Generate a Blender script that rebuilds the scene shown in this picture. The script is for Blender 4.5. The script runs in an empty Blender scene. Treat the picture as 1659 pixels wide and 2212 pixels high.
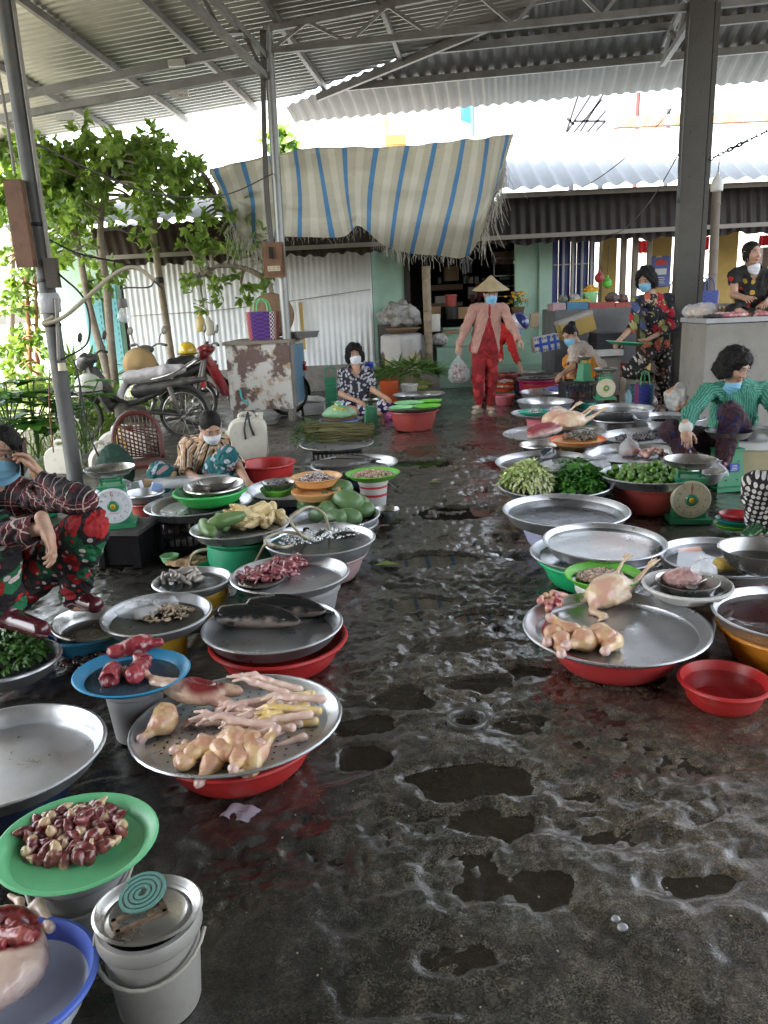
import bpy, bmesh, math, random
import numpy as np
from mathutils import Vector, Matrix, Euler
R_=math.radians
random.seed(7); rng=np.random.default_rng(11)
SC=bpy.context.scene; COL=SC.collection
# ---------------------------------------------------------------- camera, world, sun, exposure
F=1661.; H=1.4; PIT=R_(15.3); ROL=R_(-2.6)
cd=bpy.data.cameras.new('camera'); cam=bpy.data.objects.new('camera',cd); COL.objects.link(cam); SC.camera=cam
cd.sensor_fit='VERTICAL'; cd.sensor_height=24; cd.lens=24*F/2212; cd.clip_start=.05; cd.clip_end=600
CM=Matrix.Rotation(math.pi/2-PIT,3,'X')@Matrix.Rotation(ROL,3,'Z')
cam.matrix_world=Matrix.Translation((0,0,H))@CM.to_4x4()
wd=bpy.data.worlds.new("World"); SC.world=wd; wd.use_nodes=True
wn=wd.node_tree; wn.nodes.clear()
sky=wn.nodes.new('ShaderNodeTexSky'); sky.sky_type='NISHITA'; sky.sun_disc=False
SUN_EL=R_(58); SUN_AZ=R_(232)      # azimuth of the sun, clockwise from +Y
sky.sun_elevation=SUN_EL; sky.sun_rotation=SUN_AZ; sky.air_density=1.4; sky.dust_density=3.0
hs=wn.nodes.new('ShaderNodeHueSaturation'); hs.inputs['Saturation'].default_value=.4; wn.links.new(sky.outputs[0],hs.inputs['Color']); bg=wn.nodes.new('ShaderNodeBackground'); bg.inputs[1].default_value=.15
wo=wn.nodes.new('ShaderNodeOutputWorld'); wn.links.new(hs.outputs[0],bg.inputs[0]); wn.links.new(bg.outputs[0],wo.inputs[0])
sd=bpy.data.lights.new('sun','SUN'); sd.energy=4.5; sd.angle=R_(.5); sd.color=(1,.95,.86)
sun=bpy.data.objects.new('sun',sd); COL.objects.link(sun)
sv=Vector((math.sin(SUN_AZ)*math.cos(SUN_EL),math.cos(SUN_AZ)*math.cos(SUN_EL),math.sin(SUN_EL)))
sun.rotation_euler=sv.to_track_quat('Z','Y').to_euler()
SC.view_settings.view_transform='Standard'; SC.view_settings.look='None'; SC.view_settings.gamma=1
SC.view_settings.exposure=3.0
SC.render.engine='CYCLES'
cy=SC.cycles; cy.max_bounces=8; cy.diffuse_bounces=4; cy.glossy_bounces=4; cy.transmission_bounces=4; cy.transparent_max_bounces=8
cy.caustics_reflective=False; cy.caustics_refractive=False; cy.sample_clamp_indirect=6; cy.blur_glossy=.5
# ---------------------------------------------------------------- helpers
CMn=np.array(CM)
def ray(u,v): return CMn@np.array([(u-829.5)/F,-(v-1106)/F,-1.])
def at(u,v,z=0.):
    d=ray(u,v); return np.array([0,0,H])+d*((z-H)/d[2])
def aty(u,v,y):
    d=ray(u,v); return np.array([0,0,H])+d*(y/d[1])
def depth(p): return -(CMn.T@(np.array(p)-[0,0,H]))[2]
def tag(o,label=None,cat=None,group=None,kind=None):
    if label: o['label']=label
    if cat: o['category']=cat
    if group: o['group']=group
    if kind: o['kind']=kind
    return o
def thing(name,label,cat,loc=(0,0,0),group=None,rot=0):
    o=bpy.data.objects.new(name,None); COL.objects.link(o); o.location=Vector(loc); o.rotation_euler=(0,0,rot)
    o.empty_display_size=.1
    return tag(o,label,cat,group)
def mk(name,vs,fs,mats,parent=None,loc=None,rot=None,smooth=True,fm=None,col=None,vec=None,sharp=None,data_only=False):
    me=bpy.data.meshes.new(name)
    vs=np.asarray(vs,dtype=np.float64).reshape(-1,3)
    me.from_pydata(vs.tolist(),[],[list(map(int,f)) for f in fs])
    if not isinstance(mats,(list,tuple)): mats=[mats]
    for m in mats: me.materials.append(m)
    if fm is not None: me.polygons.foreach_set('material_index',np.asarray(fm,dtype=np.int32))
    if smooth: me.polygons.foreach_set('use_smooth',np.ones(len(me.polygons),dtype=bool))
    if sharp: me.set_sharp_from_angle(angle=R_(sharp))
    if col is not None:
        a=me.attributes.new('Col','FLOAT_COLOR','POINT'); c=np.ones((len(vs),4),dtype=np.float32); c[:,:3]=col; a.data.foreach_set('color',c.ravel())
    if vec is not None:
        a=me.attributes.new('pc','FLOAT_VECTOR','POINT'); a.data.foreach_set('vector',np.asarray(vec,dtype=np.float32).ravel())
    me.update()
    if data_only: return me
    return ob(name,me,parent,loc,rot)
def ob(name,me,parent=None,loc=None,rot=None):
    o=bpy.data.objects.new(name,me); COL.objects.link(o)
    if parent: o.parent=parent
    if loc is not None: o.location=Vector(loc)
    if rot is not None: o.rotation_euler=rot
    return o
def copy_tree(o,parent=None):
    c=o.copy(); COL.objects.link(c)
    if parent: c.parent=parent
    for ch in list(o.children): copy_tree(ch,c)
    return c
class MB:
    """collects simple solids into one mesh"""
    def __init__(s): s.v=[]; s.f=[]; s.m=[]; s.n=0
    def add(s,v,f,m=0):
        v=np.asarray(v,float).reshape(-1,3); s.v.append(v)
        for q in f: s.f.append([i+s.n for i in q]); s.m.append(m)
        s.n+=len(v); return s
    def box(s,c,d,m=0,R=None):
        x,y,z=np.array(d)/2
        v=np.array([[-x,-y,-z],[x,-y,-z],[x,y,-z],[-x,y,-z],[-x,-y,z],[x,-y,z],[x,y,z],[-x,y,z]])
        if R is not None: v=v@np.array(R).T
        return s.add(v+np.array(c),[[0,3,2,1],[4,5,6,7],[0,1,5,4],[1,2,6,5],[2,3,7,6],[3,0,4,7]],m)
    def bar(s,a,b,w,h,m=0,up=(0,0,1)):
        a=np.array(a,float); b=np.array(b,float); d=b-a; L=np.linalg.norm(d); d/=L
        x=np.cross(d,up); x/=np.linalg.norm(x)+1e-9; z=np.cross(x,d)
        return s.box((a+b)/2,(w,L,h),m,np.stack([x,d,z],1))
    def tube(s,pts,r,m=0,n=8,cap=True):
        pts=np.asarray(pts,float); k=len(pts); r=np.broadcast_to(np.asarray(r,float),(k,))
        t=np.gradient(pts,axis=0); t/=np.linalg.norm(t,axis=1,keepdims=True)+1e-9
        up=np.array([0,0,1.]) if abs(t[0][2])<.9 else np.array([1.,0,0])
        V=[];
        for i in range(k):
            x=np.cross(t[i],up); x/=np.linalg.norm(x)+1e-9; y=np.cross(x,t[i]); up=y
            y=np.cross(x,t[i]); a=np.arange(n)*2*np.pi/n
            V.append(pts[i]+r[i]*(np.outer(np.cos(a),x)+np.outer(np.sin(a),y)))
        V=np.concatenate(V); Fs=[]
        for i in range(k-1):
            for j in range(n):
                a=i*n+j; b=i*n+(j+1)%n; Fs.append([a,a+n,b+n,b])
        if cap: Fs.append(list(range(n))); Fs.append([ (k-1)*n+j for j in range(n-1,-1,-1)])
        return s.add(V,Fs,m)
    def lathe(s,prof,c=(0,0,0),m=0,n=40,R=None,ms=None,wob=0):
        prof=np.asarray(prof,float); a=np.arange(n)*2*np.pi/n; V=[];Fs=[];k=len(prof)
        w=1+wob*(np.sin(2*a+1.3)+.5*np.sin(3*a+.4))
        for r,z in prof: V.append(np.stack([r*w*np.cos(a),r*w*np.sin(a),np.full(n,z)],1))
        V=np.concatenate(V)
        if R is not None: V=V@np.array(R).T
        mm=[]
        for i in range(k-1):
            for j in range(n):
                j2=(j+1)%n; q=[i*n+j,i*n+j2,(i+1)*n+j2,(i+1)*n+j]
                if prof[i][0]<1e-6: q=[i*n,(i+1)*n+j2,(i+1)*n+j]
                elif prof[i+1][0]<1e-6: q=[i*n+j,i*n+j2,(i+1)*n]
                Fs.append(q); mm.append(ms[i] if ms else m)
        st=len(s.m); s.add(V+np.array(c),Fs,m); s.m[st:]=mm; return s
    def build(s,name,mats,parent=None,loc=None,smooth=False,sharp=None,rot=None,vec=None,data_only=False):
        v=np.concatenate(s.v)
        return mk(name,v,s.f,mats,parent,loc,rot,smooth,s.m,None,vec,sharp,data_only)
def cr(pts,n=8):
    """Catmull-Rom through points"""
    P=np.asarray(pts,float); P=np.vstack([2*P[0]-P[1],P,2*P[-1]-P[-2]]); o=[]
    for i in range(1,len(P)-2):
        for t in np.arange(n)/n:
            o.append(.5*((2*P[i])+(P[i+1]-P[i-1])*t+(2*P[i-1]-5*P[i]+4*P[i+1]-P[i+2])*t*t+(3*P[i]-P[i-1]-3*P[i+1]+P[i+2])*t**3))
    o.append(P[-2]); return np.array(o)
# --- noise
_perm=rng.permutation(256); _perm=np.concatenate([_perm,_perm,_perm])
_g=rng.normal(size=(256,3)); _g/=np.linalg.norm(_g,axis=1,keepdims=True)
def perlin(p):
    p=np.asarray(p,float); i=np.floor(p).astype(int); f=p-i; i&=255; u=f*f*f*(f*(f*6-15)+10); r=0
    for a in (0,1):
        for b in (0,1):
            for c in (0,1):
                h=_perm[_perm[_perm[i[...,0]+a]+i[...,1]+b]+i[...,2]+c]
                d=((f-np.array([a,b,c]))*_g[h]).sum(-1)
                r=r+d*(u[...,0] if a else 1-u[...,0])*(u[...,1] if b else 1-u[...,1])*(u[...,2] if c else 1-u[...,2])
    return r*1.6
def fbm(p,o=4):
    p=np.asarray(p,float); s=0; a=1
    for k in range(o): s=s+a*perlin(p*2**k+7.3*k); a*=.5
    return s
def sstep(a,b,x):
    t=np.clip((x-a)/(b-a),0,1); return t*t*(3-2*t)
# --- signed distance modelling
def cap_(a,b,ra,rb=None,**k): return ('c',np.array(a,float),np.array(b,float),ra,ra if rb is None else rb,k)
def ell_(c,r,R=None,**k): return ('e',np.array(c,float),np.array(r,float),None if R is None else np.array(R,float),k)
def dist(pr,P):
    if pr[0]=='c':
        _,a,b,ra,rb,k=pr; d=b-a; t=np.clip(((P-a)@d)/max(d@d,1e-12),0,1)
        return np.linalg.norm(P-a-t[...,None]*d,axis=-1)-(ra+(rb-ra)*t)
    _,c,r,R,k=pr; q=P-c
    if R is not None: q=q@R
    k0=np.linalg.norm(q/r,axis=-1); k1=np.linalg.norm(q/r**2,axis=-1)+1e-9
    return k0*(k0-1)/k1
def bounds(pr):
    if pr[0]=='c':
        r=max(pr[3],pr[4]); return np.minimum(pr[1],pr[2])-r,np.maximum(pr[1],pr[2])+r
    r=pr[2]
    if pr[3] is not None: r=np.abs(pr[3])@r
    return pr[1]-r,pr[1]+r
def sdf(prims,res=.008,k=.02):
    B=[bounds(p) for p in prims if not p[-1].get('sub')]
    lo=np.min([b[0] for b in B],0)-3*res; hi=np.max([b[1] for b in B],0)+3*res
    n=np.ceil((hi-lo)/res).astype(int)+1
    G=np.full(n,.5,dtype=np.float32); ax=[lo[i]+np.arange(n[i])*res for i in range(3)]
    for p in prims:
        kk=p[-1].get('k',k); a,b=bounds(p); e=kk*1.2+2*res
        i0=np.clip(np.floor((a-e-lo)/res).astype(int),0,n-1); i1=np.clip(np.ceil((b+e-lo)/res).astype(int)+1,1,n)
        if (i1<=i0).any(): continue
        sl=tuple(slice(i0[q],i1[q]) for q in range(3))
        P=np.stack(np.meshgrid(*[ax[q][sl[q]] for q in range(3)],indexing='ij'),-1)
        d=dist(p,P); g=G[sl]
        if p[-1].get('sub'): d,g=d,-g; h=np.clip(.5+.5*(g-d)/kk,0,1); G[sl]=-(g*(1-h)+d*h-kk*h*(1-h)); continue
        h=np.clip(.5+.5*(g-d)/kk,0,1); G[sl]=g*(1-h)+d*h-kk*h*(1-h)
    return nets(G,lo,res)
def nets(G,lo,res):
    S=G<0; c=np.zeros(np.array(G.shape)-1,dtype=np.int8)
    sh=lambda A,o: A[o[0]:A.shape[0]-1+o[0],o[1]:A.shape[1]-1+o[1],o[2]:A.shape[2]-1+o[2]]
    cs=[(a,b,d) for a in (0,1) for b in (0,1) for d in (0,1)]
    for o in cs: c+=sh(S,o)
    I=np.argwhere((c>0)&(c<8)); pos=np.zeros(I.shape); cnt=np.zeros(len(I))
    for o in cs:
        for x in range(3):
            if o[x]: continue
            o2=list(o); o2[x]=1; A=I+np.array(o); Bq=I+np.array(o2)
            g0=G[A[:,0],A[:,1],A[:,2]]; g1=G[Bq[:,0],Bq[:,1],Bq[:,2]]; m=(g0<0)!=(g1<0)
            t=np.where(m,g0/np.where(m,g0-g1,1),0); q=np.tile(np.array(o,float),(len(I),1)); q[:,x]+=t
            pos+=q*m[:,None]; cnt+=m
    V=lo+res*(I+pos/cnt[:,None])
    ID=np.full(c.shape,-1,dtype=np.int64); ID[I[:,0],I[:,1],I[:,2]]=np.arange(len(I)); Fs=[]
    for x in range(3):
        y,z=(x+1)%3,(x+2)%3
        A=np.take(S,range(S.shape[x]-1),x); Bq=np.take(S,range(1,S.shape[x]),x)
        E=np.argwhere(A!=Bq); E=E[(E[:,y]>0)&(E[:,z]>0)&(E[:,y]<S.shape[y]-1)&(E[:,z]<S.shape[z]-1)]
        ins=A[E[:,0],E[:,1],E[:,2]]; q=[]
        for dy,dz in ((1,1),(0,1),(0,0),(1,0)):
            e=E.copy(); e[:,y]-=dy; e[:,z]-=dz; q.append(ID[e[:,0],e[:,1],e[:,2]])
        q=np.stack(q,1); q[~ins]=q[~ins][:,::-1]; Fs.append(q)
    return V,np.concatenate(Fs)
def vnorm(V,Fq):
    Fq=np.asarray(Fq); n=np.cross(V[Fq[:,2]]-V[Fq[:,0]],V[Fq[:,3]]-V[Fq[:,1]]); N=np.zeros_like(V)
    for i in range(4): np.add.at(N,Fq[:,i],n)
    return N/(np.linalg.norm(N,axis=1,keepdims=True)+1e-12)
def pcoord(prims,V):
    prims=[p for p in prims if p[0]=='c']; D=np.stack([dist(p,V) for p in prims],1); j=D.argmin(1); out=np.zeros((len(V),3))
    for i,p in enumerate(prims):
        m=j==i
        if not m.any(): continue
        a,b=p[1],p[2]; d=b-a; L=np.linalg.norm(d)+1e-9; d=d/L; x=np.cross(d,p[-1].get('ref',(0,-1,0.05))); x/=np.linalg.norm(x)+1e-9; y=np.cross(x,d)
        q=V[m]-a; t=q@d; out[m,0]=np.arctan2(q@x,-(q@y))*max(p[3],p[4])+i*.37*p[-1].get('off',1); out[m,1]=t; out[m,2]=0
    return out
def rotm(d,up=(0,0,1)):
    """columns x,y,z with y along d"""
    d=np.array(d,float); d/=np.linalg.norm(d); x=np.cross(d,up); x/=np.linalg.norm(x)+1e-9; return np.stack([x,d,np.cross(x,d)],1)
# --- materials
MATS={}
def M(name,col=(.5,.5,.5),rough=.5,metal=0,n=None,n2=None,b=None,vc=False,isl=0,spec=.5,trans=0,alpha=1,sss=0,rn=0,coords='Object',coat=0):
    if name in MATS: return MATS[name]
    m=bpy.data.materials.new(name); m.use_nodes=True; t=m.node_tree; N=t.nodes; L=t.links
    p=N['Principled BSDF']; MATS[name]=m
    p.inputs['Roughness'].default_value=rough; p.inputs['Metallic'].default_value=metal; p.inputs['Specular IOR Level'].default_value=spec
    p.inputs['Base Color'].default_value=(*col,1); p.inputs['Transmission Weight'].default_value=trans; p.inputs['Alpha'].default_value=alpha
    p.inputs['Coat Weight'].default_value=coat; p.inputs['Coat Roughness'].default_value=.15
    if sss: p.inputs['Subsurface Weight'].default_value=sss; p.inputs['Subsurface Radius'].default_value=(.012,.005,.003); p.inputs['Subsurface Scale'].default_value=1
    tc=N.new('ShaderNodeTexCoord'); src=None
    def noise(sc,det=4,ro=.6):
        q=N.new('ShaderNodeTexNoise'); q.inputs['Scale'].default_value=sc; q.inputs['Detail'].default_value=det; q.inputs['Roughness'].default_value=ro
        L.new(tc.outputs[coords],q.inputs['Vector']); return q
    def mix(fac,a,bb,mode='MIX'):
        x=N.new('ShaderNodeMix'); x.data_type='RGBA'; x.blend_type=mode
        for s,i in ((fac,0),(a,6),(bb,7)):
            if isinstance(s,(tuple,list)): x.inputs[i].default_value=(*s,1)
            elif isinstance(s,(int,float)): x.inputs[i].default_value=s
            else: L.new(s,x.inputs[i])
        return x.outputs[2]
    src=col
    if vc:
        a=N.new('ShaderNodeAttribute'); a.attribute_name='Col'; src=a.outputs['Color']
    for nn in (n,n2):
        if nn:
            q=noise(nn[0]); r=N.new('ShaderNodeMapRange'); r.inputs[1].default_value=nn[3] if len(nn)>3 else .42; r.inputs[2].default_value=nn[4] if len(nn)>4 else .66
            L.new(q.outputs[0],r.inputs[0]); f=N.new('ShaderNodeMath'); f.operation='MULTIPLY'; f.inputs[1].default_value=nn[2]; L.new(r.outputs[0],f.inputs[0])
            src=mix(f.outputs[0],src,nn[1])
    if isl:
        g=N.new('ShaderNodeNewGeometry'); h=N.new('ShaderNodeHueSaturation'); r=N.new('ShaderNodeMapRange'); r.inputs[3].default_value=1-isl; r.inputs[4].default_value=1+isl
        L.new(g.outputs['Random Per Island'],r.inputs[0]); L.new(r.outputs[0],h.inputs['Value'])
        if isinstance(src,tuple): h.inputs['Color'].default_value=(*src,1)
        else: L.new(src,h.inputs['Color'])
        src=h.outputs[0]
    if not isinstance(src,tuple): L.new(src,p.inputs['Base Color'])
    if rn:
        q=noise(6 if rn<1 else rn); r=N.new('ShaderNodeMapRange'); r.inputs[1].default_value=.3; r.inputs[2].default_value=.7; r.inputs[3].default_value=max(rough-.12,.02); r.inputs[4].default_value=rough+.15
        L.new(q.outputs[0],r.inputs[0]); L.new(r.outputs[0],p.inputs['Roughness'])
    if b:
        q=noise(b[0],5); u=N.new('ShaderNodeBump'); u.inputs['Strength'].default_value=b[1]; u.inputs['Distance'].default_value=b[2] if len(b)>2 else .01
        L.new(q.outputs[0],u.inputs['Height']); L.new(u.outputs[0],p.inputs['Normal'])
    return m
def nodes(m): return m.node_tree.nodes,m.node_tree.links,m.node_tree.nodes['Principled BSDF']
# ================================================================ GROUND
def axis(segs):
    o=[]
    for a,b,s in segs: o+=list(np.arange(a,b-1e-6,s))
    return np.array(o+[segs[-1][1]])
gx=axis([(-90,-20,10),(-20,-6,1.5),(-6,-2.0,.08),(-2.0,2.4,.0125),(2.4,6.5,.08),(6.5,20,1.5),(20,90,10)])
gy=axis([(-40,-4,4),(-4,.6,.3),(.6,4.2,.0105),(4.2,7,.022),(7,11,.06),(11,16,.25),(16,30,2),(30,200,20)])
X,Y=np.meshgrid(gx,gy,indexing='ij'); Pn=np.stack([X,Y,0*X],-1)
wp=Pn+.10*np.stack([fbm(Pn*2.1),fbm(Pn*2.1+9),0*X],-1)
n1=fbm(wp*np.array([1.25,1.0,1]),4); n2=fbm(wp*np.array([3.2,2.2,1])+31,4); n3=fbm(Pn*np.array([14,9,1])+5,3); n4=fbm(Pn*np.array([38,26,1])+2,2)
plat=sstep(-.25,-.12,n1+.25*n2); rid=1-np.abs(n2)*1.6
rough=sstep(-.2,.5,fbm(Pn*.9+77,3)); rough=np.maximum(rough,.68*sstep(1.05,.55,np.abs(X-.28-.03*Y))*sstep(2.0,2.8,Y)*sstep(8,6,Y))
n5=fbm(Pn*np.array([80,60,1])+12,2)
hz=-.0075+.004*plat+.004*n2*(.25+rough)+.0055*n3*(.25+rough)+.0045*n4*(.30+rough)+.0026*n5*(.3+rough)
for k,(fx,fy,am,th) in enumerate(((2.2,1.9,.0045,.02),(4.1,3.2,.0040,-.05),(7.5,5.6,.0036,.05),(13,9.5,.0030,.0))): # broken crust: small ledges left by worn off cement skin
    hz+=am*(sstep(th-.035,th+.035,fbm((wp+.03*np.stack([n3,n2,0*X],-1))*np.array([fx,fy,1])+17*k,4))-.5)*(.25+rough)
step_=sstep(0,.05,fbm(wp*np.array([1.8,3.2,1])+51,4)); hz+=.008*(step_-.5)
dw1=fbm(Pn*9+3,3); dw2=fbm(Pn*9+21,3)
def dip(u,v,rx,ry,dp,rim=.0):
    global hz
    c=at(u,v); q=np.sqrt(((X-c[0]+.035*n2+.022*dw1)/rx)**2+((Y-c[1]+.03*n1+.022*dw2)/ry)**2); hz=hz-dp*sstep(1.15,.75,q)+rim*np.exp(-((q-1.12)/.13)**2)
for a in ((1015,1680,.20,.10,.035),(790,1628,.09,.07,.03),(790,1560,.11,.06,.02),(1065,1765,.10,.07,.02),(1000,1880,.11,.10,.018),(1130,1200,.12,.06,.02),(930,1208,.25,.12,.025),
          (980,1105,.3,.18,.02),(900,1000,.4,.2,.02),(1100,1000,.3,.3,.015),(1170,1445,.12,.06,.02),(1040,1470,.2,.06,.012),(870,1500,.12,.1,.02),(1250,1720,.1,.05,.01),(900,1300,.16,.09,.02),(1040,1330,.14,.06,.018),(960,1390,.2,.06,.014),(1120,1560,.12,.05,.014),(930,1770,.10,.05,.014),(1330,1800,.12,.05,.012),(1150,1900,.16,.06,.012),(1480,1900,.14,.05,.012),(720,1830,.07,.05,.012),(1000,2050,.10,.05,.012),(800,1130,.2,.2,.02)): dip(*a)
dip(1010,1555,.052,.046,.03,.0)
far=np.clip(1-sstep(9,12,Y)-sstep(3,6,np.abs(X))-sstep(1.2,.6,Y),0,1); hz=np.minimum(hz*far-.003*(1-far),.014)
# bare dry yard outside the shelter on the left, damp concrete under it
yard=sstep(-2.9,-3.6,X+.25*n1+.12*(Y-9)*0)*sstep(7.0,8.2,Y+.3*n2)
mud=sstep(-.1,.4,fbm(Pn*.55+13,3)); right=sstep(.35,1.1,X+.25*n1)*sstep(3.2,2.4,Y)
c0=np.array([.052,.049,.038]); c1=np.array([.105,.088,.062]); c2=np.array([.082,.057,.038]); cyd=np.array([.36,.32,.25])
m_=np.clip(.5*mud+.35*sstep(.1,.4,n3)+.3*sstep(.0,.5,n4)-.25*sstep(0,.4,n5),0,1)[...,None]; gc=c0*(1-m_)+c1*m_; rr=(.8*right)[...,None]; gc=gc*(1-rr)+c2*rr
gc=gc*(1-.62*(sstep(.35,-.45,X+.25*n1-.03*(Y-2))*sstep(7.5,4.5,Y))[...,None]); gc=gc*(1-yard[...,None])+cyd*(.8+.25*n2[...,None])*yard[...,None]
ni,nj=len(gx),len(gy); idx=np.arange(ni*nj).reshape(ni,nj)
gf=np.stack([idx[:-1,:-1],idx[1:,:-1],idx[1:,1:],idx[:-1,1:]],-1).reshape(-1,4)
mg=M('wet_concrete',rough=.24,vc=True,b=(110,.34,.0035),spec=.5,coat=.95,n=(9,(.03,.03,.026),.5,.45,.6))
N,L,p=nodes(mg)
tcg=N.new('ShaderNodeTexCoord'); bc=p.inputs['Base Color'].links[0].from_socket
for sc_,lo_,hi_,f0,f1 in ((210,.40,.66,.45,1.9),(60,.35,.7,.6,1.5),(14,.35,.7,.65,1.4)): # grit, worn patches
    q_=N.new('ShaderNodeTexNoise'); q_.inputs['Scale'].default_value=sc_; q_.inputs['Detail'].default_value=3; L.new(tcg.outputs['Object'],q_.inputs['Vector']); r_=N.new('ShaderNodeMapRange')
    for i_,v_ in enumerate((lo_,hi_,f0,f1)): r_.inputs[i_+1].default_value=v_
    L.new(q_.outputs[0],r_.inputs[0]); v2=N.new('ShaderNodeVectorMath'); v2.operation='SCALE'; L.new(bc,v2.inputs[0]); L.new(r_.outputs[0],v2.inputs['Scale']); bc=v2.outputs[0]
L.new(bc,p.inputs['Base Color']); p.inputs['Coat Roughness'].default_value=.16; p.inputs['Coat IOR'].default_value=1.5; bn=[q for q in N if q.bl_idname=='ShaderNodeBump'][0]; L.new(bn.outputs[0],p.inputs['Coat Normal']); at_=N.new('ShaderNodeAttribute'); at_.attribute_name='pc'; sx=N.new('ShaderNodeSeparateXYZ'); L.new(at_.outputs['Vector'],sx.inputs[0]); L.new(sx.outputs[0],p.inputs['Roughness']); L.new(sx.outputs[1],p.inputs['Coat Weight'])
gr=np.clip(.22+.25*sstep(-.3,.5,fbm(Pn*1.7+3,4))+.12*n3+.10*right,.12,.6)*(1-yard)+.9*yard
ct_=np.clip(sstep(-1.15,-.55,X+.2*n1-.02*Y)*.95*(1-.45*right)+.25*sstep(3.5,5.5,Y),0,.95)*(1-yard)*sstep(13.5,11,Y)
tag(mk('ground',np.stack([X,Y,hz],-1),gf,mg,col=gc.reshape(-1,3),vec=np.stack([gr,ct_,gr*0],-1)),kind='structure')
mw=M('puddle_water',(.030,.024,.016),rough=.02,spec=.6,alpha=.78)
w_=MB(); w_.add([[-1.6,.9,-.0165],[1.9,.9,-.0165],[2.4,9.5,-.0165],[-2.2,9.5,-.0165]],[[0,1,2,3]]); tag(w_.build('puddle_water',mw),kind='structure')
# ================================================================ MARKET SHELTER (frame u,v yawed 10 degrees)
P2=at(632,905); A10=R_(10); HU=np.array([math.cos(A10),-math.sin(A10),0]); HV=np.array([math.sin(A10),math.cos(A10),0])
def hp(u,v,z=0): return P2*[1,1,0]+HU*u+HV*v+np.array([0,0,z])
zL=lambda u,v: 4.545+.06*u-.075*v
zB=lambda u,v: 4.947-.29*v
hipv=lambda u: 2.55-1.64*(u+.478)/3.43
m_roof=M('grey_roof_sheet',(.50,.51,.50),rough=.42,metal=.35,n=(1.2,(.33,.32,.30),.6),n2=(9,(.40,.36,.30),.35,.55,.75),spec=.4)
m_steel=M('galvanised_steel',(.25,.25,.245),rough=.55,metal=.35,n=(5,(.14,.135,.12),.6),n2=(30,(.27,.19,.13),.4,.6,.75))
roof=thing('market_roof','grey corrugated metal roof on steel trusses over the market aisle','roof',hp(2,-3,3.8))
RO=np.array(roof.location)
V=[];Fc=[];rows=np.arange(-11.,2.55,.11/6)
for i,v in enumerate(rows):
    ue=9. if v<.91 else (2.55-v)*3.43/1.64-.478+.14
    for u in np.linspace(-5.3,ue,5): V.append(hp(u,v,zL(u,v)+.014*math.sin(i*2*math.pi/6)+.012*math.sin(u*1.7+v)))
    if i:
        for k in range(4): a=(i-1)*5+k; Fc.append([a,a+1,a+6,a+5])
mk('roof_sheet',np.array(V)-RO,Fc,m_roof,roof)
b=MB(); b.add([hp(-5.3,-11,zL(-5.3,-11))-RO,hp(9,-11,zL(9,-11))-RO,hp(9,-24,zL(9,-11))-RO,hp(-5.3,-24,zL(-5.3,-11))-RO],[[0,1,2,3]]); b.build('rear_roof_sheet',m_roof,roof)
V=[];Fc=[];us=np.arange(-.5,9.,.17/8); prf=[0,0,.0,.009,.024,.024,.024,.009]
for i,u in enumerate(us):
    v0=max(hipv(u),.90)
    for v in np.linspace(v0,3.0,4): V.append(hp(u,v,zB(u,v)+prf[i%8]))
    if i:
        for k in range(3): a=(i-1)*4+k; Fc.append([a,a+1,a+5,a+4])
mk('eave_sheet',np.array(V)-RO,Fc,M('dull_roof_sheet',(.20,.20,.195),rough=.55,metal=.3,n=(1.5,(.14,.135,.13),.6)),roof,sharp=20)
def beam(a,b_,w=.05,h=.09,name='purlin'):
    m=MB(); m.bar(np.array(a)-RO,np.array(b_)-RO,w,h); return m.build(name,m_steel,roof)
for u in (-4.4,-3.26,-2.07,-.97,.17,1.34): # purlins under the side slope, running away from the camera
    v1=2.62 if u<-.4 else hipv(u); beam(hp(u,-10.5,zL(u,-10.5)-.06),hp(u,v1,zL(u,v1)-.06),.05,.08)
for v in (2.12,1.50): beam(hp((2.55-v)*2.09-.4,v,zB(0,v)-.05),hp(8.8,v,zB(0,v)-.05),.05,.09)
beam(hp(.05,2.26,4.22),hp(2.95,.91,4.60),.06,.09,'rafter')
def truss(a,b_,h,nb,sl=0):
    m=MB(); a=np.array(a)-RO; b_=np.array(b_)-RO; up=np.array([0,0,h]); t=lambda s: a+(b_-a)*s
    m.bar(a,b_,.06,.07); m.bar(a+up,b_+up+[0,0,sl],.06,.07)
    for i in range(nb+1):
        s=i/nb; up2=up+[0,0,sl*s]; 
        if 0<i<nb: m.bar(t(s),t(s)+up2,.04,.04)
        if i<nb:
            s2=(i+1)/nb; u2=up+[0,0,sl*s2]
            if i%2: m.bar(t(s)+up2,t(s2),.035,.035,up=(0,1,.1))
            else: m.bar(t(s),t(s2)+u2,.035,.035,up=(0,1,.1))
    return m.build('truss',m_steel,roof)
truss(hp(.06,0,4.20),hp(4.62,0,4.20),.22,10,.34); truss(hp(4.86,0,4.20),hp(8.8,0,4.20),.5,8,.1)
truss(hp(0,-.04,3.93),hp(0,-9.5,4.25),.22,14,.1)
truss(hp(4.66,.12,4.14),hp(4.66,1.9,4.16),.34,4,-.12)
for z0,z1 in ((4.26,3.78),(4.02,3.60)): beam(hp(-.05,-.05,z0-.02),hp(-4.6,-.35,z1-.02),.06,.08,'tie_beam')
for u,z in ((-1.0,4.05),(-2.45,3.92)): # bracket plates joining the two tie beams
    m=MB(); m.bar(hp(u,-.16,z-.28)-RO,hp(u,-.16,z+.08)-RO,.05,.06); m.box(hp(u,-.18,z+.07)-RO,(.18,.06,.07)); m.box(hp(u,-.18,z-.25)-RO,(.2,.06,.07)); m.build('bracket',M('pale_galvanised',(.6,.6,.58),rough=.5,metal=.2,n=(20,(.35,.2,.12),.6,.6,.7)),roof)
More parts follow.
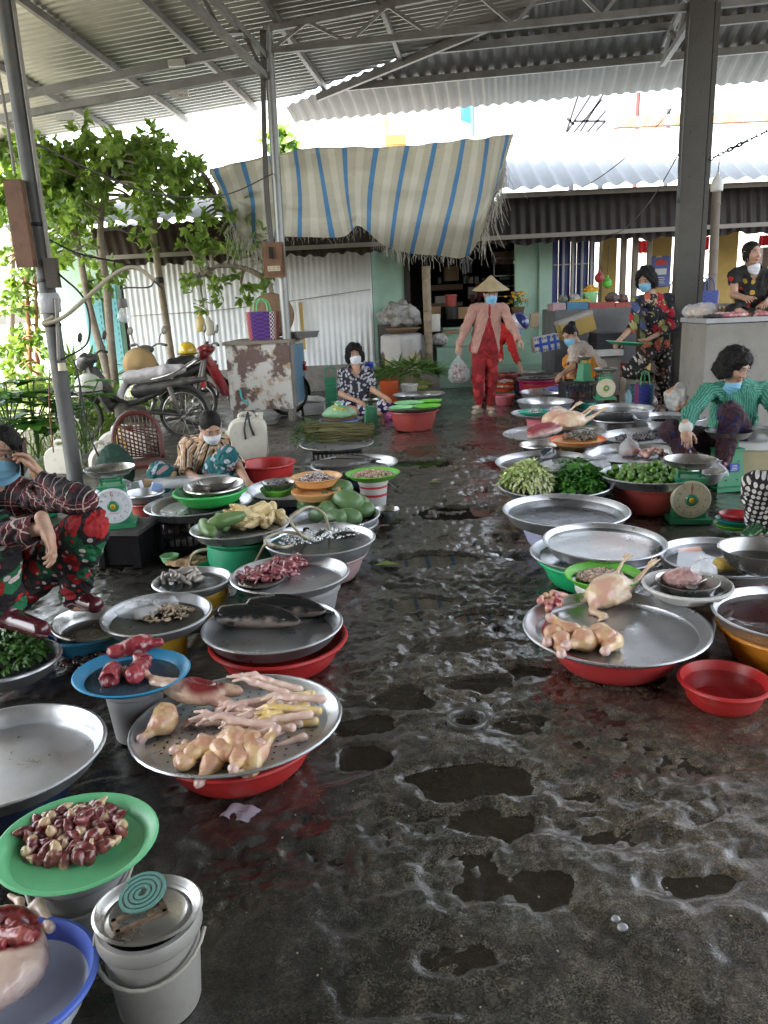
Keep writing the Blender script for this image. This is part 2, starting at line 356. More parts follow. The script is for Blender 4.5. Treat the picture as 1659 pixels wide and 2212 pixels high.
rw_=thing('fill_blocking_wall','unseen grey plastered wall added behind the camera to block fill light','wall',hp(2,-15,0)); m=MB(); m.bar(hp(-5.3,-15,2.4)-np.array(rw_.location),hp(9,-15,2.4)-np.array(rw_.location),.2,4.8); m.build('wall',M('grey_plaster',(.22,.21,.20),rough=.9,n=(2,(.16,.155,.15),.6)),rw_)  # unseen wall, added to cut the fill light coming from behind the camera
# --- posts
P1=at(165,1052)
m_post=M('weathered_post',(.13,.135,.13),rough=.6,metal=.3,n=(3,(.08,.08,.08),.7),n2=(14,(.22,.14,.09),.6,.56,.72))
o=thing('steel_post','grey leaning steel pipe post at left with switch boxes and cables tied to it','post',P1)
top1=aty(10,0,P1[1]-.12)-P1; m=MB(); m.tube([[0,0,-.02],top1*.5,top1*1.08],.062,n=20); m.build('pipe',m_post,o,smooth=True,sharp=40)
def lerp1(v): # local point on the left post at picture height v
    s=(1052-v)/1052; return top1*s
m_wood=M('brown_wood',(.20,.105,.06),rough=.6,n=(12,(.12,.06,.035),.7),b=(40,.3))
m_cable=M('grey_cable',(.30,.28,.25),rough=.6); m_black=M('black_rubber',(.018,.018,.02),rough=.5)
q=lerp1(440); m=MB(); m.box(q+[-.09,-.10,0],(.13,.07,.62)); m.build('switch_board',m_wood,o)
q=lerp1(545); m=MB(); m.box(q+[.08,-.06,0],(.09,.07,.22)); m.build('fuse_box',M('dark_brown_box',(.06,.045,.035),rough=.5),o)
for dz in (440,560,660): 
    q=lerp1(dz); m=MB(); m.lathe([(.065,-.012),(.069,-.01),(.069,.012),(.065,.014)],q,n=18); m.build('tape_band',m_black,o,smooth=True)
q=lerp1(612); m=MB(); m.lathe([(.064,-.07),(.08,-.06),(.078,-.02),(.085,.03),(.07,.08),(.063,.085)],q,n=14,wob=.05); m.build('plastic_wrap',M('clear_wrap',(.85,.85,.9),rough=.25,trans=.5,b=(30,.8)),o,smooth=True)
m=MB(); c0_=lerp1(500)
m.tube(cr([lerp1(640)+[.05,-.07,0],lerp1(650)+[-.03,-.11,-.02],lerp1(645)+[.12,-.1,0],lerp1(620)+[.3,-.08,.04],lerp1(560)+[.55,-.05,.02],lerp1(535)+[.72,-.05,-.02],lerp1(565)+[.86,-.05,-.02]]),.016,n=8)
m.build('cable_loop',M('beige_hose',(.42,.38,.28),rough=.5),o,smooth=True)
m=MB(); m.tube(cr([lerp1(600)+[.08,-.06,0],lerp1(660)+[.07,-.08,0],lerp1(740)+[.04,-.08,0]]),.014); m.tube(cr([lerp1(0)+[.075,-.04,0],lerp1(300)+[.075,-.05,0],lerp1(540)+[.08,-.06,0]]),.016)
m.tube(cr([lerp1(0)+[-.14,-.03,0],lerp1(180)+[-.1,-.04,0],lerp1(330)+[-.09,-.06,0]]),.012); m.build('cable',m_cable,o,smooth=True)
m=MB(); m.tube(cr([lerp1(470)+[.07,-.05,0],lerp1(500)+[.3,-.02,-.02],lerp1(530)+[.7,.02,-.03],lerp1(560)+[.9,.0,-.1]]),.007); m.tube(cr([lerp1(545)+[.12,-.05,0],lerp1(600)+[.3,-.05,-.03],lerp1(700)+[.28,-.05,0],lerp1(740)+[.05,-.06,0]]),.008)
m.tube(cr([lerp1(740)+[.15,-.06,0],lerp1(780)+[.17,-.06,0],lerp1(900)+[.18,-.05,0],lerp1(980)+[.24,-.04,0]]),.008); m.build('wire',m_black,o,smooth=True)
m=MB(); m.tube(cr([lerp1(760)+[-.05,-.06,0],lerp1(850)+[-.1,-.06,0],lerp1(960)+[-.13,-.04,0]]),.006); m.build('red_wire',M('rust_red_wire',(.22,.07,.05),rough=.6),o,smooth=True)
m=MB(); m.lathe([(0,.03),(.03,.03),(.035,-.03),(0,-.03)],lerp1(755)+[.06,-.08,0],n=12); m.build('plug',M('cream_plastic',(.55,.5,.36),rough=.45),o,smooth=True,sharp=40)
o=thing('steel_post','slim galvanised post in the middle carrying a wooden socket board','post',P2)
m=MB(); m.tube([[0,0,-.02],[.01,0,2.0],[.05,0,4.45]],.055,n=18); m.build('pipe',M('galvanised_pipe',(.27,.28,.28),rough=.45,metal=.45,n=(4,(.25,.26,.27),.6),n2=(16,(.24,.17,.12),.5,.6,.75)),o,smooth=True,sharp=40)
m=MB(); 
for k in range(3): m.tube(cr([[-.07-.02*k,-.05,2.05],[-.08-.02*k,-.04,2.7],[-.05-.015*k,-.04,3.5],[.02-.02*k,-.05,4.4]]),.014)
m.build('cable',M('dark_cable',(.09,.085,.08),rough=.5),o,smooth=True)
bz=aty(605,562,P2[1])[2]; bd=thing('socket_board','brown wooden board with a breaker and pale sockets on the middle post','socket board',P2+np.array([-.07,-.09,bz]))
m=MB(); m.box((0,0,0),(.26,.05,.40)); m.box((0,-.032,0),(.21,.02,.33)); m.build('board',m_wood,bd)
m=MB(); m.box((-.02,-.055,.08),(.05,.03,.13)); m.box((-.02,-.075,.06),(.025,.02,.05)); m.build('breaker',M('black_plastic',(.02,.02,.02),rough=.35),bd)
m=MB(); m.box((0,-.05,-.10),(.15,.03,.06)); m.build('socket',M('cream_plastic'),bd)
m=MB(); [m.box((-.05+.05*(k//2),-.067,-.09-.02*(k%2)),(.012,.008,.006)) for k in range(6)]; m.build('socket_slot',M('black_plastic'),bd)
P3=hp(4.70,0); o=thing('concrete_post','square grey painted steel column at right with flaking paint','post',P3,rot=-A10)
m=MB(); m.box((0,0,2.1),(.24,.20,4.3)); m.bar((.155,-.06,0),(.155,-.06,4.2),.05,.05,up=(0,1,0)); 
m.build('column',M('flaking_paint',(.105,.10,.09),rough=.75,n=(2,(.07,.067,.06),.6),n2=(26,(.07,.05,.04),.9,.66,.68)),o)
m=MB(); m.tube(cr([[-.135,-.10,2.3],[-.14,-.11,3.0],[-.13,-.11,4.2]]),.012); m.tube(cr([[-.15,-.09,2.6],[-.16,-.1,3.2],[-.14,-.1,4.2]]),.008); m.build('cable',M('dark_cable'),o,smooth=True)
# ================================================================ SHOP ROW AT THE BACK
YF=13.2
m_mint=M('mint_paint',(.40,.60,.49),rough=.7,n=(2,(.30,.46,.38),.6),n2=(7,(.36,.42,.36),.4,.58,.75))
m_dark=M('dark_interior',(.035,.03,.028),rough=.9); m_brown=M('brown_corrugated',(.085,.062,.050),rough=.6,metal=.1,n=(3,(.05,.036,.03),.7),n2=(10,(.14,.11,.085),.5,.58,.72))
m_white_roof=M('pale_roof_sheet',(.26,.285,.29),rough=.4,metal=.2,n=(2,(.20,.22,.22),.5))
sh=thing('shop_building','mint green market shop row with pale corrugated roof and dark brown awning','building',(2,YF,0)); SO=np.array([2,YF,0])
def wx(u,v,y=YF): return aty(u,v,y)
def wall(name,u0,u1,z0,z1,y,mat,par=sh,o=SO,th=.12,vr=700):
    a=wx(u0,vr,y)[0]; c=wx(u1,vr,y)[0]; m=MB(); m.box(np.array([(a+c)/2,y+th/2,(z0+z1)/2])-o,(c-a,th,z1-z0)); return m.build(name,mat,par)
wall('wall',806,876,0,2.6,YF,m_mint,vr=650); wall('wall',1113,1192,0,2.6,YF-.02,m_mint,vr=650); wall('pillar',1165,1192,0,2.6,YF-.10,m_mint,th=.07,vr=650)
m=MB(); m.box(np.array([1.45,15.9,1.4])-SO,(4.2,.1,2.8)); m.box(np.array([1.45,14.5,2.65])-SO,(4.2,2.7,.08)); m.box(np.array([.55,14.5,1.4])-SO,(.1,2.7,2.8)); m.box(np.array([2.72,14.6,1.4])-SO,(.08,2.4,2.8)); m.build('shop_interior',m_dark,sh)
m=MB(); xa=wx(875,700,YF)[0]; m.box(np.array([1.55,14.4,.30])-SO,(2.2,2.6,.6)); m.build('shop_floor',M('shop_floor_cement',(.22,.21,.2),rough=.8),sh)
# stepped mint ledge in front of the opening
for k,(y0,z) in enumerate(((12.55,.30),(12.80,.62),(13.08,.92))):
    x0=wx(930,780,y0)[0]+.12*k; x1=wx(1196,780,y0)[0]; m=MB(); m.box(np.array([(x0+x1)/2,y0+.2+.1*k,z/2])-SO,(x1-x0,.42,z)); m.build('step_ledge',m_mint,sh)
def corr(name,pts,mat,par,o,pitch=.13,amp=.018,along=6,sag=None):
    """corrugated sheet between a bottom line and a top line (two end points each)"""
    a,b2,c,d=[np.array(q,float) for q in pts]; Ln=np.linalg.norm(b2-a); k=max(int(Ln/pitch*6),6); V=[];Fs=[]
    nrm=np.cross(b2-a,c-a); nrm/=np.linalg.norm(nrm)
    for i in range(k+1):
        s=i/k
        for j in range(along+1):
            t=j/along; q=(a+(b2-a)*s)*(1-t)+(c+(d-c)*s)*t+nrm*amp*math.sin(i*math.pi/3)
            if sag: q=q+sag(s,t)
            V.append(q-o)
        if i:
            for j in range(along): e=(i-1)*(along+1)+j; Fs.append([e,e+1,e+along+2,e+along+1])
    return mk(name,V,Fs,mat,par)
bow=lambda s,t: np.array([0,0,.16*math.sin(math.pi*min(t,1))])
corr('roof',[(1.6,11.55,2.84),(9.5,11.55,2.84),(1.6,15.0,4.15),(9.5,15.0,4.15)],m_white_roof,sh,SO,.24,.025,8,bow)
corr('roof',[(-5.2,11.5,2.62),(1.7,11.5,2.70),(-5.2,15.2,3.6),(1.7,15.2,3.9)],M('grey_fibre_roof',(.36,.36,.34),rough=.8,n=(2,(.22,.22,.2),.6)),sh,SO,.2,.02)
rag=lambda s,t: np.array([0,0,(1-t)*.035*math.sin(s*90)*math.sin(s*37)])
corr('awning',[(1.9,12.15,2.14),(9.5,12.15,2.14),(1.9,12.30,2.84),(9.5,12.30,2.84)],M('shaded_brown_sheet',(.030,.023,.022),rough=.55,metal=.1,n=(4,(.018,.014,.013),.7),n2=(3,(.06,.05,.045),.5,.6,.7)),sh,SO,.15,.018,4,rag)  # near-black brown: shade under the roof overhang is put into the colour
corr('awning',[(-4.05,12.05,2.07),(2.0,12.05,2.14),(-4.3,12.55,2.68),(2.0,12.5,2.80)],m_brown,sh,SO,.14,.018,4,rag)
m=MB(); m.bar(np.array([-4.3,12.0,2.20])-SO,np.array([9.5,12.0,2.27])-SO,.05,.06); m.bar(np.array([1.9,11.95,2.80])-SO,np.array([9.5,11.95,2.80])-SO,.05,.07); m.build('fascia_beam',M('grey_batten',(.30,.28,.25),rough=.7),sh)
m=MB(); m.bar(np.array([4.4,15,4.28])-SO,np.array([9.5,15,4.28])-SO,.18,.16); m.build('roof_ridge',M('red_ridge',(.5,.16,.08),rough=.7,n=(8,(.6,.5,.4),.7,.5,.6)),sh)
# blue barred window / shutter
m=MB(); xa,xb=wx(1193,600)[0],wx(1284,600)[0]; k=14
for i in range(k): m.box(np.array([xa+(xb-xa)*(i+.5)/k,YF+.03*(i%2),1.55])-SO,((xb-xa)/k,.02,1.7))
m.build('shutter',M('blue_shutter',(.012,.03,.22),rough=.45,n=(4,(.01,.02,.12),.5)),sh)
m=MB()
for u in (1214,1234,1254,1274): x=wx(u,600)[0]; m.bar(np.array([x,YF-.08,.75])-SO,np.array([x,YF-.08,2.3])-SO,.035,.035,up=(0,1,0))
for z in (1.25,1.85): m.bar(np.array([xa,YF-.07,z])-SO,np.array([xb,YF-.07,z])-SO,.02,.02)
m.build('window_bar',M('grey_bar',(.32,.32,.32),rough=.5,metal=.3),sh)
m_yel=M('ochre_paint',(.50,.34,.10),rough=.75,n=(3,(.36,.24,.08),.6))
for u0,u1 in ((1300,1330),(1405,1447),(1546,1588)):
    a,c=wx(u0,600,14)[0],wx(u1,600,14)[0]; m=MB(); m.box(np.array([(a+c)/2,14.1,1.4])-SO,(c-a,.25,2.8)); m.build('pillar',m_yel,sh)
for u,w_ in ((1345,.08),(1370,.08),(1400,.06)):
    a=wx(u,600,12.6)[0]; m=MB(); m.bar(np.array([a,12.6,0])-SO,np.array([a,12.6,2.3])-SO,w_,w_,up=(0,1,0)); m.build('roof_prop',M('weathered_timber',(.2,.17,.14),rough=.8),sh)
# white corrugated partition
cw=thing('corrugated_wall','white corrugated metal wall panel below the brown awning','wall',(-2,13,0)); CO=np.array([-2,13,0])
corr('sheet',[(-4.05,13.0,.42),(-.03,13.0,.42),(-4.05,13.0,2.5),(-.03,13.0,2.5)],M('white_sheet',(.80,.83,.86),rough=.4,metal=.1,n=(1.5,(.56,.59,.62),.6),n2=(25,(.35,.33,.3),.3,.66,.74)),cw,CO,.09,.007,2)
m=MB(); m.box((.0,.06,.20),(4.05,.1,.44)); m.build('plinth',M('grey_plinth',(.26,.24,.22),rough=.85,n=(4,(.15,.13,.12),.7)),cw)
m=MB(); m.tube(cr([[-2.0,-.03,1.35],[-.6,-.03,1.38],[.6,-.03,1.47],[1.95,-.03,1.6]]),.006); m.build('strung_wire',m_cable,cw,smooth=True)
# house at the far left, with blue shutters
ho=thing('green_house','pale green house with teal shutters and a dark doorway behind the trees','house',(-6,16,0)); HO=np.array([-6,16,0])
def hx(u,y=16,v=650): return aty(u,v,y)[0]
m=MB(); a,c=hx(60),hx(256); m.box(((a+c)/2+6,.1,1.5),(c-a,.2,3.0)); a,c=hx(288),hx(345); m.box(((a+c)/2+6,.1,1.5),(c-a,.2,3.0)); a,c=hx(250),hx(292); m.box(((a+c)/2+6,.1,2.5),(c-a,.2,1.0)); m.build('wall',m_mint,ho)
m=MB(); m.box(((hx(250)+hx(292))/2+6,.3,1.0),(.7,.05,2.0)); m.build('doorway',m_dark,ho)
m=MB()
for u0,u1 in ((182,222),(224,256)):
    a,c=hx(u0),hx(u1); m.box(((a+c)/2+6,-.04,1.1),(c-a-.03,.05,1.7))
    for z in np.arange(.4,1.9,.12): m.box(((a+c)/2+6,-.075,z),(c-a-.12,.02,.05))
m.build('shutter',M('teal_shutter',(.10,.30,.34),rough=.5),ho)
corr('roof',[(hx(60),14.4,2.7),(hx(400),14.4,2.75),(hx(60),17,3.5),(hx(400),17,3.5)],M('grey_fibre_roof'),ho,HO,.2,.02)
# beyond the shops: sunlit yard wall and cloth
yw=thing('yard_wall','sunlit pale wall seen through the gaps between the ochre pillars','wall',(6,18.5,0)); m=MB(); m.box((0,0,1.3),(7,.2,2.6)); m.build('wall',M('pale_render',(.75,.72,.68),rough=.8,n=(2,(.6,.55,.5),.5)),yw)
yb=thing('wooden_shelving','dark wooden cabinet behind the ochre pillars','cabinet',(5.9,14.8,0)); m=MB(); m.box((-.85,0,.6),(.5,.5,1.2)); m.box((.5,0,.75),(.9,.5,1.5)); m.box((1.6,.1,.6),(.8,.5,2.9)); m.build('body',M('dark_wood',(.10,.06,.04),rough=.6,n=(8,(.05,.03,.02),.6)),yb)
for u0,u1,v0,v1,lb in ((1378,1420,520,545,'red cloth hanging beyond the shop posts, left of the blue poster'),(1476,1500,518,540,'small red cloth hanging just left of the square column'),(1500,1530,512,540,'red cloth hanging just right of the square column'),(1640,1668,508,530,'red cloth hanging behind the woman sitting on the counter')):
    a=aty(u0,v0,15.2);c=aty(u1,v1,15.2); k=12; V=[];Fs=[]
    for i in range(k+1):
        for z in (c[2],a[2]): V.append([a[0]+(c[0]-a[0])*i/k,15.2+.03*math.sin(i*1.9),z+.01*math.sin(i*2.3)])
        if i: e=2*i; Fs.append([e-2,e,e+1,e-1])
    tag(mk('red_cloth',np.array(V)-[(a[0]+c[0])/2,15.2,c[2]],Fs,M('red_cloth',(.62,.03,.05),rough=.8),loc=((a[0]+c[0])/2,15.2,c[2])),lb,'cloth','red cloths beyond the shops')
# bamboo / timber props
def pole(u0,v0,u1,v1,y0,y1,r,lb,base=None,m_=None):
    a=aty(u0,v0,y0); c=aty(u1,v1,y1); d=c-a; a=a-d*((a[2])/d[2]) if base is None else a
    o=thing('bamboo_pole',lb,'pole',a,'bamboo props under the awnings'); m=MB(); k=9; P=[]; Rr=[]
    for i in range(k): P+= [ (c-a)*(i/k), (c-a)*((i+.9)/k), (c-a)*((i+.95)/k)]; Rr+=[r,r*.97,r*1.1]
    P.append(c-a); Rr.append(r); m.tube(P,Rr,n=12); m.build('pole',m_ or M('bamboo',(.30,.235,.16),rough=.6,n=(6,(.17,.13,.09),.7)),o,smooth=True,sharp=40); return o
o=pole(368,752,325,470,11.6,11.6,.05,'forked bamboo prop in front of the left end of the white metal wall')
m=MB(); q=np.array(aty(325,475,11.6))-np.array(o.location); m.tube([q*.9,q+[-.12,0,.12]],.03); m.tube([q*.9,q+[.1,0,.14]],.03); m.build('fork',M('bamboo'),o,smooth=True)
m=MB(); q=np.array(aty(345,605,11.58))-np.array(o.location); m.lathe([(.052,-.04),(.058,-.03),(.058,.03),(.052,.04)],q,n=14); m.build('tape_band',m_black,o,smooth=True)
pole(927,785,920,575,12.0,12.0,.062,'thick bamboo prop standing on a concrete block beside the green vegetables',1)
o=thing('concrete_block','grey concrete block carrying the thick bamboo prop','block',aty(928,840,12)*[1,1,0]); m=MB(); m.box((0,0,.17),(.30,.28,.36)); m.build('block',M('rough_concrete',(.34,.32,.29),rough=.85,n=(4,(.24,.22,.2),.6),n2=(18,(.2,.19,.18),.5,.55,.7)),o)
pole(1535,690,1549,388,11.3,11.6,.062,'timber prop just right of the square column under the dark awning',m_=M('weathered_timber'))
# ================================================================ VESSELS
m_alu=M('aluminium',(.60,.61,.63),rough=.33,metal=.9,n=(4,(.45,.46,.48),.5),n2=(25,(.38,.38,.38),.25,.55,.7),rn=7,b=(6,.05,.02))
m_st=M('stainless',(.50,.49,.47),rough=.29,metal=.95,n=(5,(.40,.39,.37),.5),rn=9)
def pl(name,c,r=.38,dirt=.35): return M(name,c,rough=r,n=(5,tuple(x*.72 for x in c),.5),n2=(14,(.22,.19,.16),dirt,.58,.78),rn=5)
m_red=pl('red_plastic',(.50,.028,.028)); m_redd=pl('dull_red_plastic',(.36,.06,.05)); m_grn=pl('green_plastic',(.03,.34,.17)); m_lime=pl('lime_plastic',(.16,.52,.06),dirt=.15); m_lav=pl('lavender_plastic',(.50,.50,.72)); m_or=pl('orange_plastic',(.70,.26,.02))
m_blue=pl('blue_plastic',(.04,.26,.45)); m_yel2=pl('yellow_plastic',(.52,.33,.03)); m_wht=pl('white_plastic',(.62,.61,.58),dirt=.5); m_pk=pl('pink_plastic',(.62,.16,.20)); m_peach=pl('peach_plastic',(.72,.40,.16)); m_navy=pl('navy_plastic',(.015,.025,.06)); m_gry=pl('grey_plastic',(.30,.30,.30)); m_teal=pl('teal_plastic',(.02,.28,.26)); m_pgrn=pl('pale_green_plastic',(.28,.62,.30),dirt=.1); m_vio=pl('violet_plastic',(.08,.10,.50)); m_mag=pl('magenta_plastic',(.42,.02,.12)); m_rose=pl('faded_rose_plastic',(.45,.30,.30)); m_ored=pl('orange_red_plastic',(.72,.12,.03))
m_enam=M('enamel_white',(.62,.68,.75),rough=.25,n=(6,(.5,.55,.6),.4)); m_enb=M('enamel_blue_rim',(.10,.17,.58),rough=.3,n=(8,(.05,.08,.35),.4))
m_water=M('tray_water',(.035,.038,.032),rough=.03,alpha=.62,b=(14,.10,.01)); m_blood=M('bloody_water',(.05,.008,.006),rough=.03,alpha=.8,b=(9,.05,.01)); m_redw=M('basin_water',(.25,.01,.01),rough=.02,alpha=.35,b=(6,.08,.01))
def prof(kind,R,h):
    if kind=='tray': return [(0,0),(.86*R,0),(.885*R,.006),(.97*R,h-.010),(R-.005,h-.008),(R+.002,h-.004),(R+.004,h),(R,h+.004),(R-.007,h+.004),(R-.013,h-.003),(.885*R-.006,.013),(.865*R,.006),(.45*R,.0065),(0,.005)]
    if kind=='plate': return [(0,0),(.66*R,0),(.74*R,.005),(.83*R,.32*h),(.89*R,.72*h),(.96*R,h-.005),(R,h-.003),(R+.002,h),(R-.003,h+.003),(.94*R,h-.001),(.87*R,.74*h),(.81*R,.34*h),(.72*R,.011),(.62*R,.006),(0,.005)]
    if kind=='basin': return [(0,0),(.66*R,0),(.72*R,.008),(.80*R,.25*h),(.88*R,.6*h),(.93*R,h-.018),(R-.002,h-.016),(R+.004,h-.006),(R+.002,h+.001),(R-.006,h+.003),(.935*R,h-.003),(.87*R,.6*h),(.78*R,.25*h),(.69*R,.012),(0,.010)]
    if kind=='bowl': return [(0,0),(.45*R,0),(.5*R,.005),(.78*R,.35*h),(.96*R,h-.004),(R,h-.003),(R+.002,h),(R-.002,h+.002),(.95*R,h-.001),(.76*R,.36*h),(.48*R,.010),(0,.007)]
    if kind=='bucket': return [(0,0),(.79*R,0),(.81*R,.006),(.955*R,h-.035),(R-.001,h-.033),(R+.002,h-.028),(R+.001,h-.005),(R-.002,h),(R-.012,h),(.94*R,h-.03),(.78*R,.012),(0,.012)]
    if kind=='pot': return [(0,0),(.80*R,0),(.86*R,.02),(.92*R,.5*h),(.90*R,h-.03),(.97*R,h-.012),(R,h-.006),(R,h),(.95*R,h),(.88*R,h-.03),(.88*R,.5*h),(.8*R,.02),(0,.015)]
class Vs: pass
def V0(name,label,cat,C,R,kind,h,mat,tilt=0,ta=0,group=None,water=None,wm=None,n=44,wob=.006,two=None,handle=None):
    """vessel whose rim centre is C (its foot is h below)"""
    o=thing(name,label,cat,(C[0],C[1],C[2]-h),group)
    if kind=='tray' and not tilt: tilt=R_(random.uniform(.3,1.5)); ta=random.uniform(0,6.28)
    if kind=='tray': wob=random.uniform(.006,.013)
    if tilt: o.rotation_euler=(Matrix.Rotation(ta,3,'Z')@Matrix.Rotation(tilt,3,'X')@Matrix.Rotation(-ta,3,'Z')).to_euler()
    m=MB(); p=prof(kind,R,h); ms=None
    if two: ms=[1 if p[i][1]>h*.80 and p[i][0]>.925*R else 0 for i in range(len(p)-1)]
    m.lathe(p,n=n,ms=ms,wob=wob); m.build('body',[mat,two] if two else mat,o,smooth=True,sharp=38)
    if water is not None:
        rr=np.interp(water,[q[1] for q in p[-5:][::-1]],[q[0] for q in p[-5:][::-1]]) if kind!='tray' else np.interp(water,[.006,h],[.87*R,.955*R])
        m=MB(); a=np.arange(36)*2*np.pi/36; m.add(np.stack([rr*np.cos(a),rr*np.sin(a),0*a+water],1),[list(range(36))]); m.build('water',wm or m_water,o)
    if handle:
        a=np.linspace(0,np.pi,14); hp_=np.stack([(R+.008)*np.cos(a),-(.93*R+.012)*np.sin(a)*handle,h-.035-.42*R*np.sin(a)],1); m=MB(); m.tube(hp_,.0045,n=6); m.build('handle',M('wire_handle',(.35,.33,.28),rough=.5),o,smooth=True)
    r=Vs(); r.o=o; r.C=np.array(C,float); r.R=R; r.h=h; r.z=C[2]-h+.006; return r
def V(name,label,cat,px,zr,kind,h,mat,**k):
    C=at(px[0],px[1],zr); return V0(name,label,cat,C,px[2]/2*depth(C)/F,kind,h,mat,**k)
def U(name,label,cat,t,rel,top,kind,mat,dx=0,dy=0,**k):
    return V0(name,label,cat,np.array([t.C[0]+dx,t.C[1]+dy,top]),t.R*rel,kind,top,mat,**k)
T='tray'; G1='metal trays of the market sellers'
# ---- left row, near to far
enam=V('enamel_basin','blue rimmed white enamel basin holding a cut open duck, at the bottom left corner','basin',(22,2118,352),.17,'basin',.09,m_enam,two=m_enb)
U('upturned_bucket','grey bucket hidden under the blue rimmed enamel basin','bucket',enam,.62,.085,'bucket',m_gry)
coilp=V('metal_plate','metal plate with a mosquito coil on top of the white bucket','plate',(318,1962,226),.232,'plate',.022,m_st,tilt=R_(6),ta=R_(150))
cb=U('paint_bucket','dirty white bucket with a handle under the mosquito coil plate','bucket',coilp,.97,.215,'bucket',pl('dirty_white',(.30,.285,.26),dirt=.9),handle=1)
hearts=V('green_dish','green plastic dish heaped with chicken hearts','dish',(165,1813,333),.225,'plate',.038,pl('mint_green_plastic',(.16,.55,.25),dirt=.1),tilt=R_(3),ta=R_(100))
U('grey_bucket','tall grey bucket under the dish of chicken hearts','bucket',hearts,.64,.187,'bucket',m_gry,handle=1)
bigt=V('metal_tray','large empty metal tray at the left edge beside the dish of hearts','tray',(8,1625,412),.20,T,.055,m_alu,group=G1)
U('black_basin','dark basin under the large empty tray at the left edge','basin',bigt,.7,.145,'basin',m_navy)
feet=V('perforated_tray','round perforated metal tray of chicken feet and drumsticks','tray',(512,1555,447),.160,T,.032,m_alu,tilt=R_(2.5),ta=R_(200))
U('red_basin','red plastic basin under the perforated tray of chicken feet','basin',feet,.80,.118,'basin',m_red)
m=MB()
for i in range(-8,9):
    for j in range(-8,9):
        x,y=i*.034,(j+.5*(i%2))*.034
        if math.hypot(x,y)<feet.R*.8: m.lathe([(0,.0085),(.0042,.0085)],(x,y,0),n=8)
tag(m.build('perforation',M('hole_black',(.01,.01,.01),rough=.9),feet.o),kind='stuff')
meatb=V('blue_dish','blue plastic dish with three pieces of raw beef','dish',(284,1450,242),.235,'plate',.035,pl('bright_blue_plastic',(.04,.28,.50),dirt=.3),tilt=R_(3),ta=R_(120),water=.012)
U('grey_bucket','grey bucket under the blue dish of raw beef','bucket',meatb,.52,.2,'bucket',m_gry)
herb=V('metal_basin','metal basin of chopped green herbs at the left edge','basin',(18,1424,212),.17,'basin',.075,m_alu)
V('herb_basket_rim','red plastic basket behind the basin of chopped herbs','basket',(35,1385,120),.10,'basin',.10,m_red); V('herb_basket_rim','blue plastic basket tucked behind the red basket of herbs','basket',(68,1392,100),.09,'basin',.09,m_vio)
snake=V('metal_tray','deep metal tray holding two black snakehead fish','tray',(588,1349,299),.175,T,.055,m_alu,group=G1,water=.012,wm=M('thin_water',(.12,.13,.12),rough=.03,alpha=.25,b=(10,.08,.01)))
U('red_basin','wide red basin under the tray of two black fish','basin',snake,.99,.118,'basin',m_red,dx=.02)
shr=V('metal_tray','metal tray of small prawns with crumpled clear plastic','tray',(338,1325,229),.215,T,.045,m_alu,group=G1,water=.016,tilt=R_(2),ta=R_(30))
U('yellow_bucket','yellow bucket under the tray of small prawns','bucket',shr,.56,.168,'bucket',m_yel2)
bb=V('blue_basin','blue plastic basin on the ground with a steel basin tilted inside','basin',(190,1356,175),.095,'basin',.095,m_blue)
V0('steel_basin','steel basin tilted inside the blue plastic basin','basin',bb.C+[.01,.01,.025],bb.R*.93,'basin',.085,m_st,tilt=R_(7),ta=R_(60),water=.03)
sq=V('metal_tray','small metal tray of squid in water','tray',(415,1252,166),.20,T,.040,m_alu,group=G1,water=.02)
U('yellow_bucket','yellow bucket with a wire handle under the small tray of squid','bucket',sq,.60,.158,'bucket',m_yel2,dx=.05,handle=1)
frog=V('metal_tray','metal tray with skinned frogs piled on its left half','tray',(626,1239,252),.20,T,.045,m_alu,group=G1)
U('grey_basin','grey bucket under the tray of skinned frogs','bucket',frog,.66,.153,'bucket',m_gry,dx=.05)
bub=V('metal_tray','deep metal tray of live fish in bubbling water with air hoses','tray',(690,1163,237),.215,T,.075,m_alu,group=G1,water=.05)
U('rose_basin','faded rose basin under the tray of bubbling water','basin',bub,.86,.142,'basin',m_rose)
corn=V('metal_tray','metal tray heaped with peeled corn cobs and green papayas','tray',(518,1136,209),.245,T,.050,m_alu,group=G1)
V0('green_basin','upturned teal green basin under the tray of corn','basin',np.array([corn.C[0]+.02,corn.C[1],.193]),corn.R*.86,'pot',.19,m_grn)
V('green_saucer','small green saucer on the ground at the foot of the upturned basin','dish',(455,1222,60),.03,'plate',.03,m_grn)
mang=V('metal_tray','metal tray heaped with green mangoes','tray',(722,1113,193),.185,T,.06,m_alu,group=G1)
U('metal_basin','metal basin under the tray of green mangoes','basin',mang,.97,.14,'basin',m_alu)
snl=V('lime_dish','lime green dish of tiny snails on a printed white bucket','dish',(805,1021,117),.235,'plate',.045,m_lime)
sb=U('printed_bucket','white paint bucket with red printed bands under the dish of snails','bucket',snl,.55,.192,'bucket',m_wht)
m=MB(); m.lathe([(sb.R*.945,.135),(sb.R*.95,.150)],n=40); m.lathe([(sb.R*.90,.075),(sb.R*.912,.092)],n=40); m.build('printed_band',M('red_print',(.5,.03,.03),rough=.5),sb.o,smooth=True)
pan=V('metal_bowl','small dark metal bowl of water on the ground beside the mango tray','bowl',(832,1100,62),.09,'bowl',.09,m_st,water=.06)
mix=V('metal_tray','wide metal tray carrying a small fish bowl and a peach basin','tray',(636,1053,208),.24,T,.06,m_alu,group=G1)
U('navy_drum','dark blue drum under the tray with the peach basin','drum',mix,.72,.178,'bucket',m_navy)
sieve=V0('lime_sieve','upturned lime green sieve under the small fish bowl','sieve',at(600,1053,.275),.115,'pot',.045,m_lime)
fb=V0('metal_bowl','small metal bowl of grey fish on the lime green sieve','bowl',at(602,1040,.315),.115,'bowl',.05,m_st)
